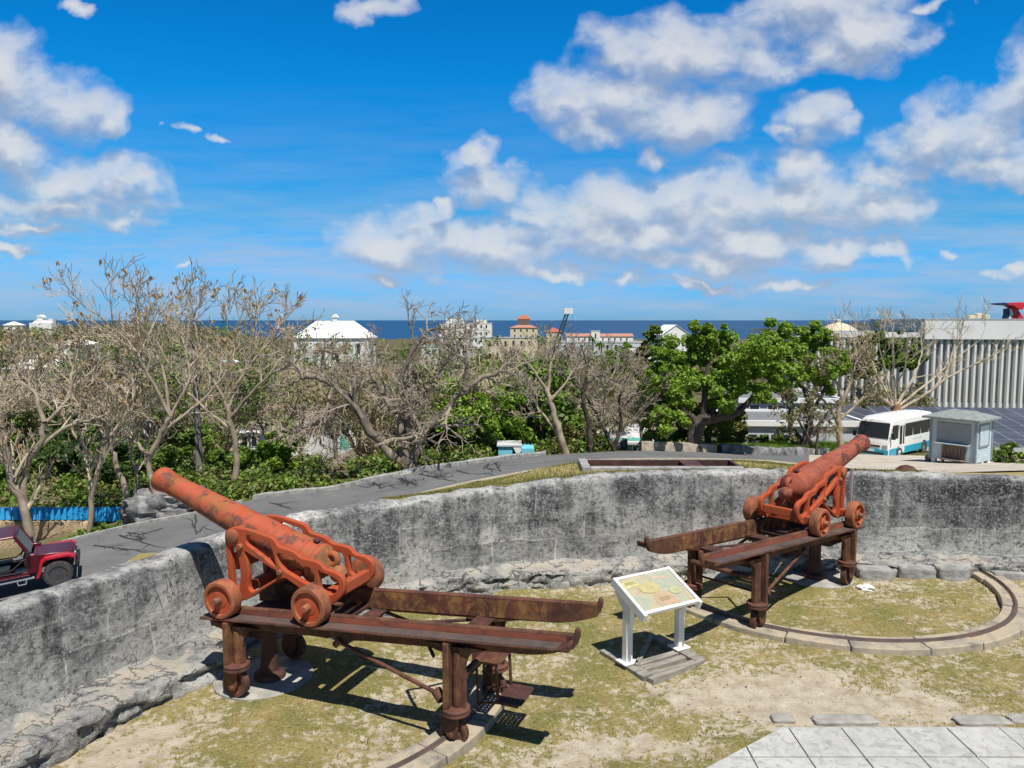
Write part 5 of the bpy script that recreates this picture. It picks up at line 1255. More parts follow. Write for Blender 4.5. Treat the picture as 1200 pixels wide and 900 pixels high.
# grey two level building
g1, hw_, H = house('grey_block', 'long pale grey flat roofed block behind the grassy bank with dark shopfront glass', 862, 1010, 58, 497, 530, 7, 'grey_wall', 'white_wall', 'flat', -.06, 0, 'building')
for x in (-.78, -.60, -.42, -.24): w_ = MB(); w_.box(hw_ * x, hw_ * (x + .13), -.06, -.01, .15, H * .62); w_.build('shop_window', 'glass_dark', g1)
w_ = MB(); w_.box(-hw_ * .1, hw_ * .05, -.06, -.01, .3, .9); w_.build('vent', 'glass_grey', g1)
house('grey_upper_block', 'pale grey upper building with small dark windows and a white roof edge', 868, 985, 72, 470, 492, 10, 'grey_wall', 'white_wall', 'flat', -.03, 5, 'building')
solar('low blue solar strip between the two grey buildings behind the trees', 884, 985, 63, 483, 489, 6, -.04)
house('teal_building', 'teal walled building with a broad white roof seen between tree trunks', 690, 762, 62, 516, 545, 9, 'green_trim', 'pale_roof', 'gable', .0, 3, 'building', rise=.9)
zb_ = zat(548, 33.4); x0, x1 = XU(584, 33.4, zb_), XU(626, 33.4, zb_); hb_ = zat(523, 33.4) - zb_
bb_ = empty('blue_booth', ((x0 + x1) / 2, 33.4, zb_)); tag(bb_, 'small light blue walled booth beyond the bend of the road', 'booth'); hw_ = (x1 - x0) / 2
w_ = MB(); w_.box(-hw_, -hw_ * .22, 0, 1.2, -1, hb_); w_.box(hw_ * .30, hw_, 0, 1.2, -1, hb_ - .1); w_.box(-hw_ * .218, hw_ * .298, 0.01, 1.19, -1, hb_ - .42); w_.box(-hw_ * .218, hw_ * .298, .9, 1.19, hb_ - .418, hb_ - .02); w_.build('wall', 'blue_wall', bb_)
w_ = MB(); w_.box(-hw_ - .06, hw_ * .30, -.08, 1.26, hb_ + .002, hb_ + .06); w_.build('roof', 'pale_roof', bb_)
w_ = MB(); w_.prism([(-hw_ * .18, hb_ - .04), (hw_ * .26, hb_ - .03), (hw_ * .28, hb_ - .22), (hw_ * .02, hb_ - .34)], -.06, -.02); w_.build('awning', 'white_paint', bb_)
house('gabled_house', 'small green trimmed house with a rusty gabled roof near the bare tree', 392, 448, 46, 556, 592, 3.2, 'white_wall', 'brown_roof', 'gable', .42, 1, 'house', ridge='y', rise=.85)
gh = [o for o in bpy.data.objects if o.name.startswith('gabled_house')][0]
hw_ = (448 - 392) / F * 46 * .85 / math.cos(.42) / 2; zt2 = zat(556, 46) - gh.location.z
for s in (-1, 1):
    w_ = MB(); w_.prism([(s * (hw_ + .3), zt2 - .28), (0, zt2 + .72), (0, zt2 + .90), (s * (hw_ + .3), zt2 - .08)], -.36, -.26); w_.build('bargeboard', 'green_trim', gh)
    w_ = MB(); w_.box(s * hw_ - .07, s * hw_ + .07, -.06, .06, -2, zt2 - .1); w_.build('corner_board', 'green_trim', gh)
house('shingled_house', 'grey shingle roofed house with white windows in the valley', 318, 388, 105, 497, 514, 10, 'white_wall', 'grey_roof', 'gable', -.3, 3)
house('dormer_house', 'larger grey shingle roofed house behind the one with white windows', 312, 372, 116, 480, 500, 9, 'cream_wall', 'grey_roof', 'hip', -.2, 2)
house('white_house', 'white walled house partly hidden behind branches near the lamp post', 278, 306, 80, 507, 530, 7, 'white_wall', 'grey_roof', 'gable', .2, 2)
house('yellow_house', 'pale yellow house with a sea green roof among the trees', 266, 296, 105, 482, 500, 8, 'cream_wall', 'green_trim', 'gable', .0, 1)
house('turquoise_house', 'small house with a faded turquoise roof deep among the bare trees on the left', 166, 206, 120, 487, 500, 9, 'grey_wall', 'faded_turquoise', 'hip', .2, 2)
house('pale_house', 'pale roofed house among the trees near the left edge', 2, 62, 130, 432, 455, 10, 'grey_wall', 'white_wall', 'hip', .1, 3)
house('white_bungalow', 'white bungalow on the far left slope above the pale roofed house', 64, 92, 190, 404, 414, 10, 'white_wall', 'white_wall', 'hip', 0, 2)
house('lilac_house', 'small pale house between bare branches left of the lamp post', 108, 136, 110, 460, 482, 8, 'grey_wall', 'grey_roof', 'gable', .2, 2)
house('teal_shed', 'teal walled shed with a weathered roof behind the big bare tree', 397, 409, 95, 474, 490, 4, 'green_trim', 'brown_roof', 'gable', .2, 1)
house('brick_house', 'white walled house with a red brick porch right of the mansion', 424, 462, 170, 440, 466, 10, 'white_wall', 'red_roof', 'hip', .1, 2)
mn, hw_, H = house('white_mansion', 'large white mansion with a hipped white roof and a small cupola', 344, 432, 270, 396, 450, 14, 'white_wall', 'white_wall', 'hip', 0, 5, 'building', storeys=2, rise=6.0)
w_ = MB(); w_.box(-.9, .9, 6.1, 7.9, H + 5.2, H + 7.2); w_.prism([(-1.2, H + 7.2), (1.2, H + 7.2), (.2, H + 8.4), (-.2, H + 8.4)], 5.8, 8.2); w_.build('cupola', 'white_wall', mn)
# waterfront skyline
sk1, hw_, H = house('white_hotel', 'white stepped hotel on the skyline with two masts', 515, 576, 620, 379, 412, 25, 'white_wall', 'white_wall', 'flat', 0, 9, 'building', storeys=4)
w_ = MB(); w_.box(-hw_ * .75, -hw_ * .1, 4, 18, H + .3, H + 4); w_.box(hw_ * .3, hw_ * .8, 4, 18, H + .3, H + 3); w_.build('roof_storey', 'white_wall', sk1)
for x in (-.25, .35): w_ = MB(); w_.tube([(hw_ * x, 8, H), (hw_ * x, 8, H + 14)], .22, 5); w_.build('mast', 'black', sk1)
rt_, hw_, H = house('red_roofed_tower', 'cream tower block with stepped terracotta roofs on the skyline', 598, 630, 650, 384, 412, 22, 'cream_wall', 'red_roof_pale', 'hip', 0, 4, 'building', storeys=4, rise=4)
w_ = MB(); w_.box(-hw_ * .45, hw_ * .45, 6, 16, H + 3, H + 7.5); w_.build('upper_storey', 'cream_wall', rt_)
w_ = MB(); w_.add([(-hw_ * .6, 4, H + 7.4), (hw_ * .6, 4, H + 7.4), (hw_ * .6, 18, H + 7.4), (-hw_ * .6, 18, H + 7.4), (0, 11, H + 11.5)], [(3, 2, 1, 0), (0, 1, 4), (1, 2, 4), (2, 3, 4), (3, 0, 4)]); w_.build('upper_roof', 'red_roof', rt_)
house('cream_annex', 'cream annex with small terracotta corner roof right of the red roofed tower', 640, 659, 660, 389, 412, 14, 'cream_wall', 'red_roof', 'hip', 0, 2, 'building', storeys=3)
house('long_red_roofed_building', 'long low cream building under a terracotta roof in front of the sea', 664, 742, 700, 394, 412, 18, 'white_wall', 'red_roof_pale', 'gable', 0, 10, 'building', storeys=2, rise=2.4)
house('white_box_building', 'small white square block rising from the long terracotta roof', 693, 703, 690, 388, 412, 10, 'white_wall', 'white_wall', 'flat', 0, 1, 'building', storeys=2)
house('grey_waterfront_block', 'long grey flat waterfront block below the terracotta roof', 652, 752, 420, 401, 428, 20, 'grey_wall', 'white_wall', 'flat', 0, 9, 'building', storeys=2)
house('cream_waterfront_block', 'cream flat roofed block below the stepped white hotel', 566, 628, 480, 396, 425, 20, 'cream_wall', 'grey_wall', 'flat', 0, 6, 'building', storeys=2)
house('grey_town_block', 'wide pale grey block in the town behind the big bare tree', 494, 552, 360, 406, 432, 20, 'grey_wall', 'grey_wall', 'flat', 0, 7, 'building', storeys=2)
house('white_gabled_building', 'white gabled waterfront building behind the crown of the green tree', 772, 812, 560, 392, 412, 18, 'white_wall', 'white_wall', 'gable', .3, 3, 'building', ridge='y')
house('white_long_roof', 'long white roof seen through the gap below the palms', 730, 778, 330, 406, 424, 12, 'white_wall', 'white_wall', 'flat', 0, 4, 'building')
dm = empty('dome', tuple(P(982, 404, 420)), 0); tag(dm, 'pale stone dome rising behind the bare tree and the green crowns', 'dome')
w_ = MB(); w_.lathe([(13.5, -14), (13.5, -3), (13.2, 0), (12, 4.2), (9.5, 8), (5.5, 10.8), (1.5, 12), (.0, 12.1)], 28); w_.build('shell', 'cream_wall', dm, 0, 30)
w_ = MB(); w_.lathe([(1.2, 11.9), (1.2, 13.4), (0, 14.2)], 10); w_.build('finial', 'cream_wall', dm)
cp = empty('cupola_villa', tuple(P(44, 384, 560)), 0); tag(cp, 'tiny white villa with a stepped cupola on the far left ridge', 'building')
w_ = MB(); w_.box(-6, 10, 0, 10, -8, 3.5); w_.build('wall', 'white_wall', cp); w_ = MB(); w_.prism([(-4.4, 3.5), (4.4, 3.5), (1.6, 5.6), (-1.6, 5.6)], 1, 9); w_.box(-1.8, 1.8, 3, 7, 5.6, 7.6); w_.prism([(-2.6, 7.6), (2.6, 7.6), (.4, 9.4), (-.4, 9.4)], 2.6, 7.4); w_.box(7, 10, 2, 6, 3.5, 6.5); w_.build('cupola', 'white_wall', cp)
house('ridge_house', 'tiny white house at the left edge of the far ridge', 4, 20, 560, 381, 390, 9, 'white_wall', 'white_wall', 'hip', 0, 0)
# whale tailed ship funnel and a crane boom beyond the roofs
p = P(1186, 374, 900); fn = empty('ship_funnel', tuple(p)); tag(fn, 'red white and navy winged ship funnel above the roof of the grooved hall', 'ship funnel')
w_ = MB(); w_.prism([(-6, -26), (14, -26), (12, 0), (4, 11), (-2, 16), (-4, 12), (-1, 6), (-4, 0)], -4, 4); w_.build('stack', 'funnel_red', fn)
w_ = MB(); w_.prism([(-7.5, -26), (-6.1, -26), (-4.1, 0), (-1.1, 6), (-4.1, 12), (-6, 12.5), (-5, 6), (-6.5, 0)], -3.8, 3.8); w_.build('white_stripe', 'white_paint', fn)
w_ = MB(); w_.prism([(-10.5, -26), (-7.6, -26), (-6.6, 0), (-5.1, 6), (-6.1, 12.4), (-9, 12), (-8.5, 6), (-10, 0)], -3.6, 3.6); w_.build('navy_stripe', 'funnel_navy' if 'funnel_navy' in M else 'funnel_blue', fn)
w_ = MB(); w_.prism([(-21, 17.6), (-14, 16.6), (-5, 15.8), (0, 12.5), (6, 11), (9, 17.5), (5, 19.6), (3, 18.4), (-6, 18.8), (-15, 18.8)], -9, 9); w_.build('wing', 'funnel_red', fn)
w_ = MB(); w_.prism([(-23, 18.2), (-21.2, 17.4), (-12, 16.2), (-10, 17.4), (-15, 19.0)], -9.1, 9.1); w_.build('wing_tip', 'funnel_blue', fn)
a_, b_ = P(645, 425, 260), P(665, 366, 262); cr = empty('crane', tuple(a_)); tag(cr, 'dark lattice crane boom leaning above the bare trees in the town', 'crane')
bt = MB(); d = Vector(b_) - Vector(a_)
for (ox, oy) in ((-.8, -.5), (.8, -.5), (-.8, .5), (.8, .5)): bt.tube([(ox, oy, 0), tuple(d * .99 + Vector((ox * .6, oy * .6, 0)))], .22, 5)
for k in range(22):
    t0, t1 = k / 22, (k + 1) / 22; s = 1 if k % 2 else -1
    for oy in (-.5, .5): bt.tube([tuple(d * t0 + Vector((s * .75, oy, 0))), tuple(d * t1 + Vector((-s * .7, oy, 0)))], .16, 4)
bt.build('boom', 'crane', cr)
bt = MB(); bt.box(-1.2, 1.8, -1, 1, d.z - .5, d.z + 1.4, Mat((d.x, d.y, 0))); bt.build('boom_head', 'white_paint', cr)
bt = MB(); bt.tube([(d.x + 1.6, d.y, d.z), (d.x + 1.6, d.y, d.z - 9)], .06, 4); bt.build('cable', 'crane', cr)
bt = MB(); bt.box(-1.3, 1.3, -1.2, 1.2, -12, 1); bt.build('base_section', 'funnel_blue', cr)

# ------------------------------------------------------------------ roadside things
# dark tar filled cracks branching over the asphalt
def on_road(u, v):
    yn, zn, yf, zf = road_at(u); lo, hi = 0.0, 1.0
    for _ in range(30):
        t = (lo + hi) / 2; y, z = lerp(yn, yf, t), lerp(zn, zf, t)
        if (CAMZ - z) / y > T(v): lo = t
        else: hi = t
    t = (lo + hi) / 2; y, z = lerp(yn, yf, t), lerp(zn, zf, t) + .034
    return Vector((XU(u, y, z), y, z))
ck_ = MB(); rc = random.Random(5)
def crack(u, v, du, dv, w, depth):
    pts = [(u, v)]
    for k in range(6):
        u += du / 6 + rc.uniform(-1.6, 1.6); v += dv / 6 + rc.uniform(-.7, .7); pts.append((u, v))
        if depth > 0 and rc.random() < .6: crack(u, v, du * .4 + rc.uniform(-14, 14), abs(dv) * .45 * rc.choice((-1, 1)) + rc.uniform(-2, 2), w * .6, depth - 1)
    q = [on_road(*p) for p in pts]; w *= .6
    for i, (a_, b_) in enumerate(zip(q, q[1:])):
        d = (b_ - a_); d.z = 0
        if d.length < 1e-4: continue
        s = Vector((-d.y, d.x, 0)).normalized() * w * (1 - i / 8.5); e = Vector((-d.y, d.x, 0)).normalized() * w * (1 - (i + 1) / 8.5)
        ck_.add([a_ - s, b_ - e, b_ + e, a_ + s], [(0, 1, 2, 3)])
for a_ in ((229, 604, -2, 22, .055, 2), (240, 606, 14, 8, .06, 2), (470, 561, 8, 8, .12, 2), (437, 566, 8, 8, .08, 2), (491, 556, 26, 6, .09, 2), (535, 552, 22, 3, .08, 2), (572, 545, 5, 6, .08, 1), (580, 543, 3, 7, .07, 1), (140, 628, 30, 8, .07, 2), (110, 640, 40, 4, .06, 2), (190, 620, -30, 6, .06, 2), (315, 590, 24, 6, .05, 1)):
    crack(*a_)
M['tar'] = plain('tar', (.03, .03, .031), .8); struct(ck_.build('road_cracks', 'tar'))
lp = P(234, 560, 32); tp = P(228, 402, 32)
pole = empty('utility_pole', (lp.x, lp.y, lp.z - 1)); tag(pole, 'grey wooden utility pole with a street lamp among the bare trees', 'pole')
w_ = MB(); w_.tube([(0, 0, 0), (tp.x - lp.x, 0, tp.z - lp.z + 1)], [.16, .11], 10); w_.build('post', 'pole_wood', pole, 0, 60)
l0, l1 = P(232, 430, 32), P(268, 424, 31.6); o_ = Vector((lp.x, lp.y, lp.z - 1))
w_ = MB(); w_.tube([l0 - o_, P(245, 425, 32) - o_, l1 - o_], .03, 6); w_.build('lamp_arm', 'alu', pole, 0, 60)
w_ = MB(); q_ = l1 - o_; w_.prism([(-.30, -.03), (.38, -.06), (.42, .0), (.30, .07), (-.2, .07)], -.11, .11, 'y', Mat(q_)); w_.build('lamp_head', 'white_paint', pole, .02)
for (u, v, y, sx_, sy_, sz_, sd, lb) in ((184, 600, 26.2, 1.9, 1.5, 1.35, 4, 'large grey split boulder left of the leaning trunk by the road'), (214, 595, 26.6, 2.1, 1.6, 1.25, 5, 'large dark grey boulder with a shadowed hollow beside the road under the muzzle'), (163, 606, 26.0, .9, .8, .6, 6, 'small grey boulder left of the two big ones by the road')):
    p = P(u, v, y); tag(rough_rock('boulder', (p.x, p.y, p.z - .45), (sx_, sy_, sz_), 'rock', None, sd, 34, .5, .4, 3.2), lb, 'boulder')
bw = empty('boarded_wall', (0, 0, 0)); tag(bw, 'rough tan stone retaining wall topped with bright blue painted boards', 'wall')
V = []; n_ = 60
w_ = MB()
uA, uB = -60, 178; pts = []
def bwp(u): return road_at(u)[2] + 1.35
M['tan_stone'] = mottled('tan_rubble_stone', [(.25, (.12, .085, .05)), (.42, (.34, .25, .15)), (.6, (.48, .37, .24)), (.78, (.58, .49, .36))], 2.6, .95, 9, .8, .05, nr=.7)
us = np.linspace(uA, 104, 90); V = []
for u in us:
    y = bwp(u); zb_, zt2 = zat(648, y) - .8, zat(611.0, y)
    for k in range(9): V.append((XU(u, y, zt2), y, lerp(zb_, zt2, k / 8)))
    V.append((XU(u, y, zt2), y + .5, zt2))
V = np.array(V); V[:, 1] += (fbm(V[:, 0] * 2.2, V[:, 2] * 3.4, 0, 4, 5) - .5) * .35
np_mesh('stone_base', V, [(i * 10 + k, (i + 1) * 10 + k, (i + 1) * 10 + k + 1, i * 10 + k + 1) for i in range(89) for k in range(9)], 'tan_stone', bw, 70)
bb = MB(); us = np.linspace(uA, 150, 30)
for a_, b_ in zip(us, us[1:]):
    y = bwp(a_) + .15; zt2 = zat(594.5 + rnd.uniform(-.6, .6), y); zb_ = zat(609 + (0 if a_ < 104 else 2), y)
    x0, x1 = XU(a_, y, zt2), XU(b_, y, zt2); bb.box(x0 + .006, x1 - .006, y - .03 + rnd.uniform(-.01, .01), y + .03, zb_, zt2)
bb.build('boards', 'board_blue', bw, .006)
p = P(168, 609, 25.7); bk = rough_rock('blue_tarp', (p.x, p.y, p.z - .1), (.8, .4, .3), 'board_blue', None, 12, 20, .5, .2, 2); tag(bk, 'crumpled bright blue sheet lying on the verge near the boulders', 'tarpaulin')
for (u, v, y, lb) in ((727, 529, 38.5, 'left one of two dark sloped gate walls beyond the road'), (750, 529, 37.6, 'right one of two dark sloped gate walls beyond the road')):
    p = P(u, v, y); w_ = MB(); w_.prism([(-.50, -.8), (.35, -.8), (.35, .62), (.24, .66), (-.50, -.10)], -.15, .15, 'y', Mat((0, 0, 0), (0, 0, .5))); o = w_.build('gate_wall', 'rock', None, .02); o.location = p; tag(o, lb, 'gate wall', 'sloped gate walls')
#@@PART5
# ------------------------------------------------------------------ vegetation
def tubes(lst, n):
    V = []; Q = []; o = 0
    cs = [(math.cos(2 * math.pi * k / n), math.sin(2 * math.pi * k / n)) for k in range(n)]
    for pts, rad in lst:
        prev = None; L = len(pts)
        for i, p in enumerate(pts):
            t = (pts[min(i + 1, L - 1)] - pts[max(i - 1, 0)]).normalized()
            a = t.orthogonal().normalized() if prev is None else (prev - t * prev.dot(t))
            if a.length < 1e-5: a = t.orthogonal()
            a.normalize(); prev = a; b = t.cross(a); r = rad[i]
            for c, s in cs: V.append((p.x + (a.x * c + b.x * s) * r, p.y + (a.y * c + b.y * s) * r, p.z + (a.z * c + b.z * s) * r))
        for i in range(L - 1):
            for k in range(n): Q.append((o + i * n + k, o + i * n + (k + 1) % n, o + (i + 1) * n + (k + 1) % n, o + (i + 1) * n + k))
        o += L * n
    return V, Q
def smooth_line(pts, per=4, wob=0.0, rng=None):
    a = catmull([tuple(p) for p in pts], per)
    out = [Vector(p) for p in a]
    if wob and rng:
        for p in out[1:]: p += Vector((rng.uniform(-wob, wob), rng.uniform(-wob, wob), rng.uniform(-wob, wob)))
    return out
def grow(pts, r0, r1, level, spec, rng, out, ends, up, wig, minr):
    L = sum((b - a).length for a, b in zip(pts, pts[1:])); n = len(pts)
    out.setdefault(level, []).append((pts, [max(minr, lerp(r0, r1, i / (n - 1))) for i in range(n)]))
    if level >= len(spec):
        ends.append(pts[-1]); return
    cnt, ratio, tmin, spread = spec[level]
    for j in range(cnt):
        t = min(.999, tmin + (1 - tmin) * ((j + rng.random()) / cnt)); f = t * (n - 1); i = min(n - 2, int(f))
        p = pts[i].lerp(pts[i + 1], f - i); tan = (pts[i + 1] - pts[i]).normalized()
        ax = tan.orthogonal().normalized(); ax.rotate(Matrix.Rotation(rng.uniform(0, 6.283), 3, tan))
        d = tan.copy(); d.rotate(Matrix.Rotation(rng.uniform(spread * .55, spread * 1.25), 3, ax)); d = (d + Vector((0, 0, up * rng.uniform(.4, 1.3)))).normalized()
        cl = L * ratio * rng.uniform(.6, 1.15) * (1.2 - .45 * t); m = 4 if level < len(spec) - 1 else 3
        q = [p.copy()]; st_ = cl / m
        for k in range(m):
            d = (d + Vector((rng.uniform(-wig, wig), rng.uniform(-wig, wig), rng.uniform(-wig, wig) + up * .12))).normalized(); q.append(q[-1] + d * st_)
        ra = lerp(r0, r1, t); grow(q, max(minr, ra * .55), max(minr, ra * .22), level + 1, spec, rng, out, ends, up, wig, minr)
def leaf_cards(centers, radii, npc, size, seed, droop=0.0, squash=.8, shell=.45, upb=.55):
    rg = np.random.default_rng(seed); C = np.repeat(np.array(centers, float), npc, 0); Rr = np.repeat(np.array(radii, float), npc)
    n = len(C); d = rg.normal(size=(n, 3)); d /= np.linalg.norm(d, axis=1)[:, None]
    rad = rg.random(n) ** shell
    lump = .75 + .5 * fbm(d[:, 0] * 2 + C[:, 0], d[:, 1] * 2 + C[:, 1], d[:, 2] * 2, 2, 5)
    pos = C + d * (rad * Rr * lump)[:, None] * np.array([1, 1, squash])
    nn = d * .55 + np.array([0, 0, upb]) + rg.normal(size=(n, 3)) * .55; nn /= np.linalg.norm(nn, axis=1)[:, None]
    t = np.cross(nn, rg.normal(size=(n, 3))); t /= np.linalg.norm(t, axis=1)[:, None]; t[:, 2] -= droop; t /= np.linalg.norm(t, axis=1)[:, None]
    b = np.cross(nn, t); s = size * rg.uniform(.6, 1.35, n)[:, None]
    V = np.stack([pos - t * s * .5, pos + b * s * .28 - t * s * .02, pos + t * s * .5, pos - b * s * .28 - t * s * .02], 1).reshape(-1, 3)
    return V, np.arange(4 * n).reshape(-1, 4)
GV = leaf_cards
def bare_tree(name, label, limbs, spec, seed, bark='bark', twig='twig', up=.25, wig=.16, minr=.012, pods=0, pod_mat='pods', leaves=0, leaf_mat_='leaf_olive', group=None, origin=None, cat='tree', leafsize=.2, wob=.04, split=1):
    rng = random.Random(seed); out = {}; ends = []; slim = .78 if name == 'bare_tree' else 1.0
    for pts, r0, r1, sp in limbs:
        r0 *= slim; r1 *= slim
        line = smooth_line([Vector(p) for p in pts], 5, wob, rng)
        if sp: grow(line, r0, r1, 0, spec, rng, out, ends, up, wig, minr)
        else: out.setdefault(-1, []).append((line, [lerp(r0, r1, i / (len(line) - 1)) for i in range(len(line))]))
    o0 = Vector(origin if origin is not None else limbs[0][0][0]); root = empty(name, o0)
    if label: tag(root, label, cat, group)
    def sub(V): return np.array(V, float) - np.array(o0)
    tk = [s for l in range(-1, split) for s in out.get(l, [])]
    V, Q = tubes(tk, 10); V = sub(V); d = fbm(V[:, 0] * 3, V[:, 1] * 3, V[:, 2] * 1.5, 3, 3) - .5; 
    np_mesh('trunk', V, Q, bark, root, 60)
    br = [s for l in range(split, max(split, len(spec)) + 1) for s in out.get(l, [])]
    co_ = None
    if br:
        a = [s for l in range(split, len(spec) - 1) for s in out.get(l, [])]; b = [s for l in range(max(split, len(spec) - 1), len(spec) + 1) for s in out.get(l, [])]
        V1, Q1 = tubes(a, 5); V2, Q2 = tubes(b, 3)
        V = list(V1) + list(V2); 
        # quads from both
        Q = list(Q1) + [tuple(i + len(V1) for i in q_) for q_ in Q2]
        co_ = np_mesh('crown', sub(V), Q, twig, root, 60)
    if pods and ends:
        sel = [e for e in ends if rng.random() < pods]
        if sel:
            V, Q = leaf_cards([tuple(e - o0) for e in sel], [.13] * len(sel), 7, .14, seed, droop=1.2, shell=.6, upb=.0); np_mesh('seed_pods', V, Q, pod_mat, root)['kind'] = 'stuff'
    if leaves and ends:
        sel = [e for e in ends if rng.random() < leaves]
        if sel:
            V, Q = leaf_cards([tuple(e - o0) for e in sel], [.42] * len(sel), 7, leafsize, seed + 3); np_mesh('leaves', V, Q, leaf_mat_, root)
    return root
def PX(lst, y, dy=0.0, rng=rnd):
    return [tuple(P(u, v, y + (0 if i == 0 else dy * i / (len(lst) - 1)))) for i, (u, v) in enumerate(lst)]
def leafy_tree(name, label, trunks, clumps, npc, size, seed, leaf, bark='bark_dark', twig='twig_grey', group=None, cat='tree', second=None):
    """clumps: world (centre, radius)"""
    root = empty(name, trunks[0][0][0]); tag(root, label, cat, group); o0 = Vector(trunks[0][0][0]); rng = random.Random(seed); L_ = []
    for pts, r0, r1 in trunks:
        ln = smooth_line([Vector(p) - o0 for p in pts], 5, .04, rng); L_.append((ln, [lerp(r0, r1, i / (len(ln) - 1)) for i in range(len(ln))]))
    tips = [p for ln, r in L_ for p in ln[len(ln) // 2:]]
    for c, r in clumps:
        c_ = Vector(c) - o0; s = min(tips, key=lambda p: (p - c_).length); mid = s.lerp(c_, .55) + Vector((rng.uniform(-.2, .2), rng.uniform(-.2, .2), -.15))
        ln = smooth_line([s, mid, c_], 4); L_.append((ln, [lerp(.06, .02, i / (len(ln) - 1)) for i in range(len(ln))]))
    V, Q = tubes(L_, 9); np_mesh('trunk', V, Q, bark, root, 60)
    # each clump breaks into smaller sprays so the outline stays ragged
    cs, rs = [], []
    for c, r in clumps:
        c_ = Vector(c) - o0
        for k in range(10):
            d = Vector((rng.gauss(0, 1), rng.gauss(0, 1), rng.gauss(0, .8))).normalized() * r * rng.uniform(.4, 1.15)
            cs.append(tuple(c_ + d)); rs.append(r * rng.uniform(.16, .44))
    V, Q = leaf_cards(cs, rs, npc, size, seed); np_mesh('crown', V, Q, leaf, root)
    return root
def bush(label, u, vb, y, wpx, vt, leaf, seed, name='leafy_bush', n=90, size=.17, group=None, cat='bush', bark='bark_dark'):
    b0 = P(u, vb, y); h = zat(vt, y) - b0.z; w = wpx / F * y; rng = random.Random(seed); cl = []
    k = max(9, int(w * h * 1.1)); k = min(k, 16)
    for i in range(k):
        x = rng.uniform(-.5, .5); zz = rng.uniform(.18, 1.0); lim = math.sqrt(max(.05, 1 - ((zz - .4) / .68) ** 2))
        r = rng.uniform(.16, .26) * min(w, h) + .15
        cl.append(((b0.x + x * (w - r) * lim, b0.y + rng.uniform(-.4, .6) * min(w, 2.4), b0.z + max(r * .5, zz * h - r * .75)), r))
    tr = [([tuple(b0 + Vector((0, 0, -.3))), tuple(b0 + Vector((.1, 0, h * .3))), tuple(b0 + Vector((-.1, .1, h * .6)))], .11, .05)]
    for s in (-1, 1): tr.append(([tuple(b0 + Vector((0, 0, -.2))), tuple(b0 + Vector((s * w * .15, .1, h * .3))), tuple(b0 + Vector((s * w * .28, .1, h * .6)))], .08, .03))
    return leafy_tree(name, label, tr, cl, n, size, seed, leaf, bark, group=group, cat=cat)
HI = [(7, .55, .3, R(52)), (6, .52, .25, R(48)), (5, .5, .2, R(45))]
HI3 = [(8, .38, .2, R(50)), (6, .58, .15, R(46)), (5, .55, .15, R(42))]
HI2 = [(8, .5, .25, R(50)), (6, .55, .2, R(48)), (5, .52, .2, R(45)), (3, .55, .3, R(40))]
# trees along the road, left
bare_tree('bare_tree', 'twin trunked bare tree at the left edge in front of the blue boards', [
    (PX([(40, 650), (27, 592), (12, 560), (6, 520), (-5, 480)], 23.8, -.4), .17, .08, 1), (PX([(40, 650), (28, 580), (30, 548), (46, 522), (52, 495)], 24.0), .16, .10, 0),
    (PX([(46, 522), (80, 500), (120, 488), (150, 470)], 24, 1), .09, .03, 1), (PX([(52, 495), (40, 460), (20, 430), (12, 405)], 24, .5), .10, .03, 1), (PX([(50, 500), (75, 470), (85, 440), (80, 415)], 24, 1.2), .09, .03, 1)],
    HI3, 11, 'bark', 'twig', pods=.06)
bare_tree('bare_tree', 'tall pale bare tree with a leaning trunk whose pods reach highest at left', [
    (PX([(189, 612), (180, 570), (175, 540), (188, 510), (200, 488)], 26.3), .15, .10, 0),
    (PX([(200, 488), (175, 440), (150, 400), (118, 372), (78, 345)], 26.3, -1.0), .085, .015, 1), (PX([(200, 488), (190, 430), (165, 385), (145, 345)], 26.3, .5), .075, .015, 1),
    (PX([(200, 490), (222, 440), (212, 392), (205, 358)], 26.3, 1.2), .07, .015, 1), (PX([(178, 535), (150, 510), (120, 470), (95, 430)], 26.3, .8), .09, .02, 1), (PX([(190, 505), (225, 480), (255, 450), (275, 425)], 26.3, .8), .08, .02, 1)],
    HI3, 12, 'bark', 'twig', pods=.07, minr=.009)
bare_tree('bare_tree', 'wide bare tree with brown pods behind the utility pole and its lamp', [
    (PX([(271, 585), (278, 545), (272, 505), (264, 470)], 30.5), .18, .12, 0),
    (PX([(264, 470), (300, 420), (325, 385), (338, 362)], 30.5, .8), .09, .018, 1), (PX([(264, 470), (268, 405), (262, 352)], 30.5, -.5), .085, .018, 1), (PX([(264, 470), (238, 420), (228, 375), (238, 352)], 30.5, .5), .08, .018, 1),
    (PX([(270, 490), (310, 445), (345, 425), (362, 408)], 30.5, -1), .08, .018, 1), (PX([(272, 505), (235, 475), (205, 440), (185, 400)], 30.5, 1.0), .09, .02, 1), (PX([(268, 480), (295, 405), (300, 358)], 30.5, 1.2), .07, .018, 1)],
    HI3, 13, 'bark', 'twig', pods=.08, minr=.010)
bare_tree('bare_tree', 'slim pale trunked bare tree rising from the weedy verge beside the stone wall', [
    (PX([(103, 636), (108, 585), (117, 545), (127, 505), (120, 470)], 25.0), .12, .06, 1), (PX([(117, 545), (92, 515), (70, 480), (62, 450)], 25.6, .6), .08, .02, 1), (PX([(124, 515), (150, 480), (160, 440), (150, 400)], 25.6, .8), .08, .02, 1)], HI3, 14, pods=.05)
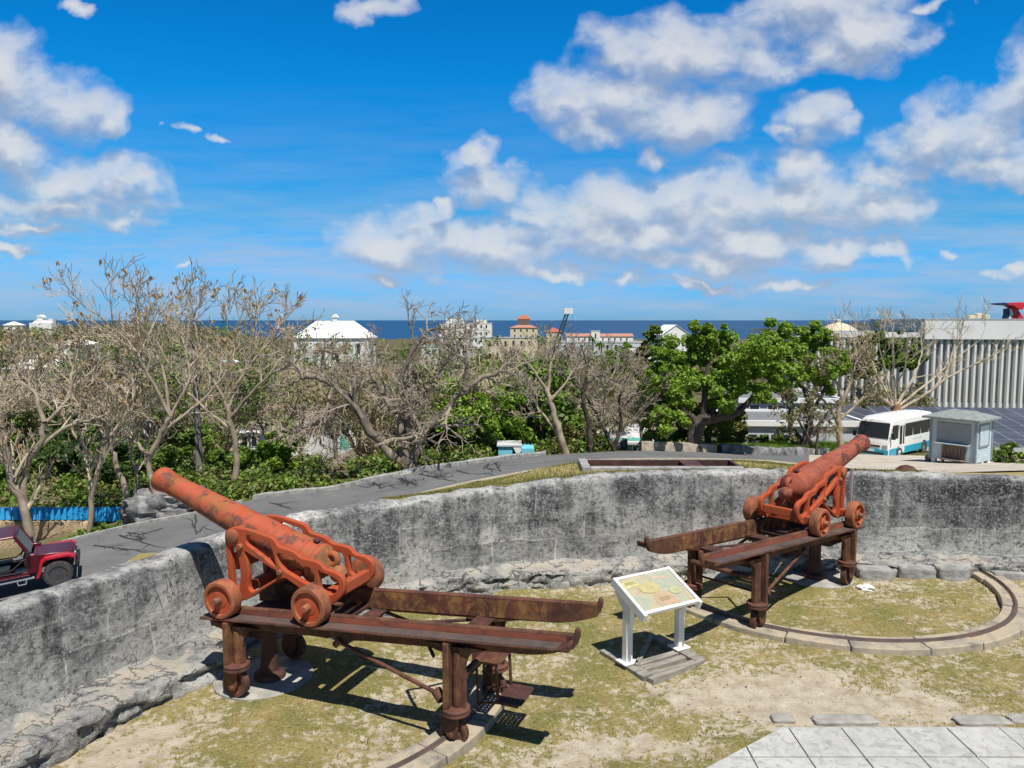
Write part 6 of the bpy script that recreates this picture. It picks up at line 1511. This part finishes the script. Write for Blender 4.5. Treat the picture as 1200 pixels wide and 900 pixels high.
bare_tree('bare_tree', 'pale bare tree with a slightly curved trunk just left of the boulders', [
    (PX([(152, 618), (147, 575), (136, 545), (130, 515)], 26.5), .16, .09, 0), (PX([(130, 515), (110, 470), (112, 425), (100, 390)], 26.5, .6), .09, .02, 1), (PX([(130, 515), (150, 470), (165, 420), (172, 385)], 26.5, .6), .08, .02, 1), (PX([(157, 612), (160, 560), (152, 520), (170, 480), (180, 440)], 26.9, .5), .11, .02, 1)], HI3, 15, pods=.06)
# the gnarled tree at the bend
bare_tree('gnarled_bare_tree', 'big gnarled bare tree with a thick low limb at the bend of the road', [
    (PX([(480, 566), (479, 552), (478, 535)], 30.2), .40, .32, 0),
    (PX([(477, 553), (456, 528), (431, 500), (412, 470), (388, 448), (362, 441), (345, 447)], 30.2, -.6), .24, .06, 1),
    (PX([(416, 478), (398, 478), (378, 484), (372, 500), (376, 518), (388, 530)], 30.0, -.2), .11, .02, 1),
    (PX([(390, 482), (375, 495), (350, 505), (330, 512)], 29.9, -.3), .07, .015, 1),
    (PX([(470, 548), (470, 515), (464, 485), (447, 462), (434, 435), (436, 412)], 30.2, .5), .19, .04, 1),
    (PX([(476, 545), (477, 505), (478, 470), (488, 445), (482, 425)], 30.2, .9), .21, .03, 1),
    (PX([(482, 550), (492, 512), (520, 482), (552, 452), (585, 436), (602, 440)], 30.2, .3), .21, .03, 1),
    (PX([(464, 485), (476, 425), (497, 393), (514, 384), (540, 390)], 30.3, -.4), .11, .025, 1), (PX([(545, 458), (546, 420), (540, 398), (552, 385)], 30.3, .2), .10, .025, 1),
    (PX([(478, 475), (500, 455), (520, 430), (525, 400)], 30.3, .8), .09, .02, 1), (PX([(393, 452), (395, 425), (390, 410)], 30.0, .3), .08, .03, 1)],
    [(9, .33, .2, R(60)), (6, .55, .2, R(52)), (6, .55, .2, R(48))], 16, 'bark_brown', 'twig_grey', up=.03, wig=.3, wob=.07, minr=.011)
# bare trees at the road's outer edge
bare_tree('bare_tree', 'leaning bare tree with a forked pale trunk right of the light blue booth', [
    (PX([(664, 536), (655, 505), (646, 475), (640, 455)], 33.5), .22, .12, 0), (PX([(657, 512), (640, 490), (628, 475), (618, 450)], 33.5, .5), .10, .025, 1), (PX([(642, 460), (622, 430), (606, 410)], 33.5, -.5), .10, .02, 1), (PX([(642, 460), (645, 420), (640, 400)], 33.5, .8), .10, .02, 1), (PX([(645, 470), (668, 440), (680, 420)], 33.5, .5), .09, .02, 1)],
    HI, 17, 'bark', 'twig_grey', up=.15, wig=.24)
bare_tree('bare_tree', 'upright dark trunked bare tree in the middle of the roadside row', [
    (PX([(694, 534), (690, 500), (683, 470), (684, 455)], 34.5), .17, .12, 0), (PX([(684, 458), (662, 440), (650, 425)], 34.5, .5), .09, .02, 1), (PX([(684, 458), (700, 440), (722, 445), (735, 430)], 34.5, .5), .09, .02, 1), (PX([(684, 458), (688, 430), (680, 405)], 34.5, -.4), .09, .02, 1), (PX([(690, 500), (705, 495), (715, 480)], 34.5, .3), .06, .02, 1)],
    HI, 18, 'bark_dark', 'twig_grey', up=.15, wig=.24)
bare_tree('bare_tree', 'bare tree with two dark stems leaning apart before the white roof', [
    (PX([(722, 534), (712, 510), (702, 490), (690, 470), (680, 450)], 36.5), .15, .05, 1), (PX([(718, 534), (724, 512), (728, 495), (726, 470), (735, 440)], 36.5), .16, .05, 1), (PX([(726, 480), (745, 460), (760, 435)], 36.5, .4), .08, .02, 1), (PX([(700, 485), (712, 455), (715, 420)], 36.5, .5), .07, .02, 1)],
    HI, 19, 'bark_dark', 'twig_grey', up=.15, wig=.22)
bare_tree('bare_tree', 'short bare tree hugging the left side of the big green tree', [
    (PX([(754, 532), (752, 508), (747, 488), (740, 465)], 37.5), .15, .05, 1), (PX([(759, 532), (762, 505), (770, 490), (765, 465)], 37.5), .12, .04, 1), (PX([(747, 488), (728, 475), (715, 460)], 37.5, .3), .07, .02, 1)],
    HI, 20, 'bark', 'twig_grey', up=.15, wig=.22, leaves=.06, leaf_mat_='leaf_green')
# big green tree
def CL(lst, y, seed, dy=1.6):
    r_ = random.Random(seed); return [(tuple(P(u, v, y + r_.uniform(-dy, dy))), r * y / F) for (u, v, r) in lst]
leafy_tree('green_tree', 'broad bright green tree with a dark curved trunk beside the road', [
    (PX([(813, 534), (814, 510), (822, 494), (838, 488)], 38), .40, .30, ), (PX([(832, 490), (856, 487), (875, 474), (890, 455)], 38, .5), .28, .08), (PX([(818, 500), (804, 482), (785, 468), (770, 460)], 38, -.5), .2, .05), (PX([(824, 494), (826, 460), (830, 420), (828, 392)], 38, .6), .2, .04), (PX([(832, 490), (850, 450), (870, 420)], 38, 1.0), .16, .04)],
    CL([(782, 440, 30), (772, 468, 26), (800, 418, 28), (828, 402, 26), (824, 384, 13), (856, 418, 30), (888, 412, 26), (872, 448, 32), (832, 448, 34), (802, 456, 30), (902, 440, 24), (786, 490, 20), (758, 478, 15), (848, 462, 26), (812, 385, 10), (842, 395, 16), (765, 450, 16), (900, 420, 20), (762, 505, 10), (880, 430, 26), (850, 435, 28), (780, 420, 16), (815, 470, 22), (892, 466, 14)], 38, 5),
    300, .19, 31, 'leaf_bright')
leafy_tree('green_tree', 'round bright green tree right of the broad green tree, before the pale dome', [
    (PX([(944, 526), (946, 505), (950, 482), (942, 455)], 44), .26, .12), (PX([(944, 520), (928, 500), (925, 480)], 44), .14, .06), (PX([(946, 490), (965, 460), (968, 430)], 44, .6), .14, .05), (PX([(942, 455), (915, 430), (905, 410)], 44, .6), .12, .05)],
    CL([(930, 396, 26), (902, 420, 26), (960, 416, 26), (938, 436, 28), (984, 430, 15), (914, 390, 18), (890, 402, 16), (975, 442, 18), (912, 448, 22), (950, 395, 18), (925, 415, 24), (990, 420, 10), (970, 400, 12)], 44, 6),
    290, .20, 32, 'leaf_bright')
leafy_tree('green_tree', 'dark smaller green tree standing close behind the broad green tree trunk', [(PX([(828, 533), (830, 510), (836, 492)], 41), .24, .12)],
    CL([(842, 498, 14), (822, 490, 14), (850, 505, 11), (858, 492, 12), (800, 505, 12), (775, 508, 12)], 41, 7, .8), 260, .18, 33, 'leaf_green')
bare_tree('vine_tree', 'vine wrapped tree stump with ragged stems left of the pale thin tree', [
    (PX([(938, 530), (944, 514), (950, 500), (948, 478), (955, 462)], 43), .26, .09, 1), (PX([(936, 526), (928, 512), (924, 492), (926, 480)], 43), .13, .05, 1), (PX([(958, 536), (957, 515), (962, 496), (972, 480)], 42.2), .08, .03, 1), (PX([(958, 530), (945, 508), (930, 485), (920, 465)], 42.4), .09, .03, 1)],
    [(7, .45, .25, R(60)), (5, .55, .2, R(50)), (4, .5, .2, R(45))], 21, 'bark_dark', 'twig_grey', up=.1, wig=.3, leaves=.22, leaf_mat_='leaf_olive')
bare_tree('thin_tree', 'pale thin tree with sparse olive leaves left of the minibus', [
    (PX([(984, 534), (984, 505), (982, 485), (990, 465)], 43.2), .2, .12, 0), (PX([(983, 495), (965, 470), (945, 455), (935, 440)], 43.2, .5), .1, .02, 1), (PX([(988, 470), (1000, 440), (1005, 415)], 43.2, .4), .1, .02, 1), (PX([(988, 470), (978, 440), (975, 415)], 43.2, -.4), .09, .02, 1), (PX([(986, 490), (1008, 470), (1022, 450)], 43.2, .4), .09, .02, 1)],
    HI, 22, 'bark', 'twig', up=.2, wig=.2, leaves=.10, leaf_mat_='leaf_olive')
bare_tree('bare_tree', 'wide spreading pale bare tree with torn orange bark behind the minibus', [
    (PX([(1050, 520), (1050, 490), (1049, 474)], 52), .50, .38, 0),
    (PX([(1048, 478), (1030, 462), (1008, 430), (988, 402), (968, 396)], 52, -.6), .15, .02, 1), (PX([(1047, 475), (1028, 440), (1015, 408), (1000, 390)], 52, 1.8), .12, .02, 1), (PX([(1049, 475), (1047, 430), (1046, 395), (1048, 376)], 52, .3), .15, .02, 1),
    (PX([(1052, 474), (1072, 440), (1080, 412), (1078, 388)], 52, 2), .13, .02, 1), (PX([(1053, 480), (1085, 462), (1112, 442), (1140, 428), (1172, 412)], 52, -.8), .16, .02, 1), (PX([(1053, 476), (1088, 448), (1120, 420), (1150, 398)], 52, 1.2), .13, .02, 1), (PX([(1044, 466), (1036, 430), (1030, 405), (1028, 386)], 52, -1.8), .09, .02, 1), (PX([(1049, 455), (1060, 430), (1065, 400), (1092, 384)], 52, -1.5), .08, .02, 1)],
    [(6, .40, .3, R(44)), (5, .52, .25, R(42)), (4, .55, .2, R(42))], 23, 'bark_torn', 'twig', up=.18, wig=.18, minr=.012, split=0)
# leafy bushes beyond the road
for a_ in [('big lush green tree beyond the bend right of the gnarled bare tree', 572, 575, 36, 130, 446, 'leaf_bright', 41, 'green_tree', 190, .21), ('dark green bushy tree directly behind the gnarled bare trunk', 520, 575, 38.5, 90, 490, 'leaf_dark', 42, 'green_tree', 150, .2), ('green bushy tree above the light blue booth', 632, 560, 43, 100, 446, 'leaf_green', 43, 'green_tree', 170, .21),
           ('bright green bush spreading below the shingled houses', 330, 605, 34, 105, 510, 'leaf_bright', 44, 'leafy_bush', 190, .19), ('green bush between the utility pole and the wide bare trunk', 264, 605, 35, 80, 522, 'leaf_green', 45, 'leafy_bush', 170, .19), ('dark green bush behind the boulders', 196, 610, 34, 110, 500, 'leaf_green', 46, 'leafy_bush', 170, .2),
           ('dark green bush above the right end of the blue boards', 125, 612, 32, 95, 515, 'leaf_dark', 47, 'leafy_bush', 170, .2), ('dark green bush above the left end of the blue boards', 62, 610, 33, 85, 512, 'leaf_dark', 48, 'leafy_bush', 170, .2), ('dark bush at the left edge behind the twin trunked tree', -6, 610, 32, 80, 500, 'leaf_green', 49, 'leafy_bush', 150, .2),
           ('small bright bush beside the green trimmed gabled house', 353, 590, 33, 40, 556, 'leaf_bright', 50, 'leafy_bush', 120, .16), ('low bush in front of the gabled house', 432, 580, 40, 50, 556, 'leaf_green', 51, 'leafy_bush', 120, .17), ('yellow green bush at the foot of the gnarled bare tree', 503, 565, 34, 34, 530, 'leaf_bright', 52, 'leafy_bush', 110, .16), ('yellow green bush behind the gnarled tree trunk on its left', 452, 570, 40, 44, 522, 'leaf_olive', 56, 'leafy_bush', 120, .17),
           ('green bush at the right edge beside the hut', 1188, 556, 37, 62, 520, 'leaf_green', 53, 'leafy_bush', 120, .17), ('low green bush just right of the hut', 1166, 550, 40, 26, 528, 'leaf_bright', 54, 'leafy_bush', 90, .15), ('olive bush left of the grey block shopfront', 858, 528, 49, 46, 488, 'leaf_olive', 55, 'leafy_bush', 130, .2),
           ('green bush in front of the grey block shopfront', 912, 530, 48, 44, 506, 'leaf_green', 57, 'leafy_bush', 110, .18), ('bright bush under the left side of the broad green tree', 789, 534, 42, 36, 506, 'leaf_bright', 58, 'leafy_bush', 110, .17), ('olive bush between the roadside bare trees', 676, 548, 37, 46, 496, 'leaf_olive', 59, 'leafy_bush', 120, .18), ('brown green bush just right of the light blue booth', 640, 548, 36, 40, 520, 'leaf_olive', 60, 'leafy_bush', 100, .16),
           ('green bush low between the two dark stems and the gate walls', 714, 536, 39.5, 36, 514, 'leaf_green', 61, 'leafy_bush', 100, .17), ('weedy green clump on the verge under the slim pale trunk', 120, 636, 25.2, 44, 616, 'leaf_green', 62, 'leafy_bush', 80, .11), ('low weeds on the verge in front of the stone wall', 90, 641, 24.6, 34, 625, 'leaf_bright', 63, 'leafy_bush', 60, .09), ('low weeds beside the blue sheet on the verge', 145, 628, 25.5, 36, 612, 'leaf_green', 64, 'leafy_bush', 70, .1), ('small green tuft on the gravel between the minibus and the hut', 1066, 541, 47, 18, 528, 'leaf_bright', 65, 'leafy_bush', 60, .14)]:
    lb, u, vb, y, wpx, vt, lf_, sd, nm, n_, sz = a_; bush(lb, u, vb, y, wpx, vt, lf_, sd, nm, n_, sz, cat='tree' if 'tree' in nm else 'bush')
# undergrowth on the bank just beyond the road
ru = random.Random(31)
for nm, lf_, lb, n_ in (('undergrowth', 'leaf_green', 'mixed green undergrowth covering the bank just beyond the road', 620), ('dry_scrub', 'leaf_olive', 'dry olive scrub mixed into the undergrowth beyond the road', 380)):
    cs = []; rs = []
    while len(cs) < n_:
        u = ru.uniform(-80, 840); y = road_at(u)[2] + (1.9 if u < 180 else .9) + 20 * ru.random() ** 1.6; z = ground_z(u, y); r = ru.uniform(.3, .75)
        if 690 < u < 765 or (384 < u < 452 and 37 < y < 52): continue
        if 384 < u < 452: r *= .5
        if 575 < u < 640 and y < 44: continue
        cs.append((XU(u, y, z), y, z + r * .45)); rs.append(r)
    V, Q = leaf_cards(cs, rs, 55, .2, 7 + n_); stuff(np_mesh(nm, V, Q, lf_), lb, 'undergrowth')
# prototypes for the slope below the fort
def proto_leafy(leaf, seed, h=6.0, w=5.0, npc=60, size=.34, bark='bark_dark'):
    rng = random.Random(seed); root = empty('slope_tree', (0, 0, 0)); L_ = [([Vector((0, 0, -2)), Vector((.1, 0, h * .25)), Vector((0, .1, h * .6))], [.2, .16, .08])]; cs = []; rs = []
    for k in range(34):
        a = rng.uniform(0, 6.283); q = math.sqrt(rng.random()); z = rng.uniform(.25, .95); lim = math.sqrt(max(.05, 1 - ((z - .5) / .52) ** 2))
        c_ = Vector((math.cos(a) * q * w / 2 * lim, math.sin(a) * q * w / 2 * lim, z * h)); cs.append(tuple(c_)); rs.append(rng.uniform(.5, .95))
        if k % 3 == 0: L_.append(([Vector((0, 0, h * .35)), c_ * .6 + Vector((0, 0, h * .2)), c_], [.09, .05, .02]))
    V, Q = tubes(L_, 6); np_mesh('trunk', V, Q, bark, root, 60); V, Q = leaf_cards(cs, rs, npc, size, seed); np_mesh('crown', V, Q, leaf, root); return root
def proto_bare(seed, h=6.5, twig='twig_grey', tan_leaves=.25, leaf='leaf_tan'):
    rng = random.Random(seed); limbs = [([(0, 0, -2), (.1, 0, h * .15), (.05, .1, h * .32)], .18, .12, 0)]
    for k in range(6):
        a = k * 1.047 + rng.uniform(-.3, .3); s = rng.uniform(.25, .5) * h
        limbs.append(([(0.05, .1, h * .3), (math.cos(a) * s * .45, math.sin(a) * s * .45, h * rng.uniform(.5, .6)), (math.cos(a) * s, math.sin(a) * s, h * rng.uniform(.72, .95))], .09, .02, 1))
    r = bare_tree('slope_tree', None, limbs, [(6, .5, .25, R(50)), (5, .55, .2, R(48)), (4, .5, .2, R(45))], seed, 'bark', twig, up=.15, wig=.2, minr=.022, leaves=tan_leaves, leaf_mat_=leaf, leafsize=.28, origin=(0, 0, 0)); r.name = 'slope_tree'; return r
PRO = [(proto_leafy('leaf_green', 1), 'green leafy tree'), (proto_leafy('leaf_olive', 2, 5.5, 5.5), 'olive leafy tree'), (proto_leafy('leaf_dark', 3, 6.5, 5), 'dark leafy tree'), (proto_bare(4), 'brown twiggy tree'), (proto_bare(5, 6, 'twig', .5), 'tan leaved dry tree'), (proto_bare(6, 6, 'twig_grey', .4, 'leaf_olive'), 'thin olive tree'), (proto_leafy('leaf_tan', 8, 5, 5, 40), 'tan bushy tree')]
HB = [(862, 1010, 58, 496, 530), (868, 985, 72, 470, 492), (1062, 1200, 66, 476, 524), (935, 1058, 70, 473, 494), (696, 800, 62, 508, 535), (388, 448, 52, 535, 575), (318, 388, 105, 478, 508), (312, 372, 116, 465, 490), (278, 306, 80, 500, 522), (266, 296, 105, 474, 495), (340, 436, 270, 374, 404), (424, 462, 170, 434, 458), (396, 424, 95, 485, 500), (1085, 1203, 97, 375, 470), (985, 1085, 112, 396, 455), (166, 214, 120, 474, 496), (880, 1000, 63, 480, 492)]
VMIN = [(-200, 385), (60, 380), (250, 377), (320, 382), (335, 402), (470, 404), (490, 395), (640, 394), (665, 399), (740, 402), (760, 392), (850, 396), (900, 420), (980, 430), (990, 400), (1080, 400), (1085, 470), (1400, 480)]
AREA = [(330, 'on the slope left of the white mansion'), (640, 'between the mansion and the crane boom'), (2000, 'in the town right of the crane boom')]
rg_ = random.Random(99); placed = {}; cnt = 0; tries = 0; spots = []
while cnt < 230 and tries < 9000:
    tries += 1; u = rg_.uniform(-160, 1060); y = 38 * (7.5 ** rg_.random())
    if y < road_at(u)[2] + 6: continue
    kind = rg_.choices(range(7), [(5, 4, 2, 3, 2, 3, 1.5), (4, 4, 2, 2, 2, 3, 1.5), (4, 2, 2, 1, 1, 2, .5)][0 if u < 330 else (1 if u < 760 else 2)])[0]
    sc = rg_.uniform(.65, 1.15); h_ = 6.2 * sc; zb = ground_z(u, y) - .2
    vmin = interp(u, VMIN)[0]; zmax = zat(vmin, y)
    if zb + h_ > zmax: sc *= (zmax - zb) / h_; h_ = zmax - zb
    if sc < .42: continue
    vt = 450 + F * math.tan(math.atan((CAMZ - zb - h_) / y) - PITCH); hwp = 2.4 * sc / y * F
    if any(u + hwp > a_ and u - hwp < b_ and y < yy_ and vt < vb_ - .12 * (vb_ - vt_) for a_, b_, yy_, vt_, vb_ in HB): continue
    if any(u + 3 > a_ and u - 3 < b_ and yy_ - 1.5 < y < yy_ + 14 for a_, b_, yy_, vt_, vb_ in HB): continue
    x = XU(u, y, zb)
    if any((x - p[0]) ** 2 + (y - p[1]) ** 2 < (1.6 + y * .012) ** 2 for p in spots): continue
    spots.append((x, y)); base, kl = PRO[kind]
    if kind in placed: o = copy_tree(base)
    else: o = base; placed[kind] = 1
    o.location = (x, y, zb); s_ = sc * (1.25 if u < 700 and kind in (1, 3, 4) else 1.0); o.scale = (sc * rg_.uniform(.9, 1.35), sc * rg_.uniform(.9, 1.35), sc); o.rotation_euler = (0, 0, rg_.uniform(0, 6.283))
    ar = [t for lim, t in AREA if u < lim][0]; dist = 'near' if y < 75 else 'far'
    tag(o, kl + (' below the road ' if y < 75 else ' farther off ') + ar, 'tree', kl + 's ' + ('below the road ' if y < 75 else 'farther off ') + ar); cnt += 1
for k, (b_, kl) in enumerate(PRO):
    if k not in placed:
        for ch in list(b_.children): bpy.data.objects.remove(ch)
        bpy.data.objects.remove(b_)
# the thicket of fine bare crowns between the road and the town
th = []
for sd in (51, 52, 53):
    rng = random.Random(sd); H0 = 8.0; limbs = [([(0, 0, -2), (.1, 0, H0 * .14), (.05, .1, H0 * .3)], .16, .11, 0)]
    for k in range(7):
        a = k * .9 + rng.uniform(-.3, .3); s = rng.uniform(.2, .42) * H0
        limbs.append(([(0.05, .1, H0 * .28), (math.cos(a) * s * .5, math.sin(a) * s * .5, H0 * rng.uniform(.45, .58)), (math.cos(a) * s, math.sin(a) * s, H0 * rng.uniform(.68, .9))], .08, .015, 1))
    th.append(bare_tree('thicket_tree', None, limbs, [(8, .42, .2, R(50)), (6, .58, .15, R(46)), (5, .55, .15, R(42))], sd, 'bark', 'twig' if sd != 53 else 'twig_grey', up=.15, wig=.2, minr=.012, pods=.05 if sd == 51 else 0, leaves={51: 0, 52: .16, 53: .30}[sd], leaf_mat_={51: 'leaf_tan', 52: 'leaf_olive', 53: 'leaf_green'}[sd], leafsize=.19, origin=(0, 0, 0)))
TS = [(-20, 36, 410), (25, 44, 412), (58, 52, 402), (135, 58, 400), (205, 62, 398), (262, 56, 400), (322, 64, 404), (425, 62, 406), (352, 75, 402), (392, 80, 403), (505, 46, 414), (540, 60, 406), (565, 48, 412), (612, 56, 410), (640, 60, 412), (700, 58, 416), (722, 66, 420), (180, 80, 398), (290, 84, 400), (480, 84, 410), (575, 84, 408)]
for i, (u, y, vt) in enumerate(TS):
    b_ = th[i % 3]; o = b_ if i < 3 else copy_tree(b_); zb = ground_z(u, y) - .2; sc = (zat(vt, y) - zb) / 8.0
    o.location = (XU(u, y, zb), y, zb); o.scale = (sc * rg_.uniform(.9, 1.2), sc * rg_.uniform(.9, 1.2), sc); o.rotation_euler = (0, 0, rg_.uniform(0, 6.28))
    ar = 'left of the white mansion' if u < 335 else ('in front of the white mansion' if u < 480 else 'between the mansion and the broad green tree')
    tag(o, 'pale twiggy thin leaved tree in the thicket ' + ar, 'tree', 'thicket of bare trees ' + ar)
# palms and tall trees near the waterfront
def palm(u, vb, y, vt, label):
    b0 = P(u, vb, y); t0 = P(u, vt, y); root = empty('palm_tree', b0); tag(root, label, 'palm'); h = t0.z - b0.z
    V, Q = tubes([([Vector((0, 0, 0)), Vector((.2, 0, h * .5)), Vector((0, 0, h * .86))], [.3, .24, .2])], 7); np_mesh('trunk', V, Q, 'bark', root, 60)
    mb = MB(); r_ = random.Random(int(u))
    for k in range(16):
        a = k * 2.4; e = r_.uniform(-.2, 1.1); L = h * .30; d = Vector((math.cos(a) * math.cos(e), math.sin(a) * math.cos(e), math.sin(e))); p = Vector((0, 0, h * .86)); s = Vector((-math.sin(a), math.cos(a), 0))
        for j in range(5):
            d2 = (d + Vector((0, 0, -.32))).normalized(); q = p + d2 * L / 5 * 1.3; w0, w1 = L * .13 * math.sin(math.pi * (j + .6) / 6.2), L * .13 * math.sin(math.pi * (j + 1.6) / 6.4)
            mb.add([p - s * w0, p + s * w0, q + s * w1, q - s * w1], [(0, 1, 2, 3)]); p, d = q, d2
    mb.build('fronds', 'leaf_green', root)
palm(704, 425, 240, 398, 'short palm with a drooping crown left of the waterfront trees'); palm(694, 418, 250, 393, 'slender palm in front of the long terracotta roof')
for (u, vb, y, w, vt, lf_, sd, lb) in ((763, 440, 215, 30, 382, 'leaf_green', 71, 'tall layered dark green tree rising against the sea'), (728, 440, 205, 34, 400, 'leaf_bright', 72, 'bright green rounded tree right of the palms'), (748, 446, 200, 30, 404, 'leaf_olive', 73, 'olive tree between the palms and the tall layered tree'), (785, 440, 190, 24, 396, 'leaf_dark', 74, 'dark narrow tree behind the top left of the broad green tree'), (1045, 430, 95, 70, 384, 'leaf_green', 75, 'green tree mass in front of the pale finned wing'), (1010, 440, 92, 40, 394, 'leaf_olive', 76, 'olive tree between the dome and the pale finned wing'), (717, 455, 150, 26, 420, 'leaf_bright', 77, 'small bright green tree below the palms')):
    bush(lb, u, vb, y, w, vt, lf_, sd, 'distant_tree', 110, .0042 * y, cat='tree')
# far woodland that reads as one mass
rg2 = np.random.default_rng(12); cs = []; rs = []
while len(cs) < 5200:
    u = rg2.uniform(-330, 1090); y = 230 * (5.2 ** rg2.random())
    zb = float(far_z(u, y)); vmin = interp(u, VMIN)[0]; r = rg2.uniform(1.2, 2.6) * (1 + y / 900); zt2 = zb + r * rg2.uniform(.6, 2.2)
    if y > 1250 and zb < -34: continue
    if zt2 + r > zat(vmin, y) + (2.5 if u < 330 else -.5): continue
    if 320 < u < 485 and 262 < y < 310: continue
    cs.append((XU(u, y, zb), y, zt2)); rs.append(r)
V, Q = leaf_cards(cs, rs, 16, 1.5, 5, squash=.7); stuff(np_mesh('distant_woodland', V, Q, 'wood_mass'), 'distant olive and brown woodland covering the town slopes to the sea', 'woodland')
# rough grass on the bank and the glacis
from mathutils.bvhtree import BVHTree
BVH = BVHTree.FromPolygons([v_.co.copy() for v_ in terr.data.vertices], [tuple(p_.vertices) for p_ in terr.data.polygons])
rg3 = np.random.default_rng(8)
def grass_strip(name, label, pts, hgt, wd_, mat):
    n = len(pts); p = np.array(pts); an = rg3.uniform(0, 6.28, n); h_ = hgt * rg3.uniform(.5, 1.4, n); w_ = wd_ * rg3.uniform(.6, 1.3, n); ln = rg3.uniform(-.7, .7, (n, 2)) * h_[:, None]
    t = np.zeros((n, 3, 3)); t[:, 0] = p - np.stack([np.cos(an) * w_, np.sin(an) * w_, 0 * an + .02], 1); t[:, 1] = p + np.stack([np.cos(an) * w_, np.sin(an) * w_, 0 * an - .02], 1); t[:, 2] = p + np.stack([ln[:, 0], ln[:, 1], h_], 1)
    stuff(np_mesh(name, t.reshape(-1, 3), np.arange(3 * n).reshape(-1, 3), mat), label, 'grass')
pts = []
for _ in range(26000):
    u = rg3.uniform(845, 1000); y = road_at(u)[2] + .5 + 9 * rg3.random() ** 1.3; x = XU(u, y, ground_z(u, y)); hit = BVH.ray_cast(Vector((x, y, 30)), Vector((0, 0, -1)))
    if hit[0] is None: continue
    pts.append((x, y, hit[0].z))
grass_strip('bank_grass', 'bright green unmown grass on the bank below the grey block', pts, .42, .035, 'leaf_bright')
pts = []
for _ in range(42000):
    u = rg3.uniform(430, 1085); yn = road_at(u)[0]; y0 = wall_y(u) + .45; y = y0 + (yn - .7 - y0) * rg3.random() ** 2.2
    if 660 < u < 885 and 12.08 < y < 12.95 and 684 < u < 868: continue
    z0 = 1.4; x = XU(u, y, z0); hit = BVH.ray_cast(Vector((x, y, 30)), Vector((0, 0, -1)))
    if hit[0] is None: continue
    z = hit[0].z
    pts.append((x, y, z - .01))
grass_strip('verge_grass', 'dry yellow grass on the strip between the wall top and the road', pts, .045, .012, 'grass_blade')
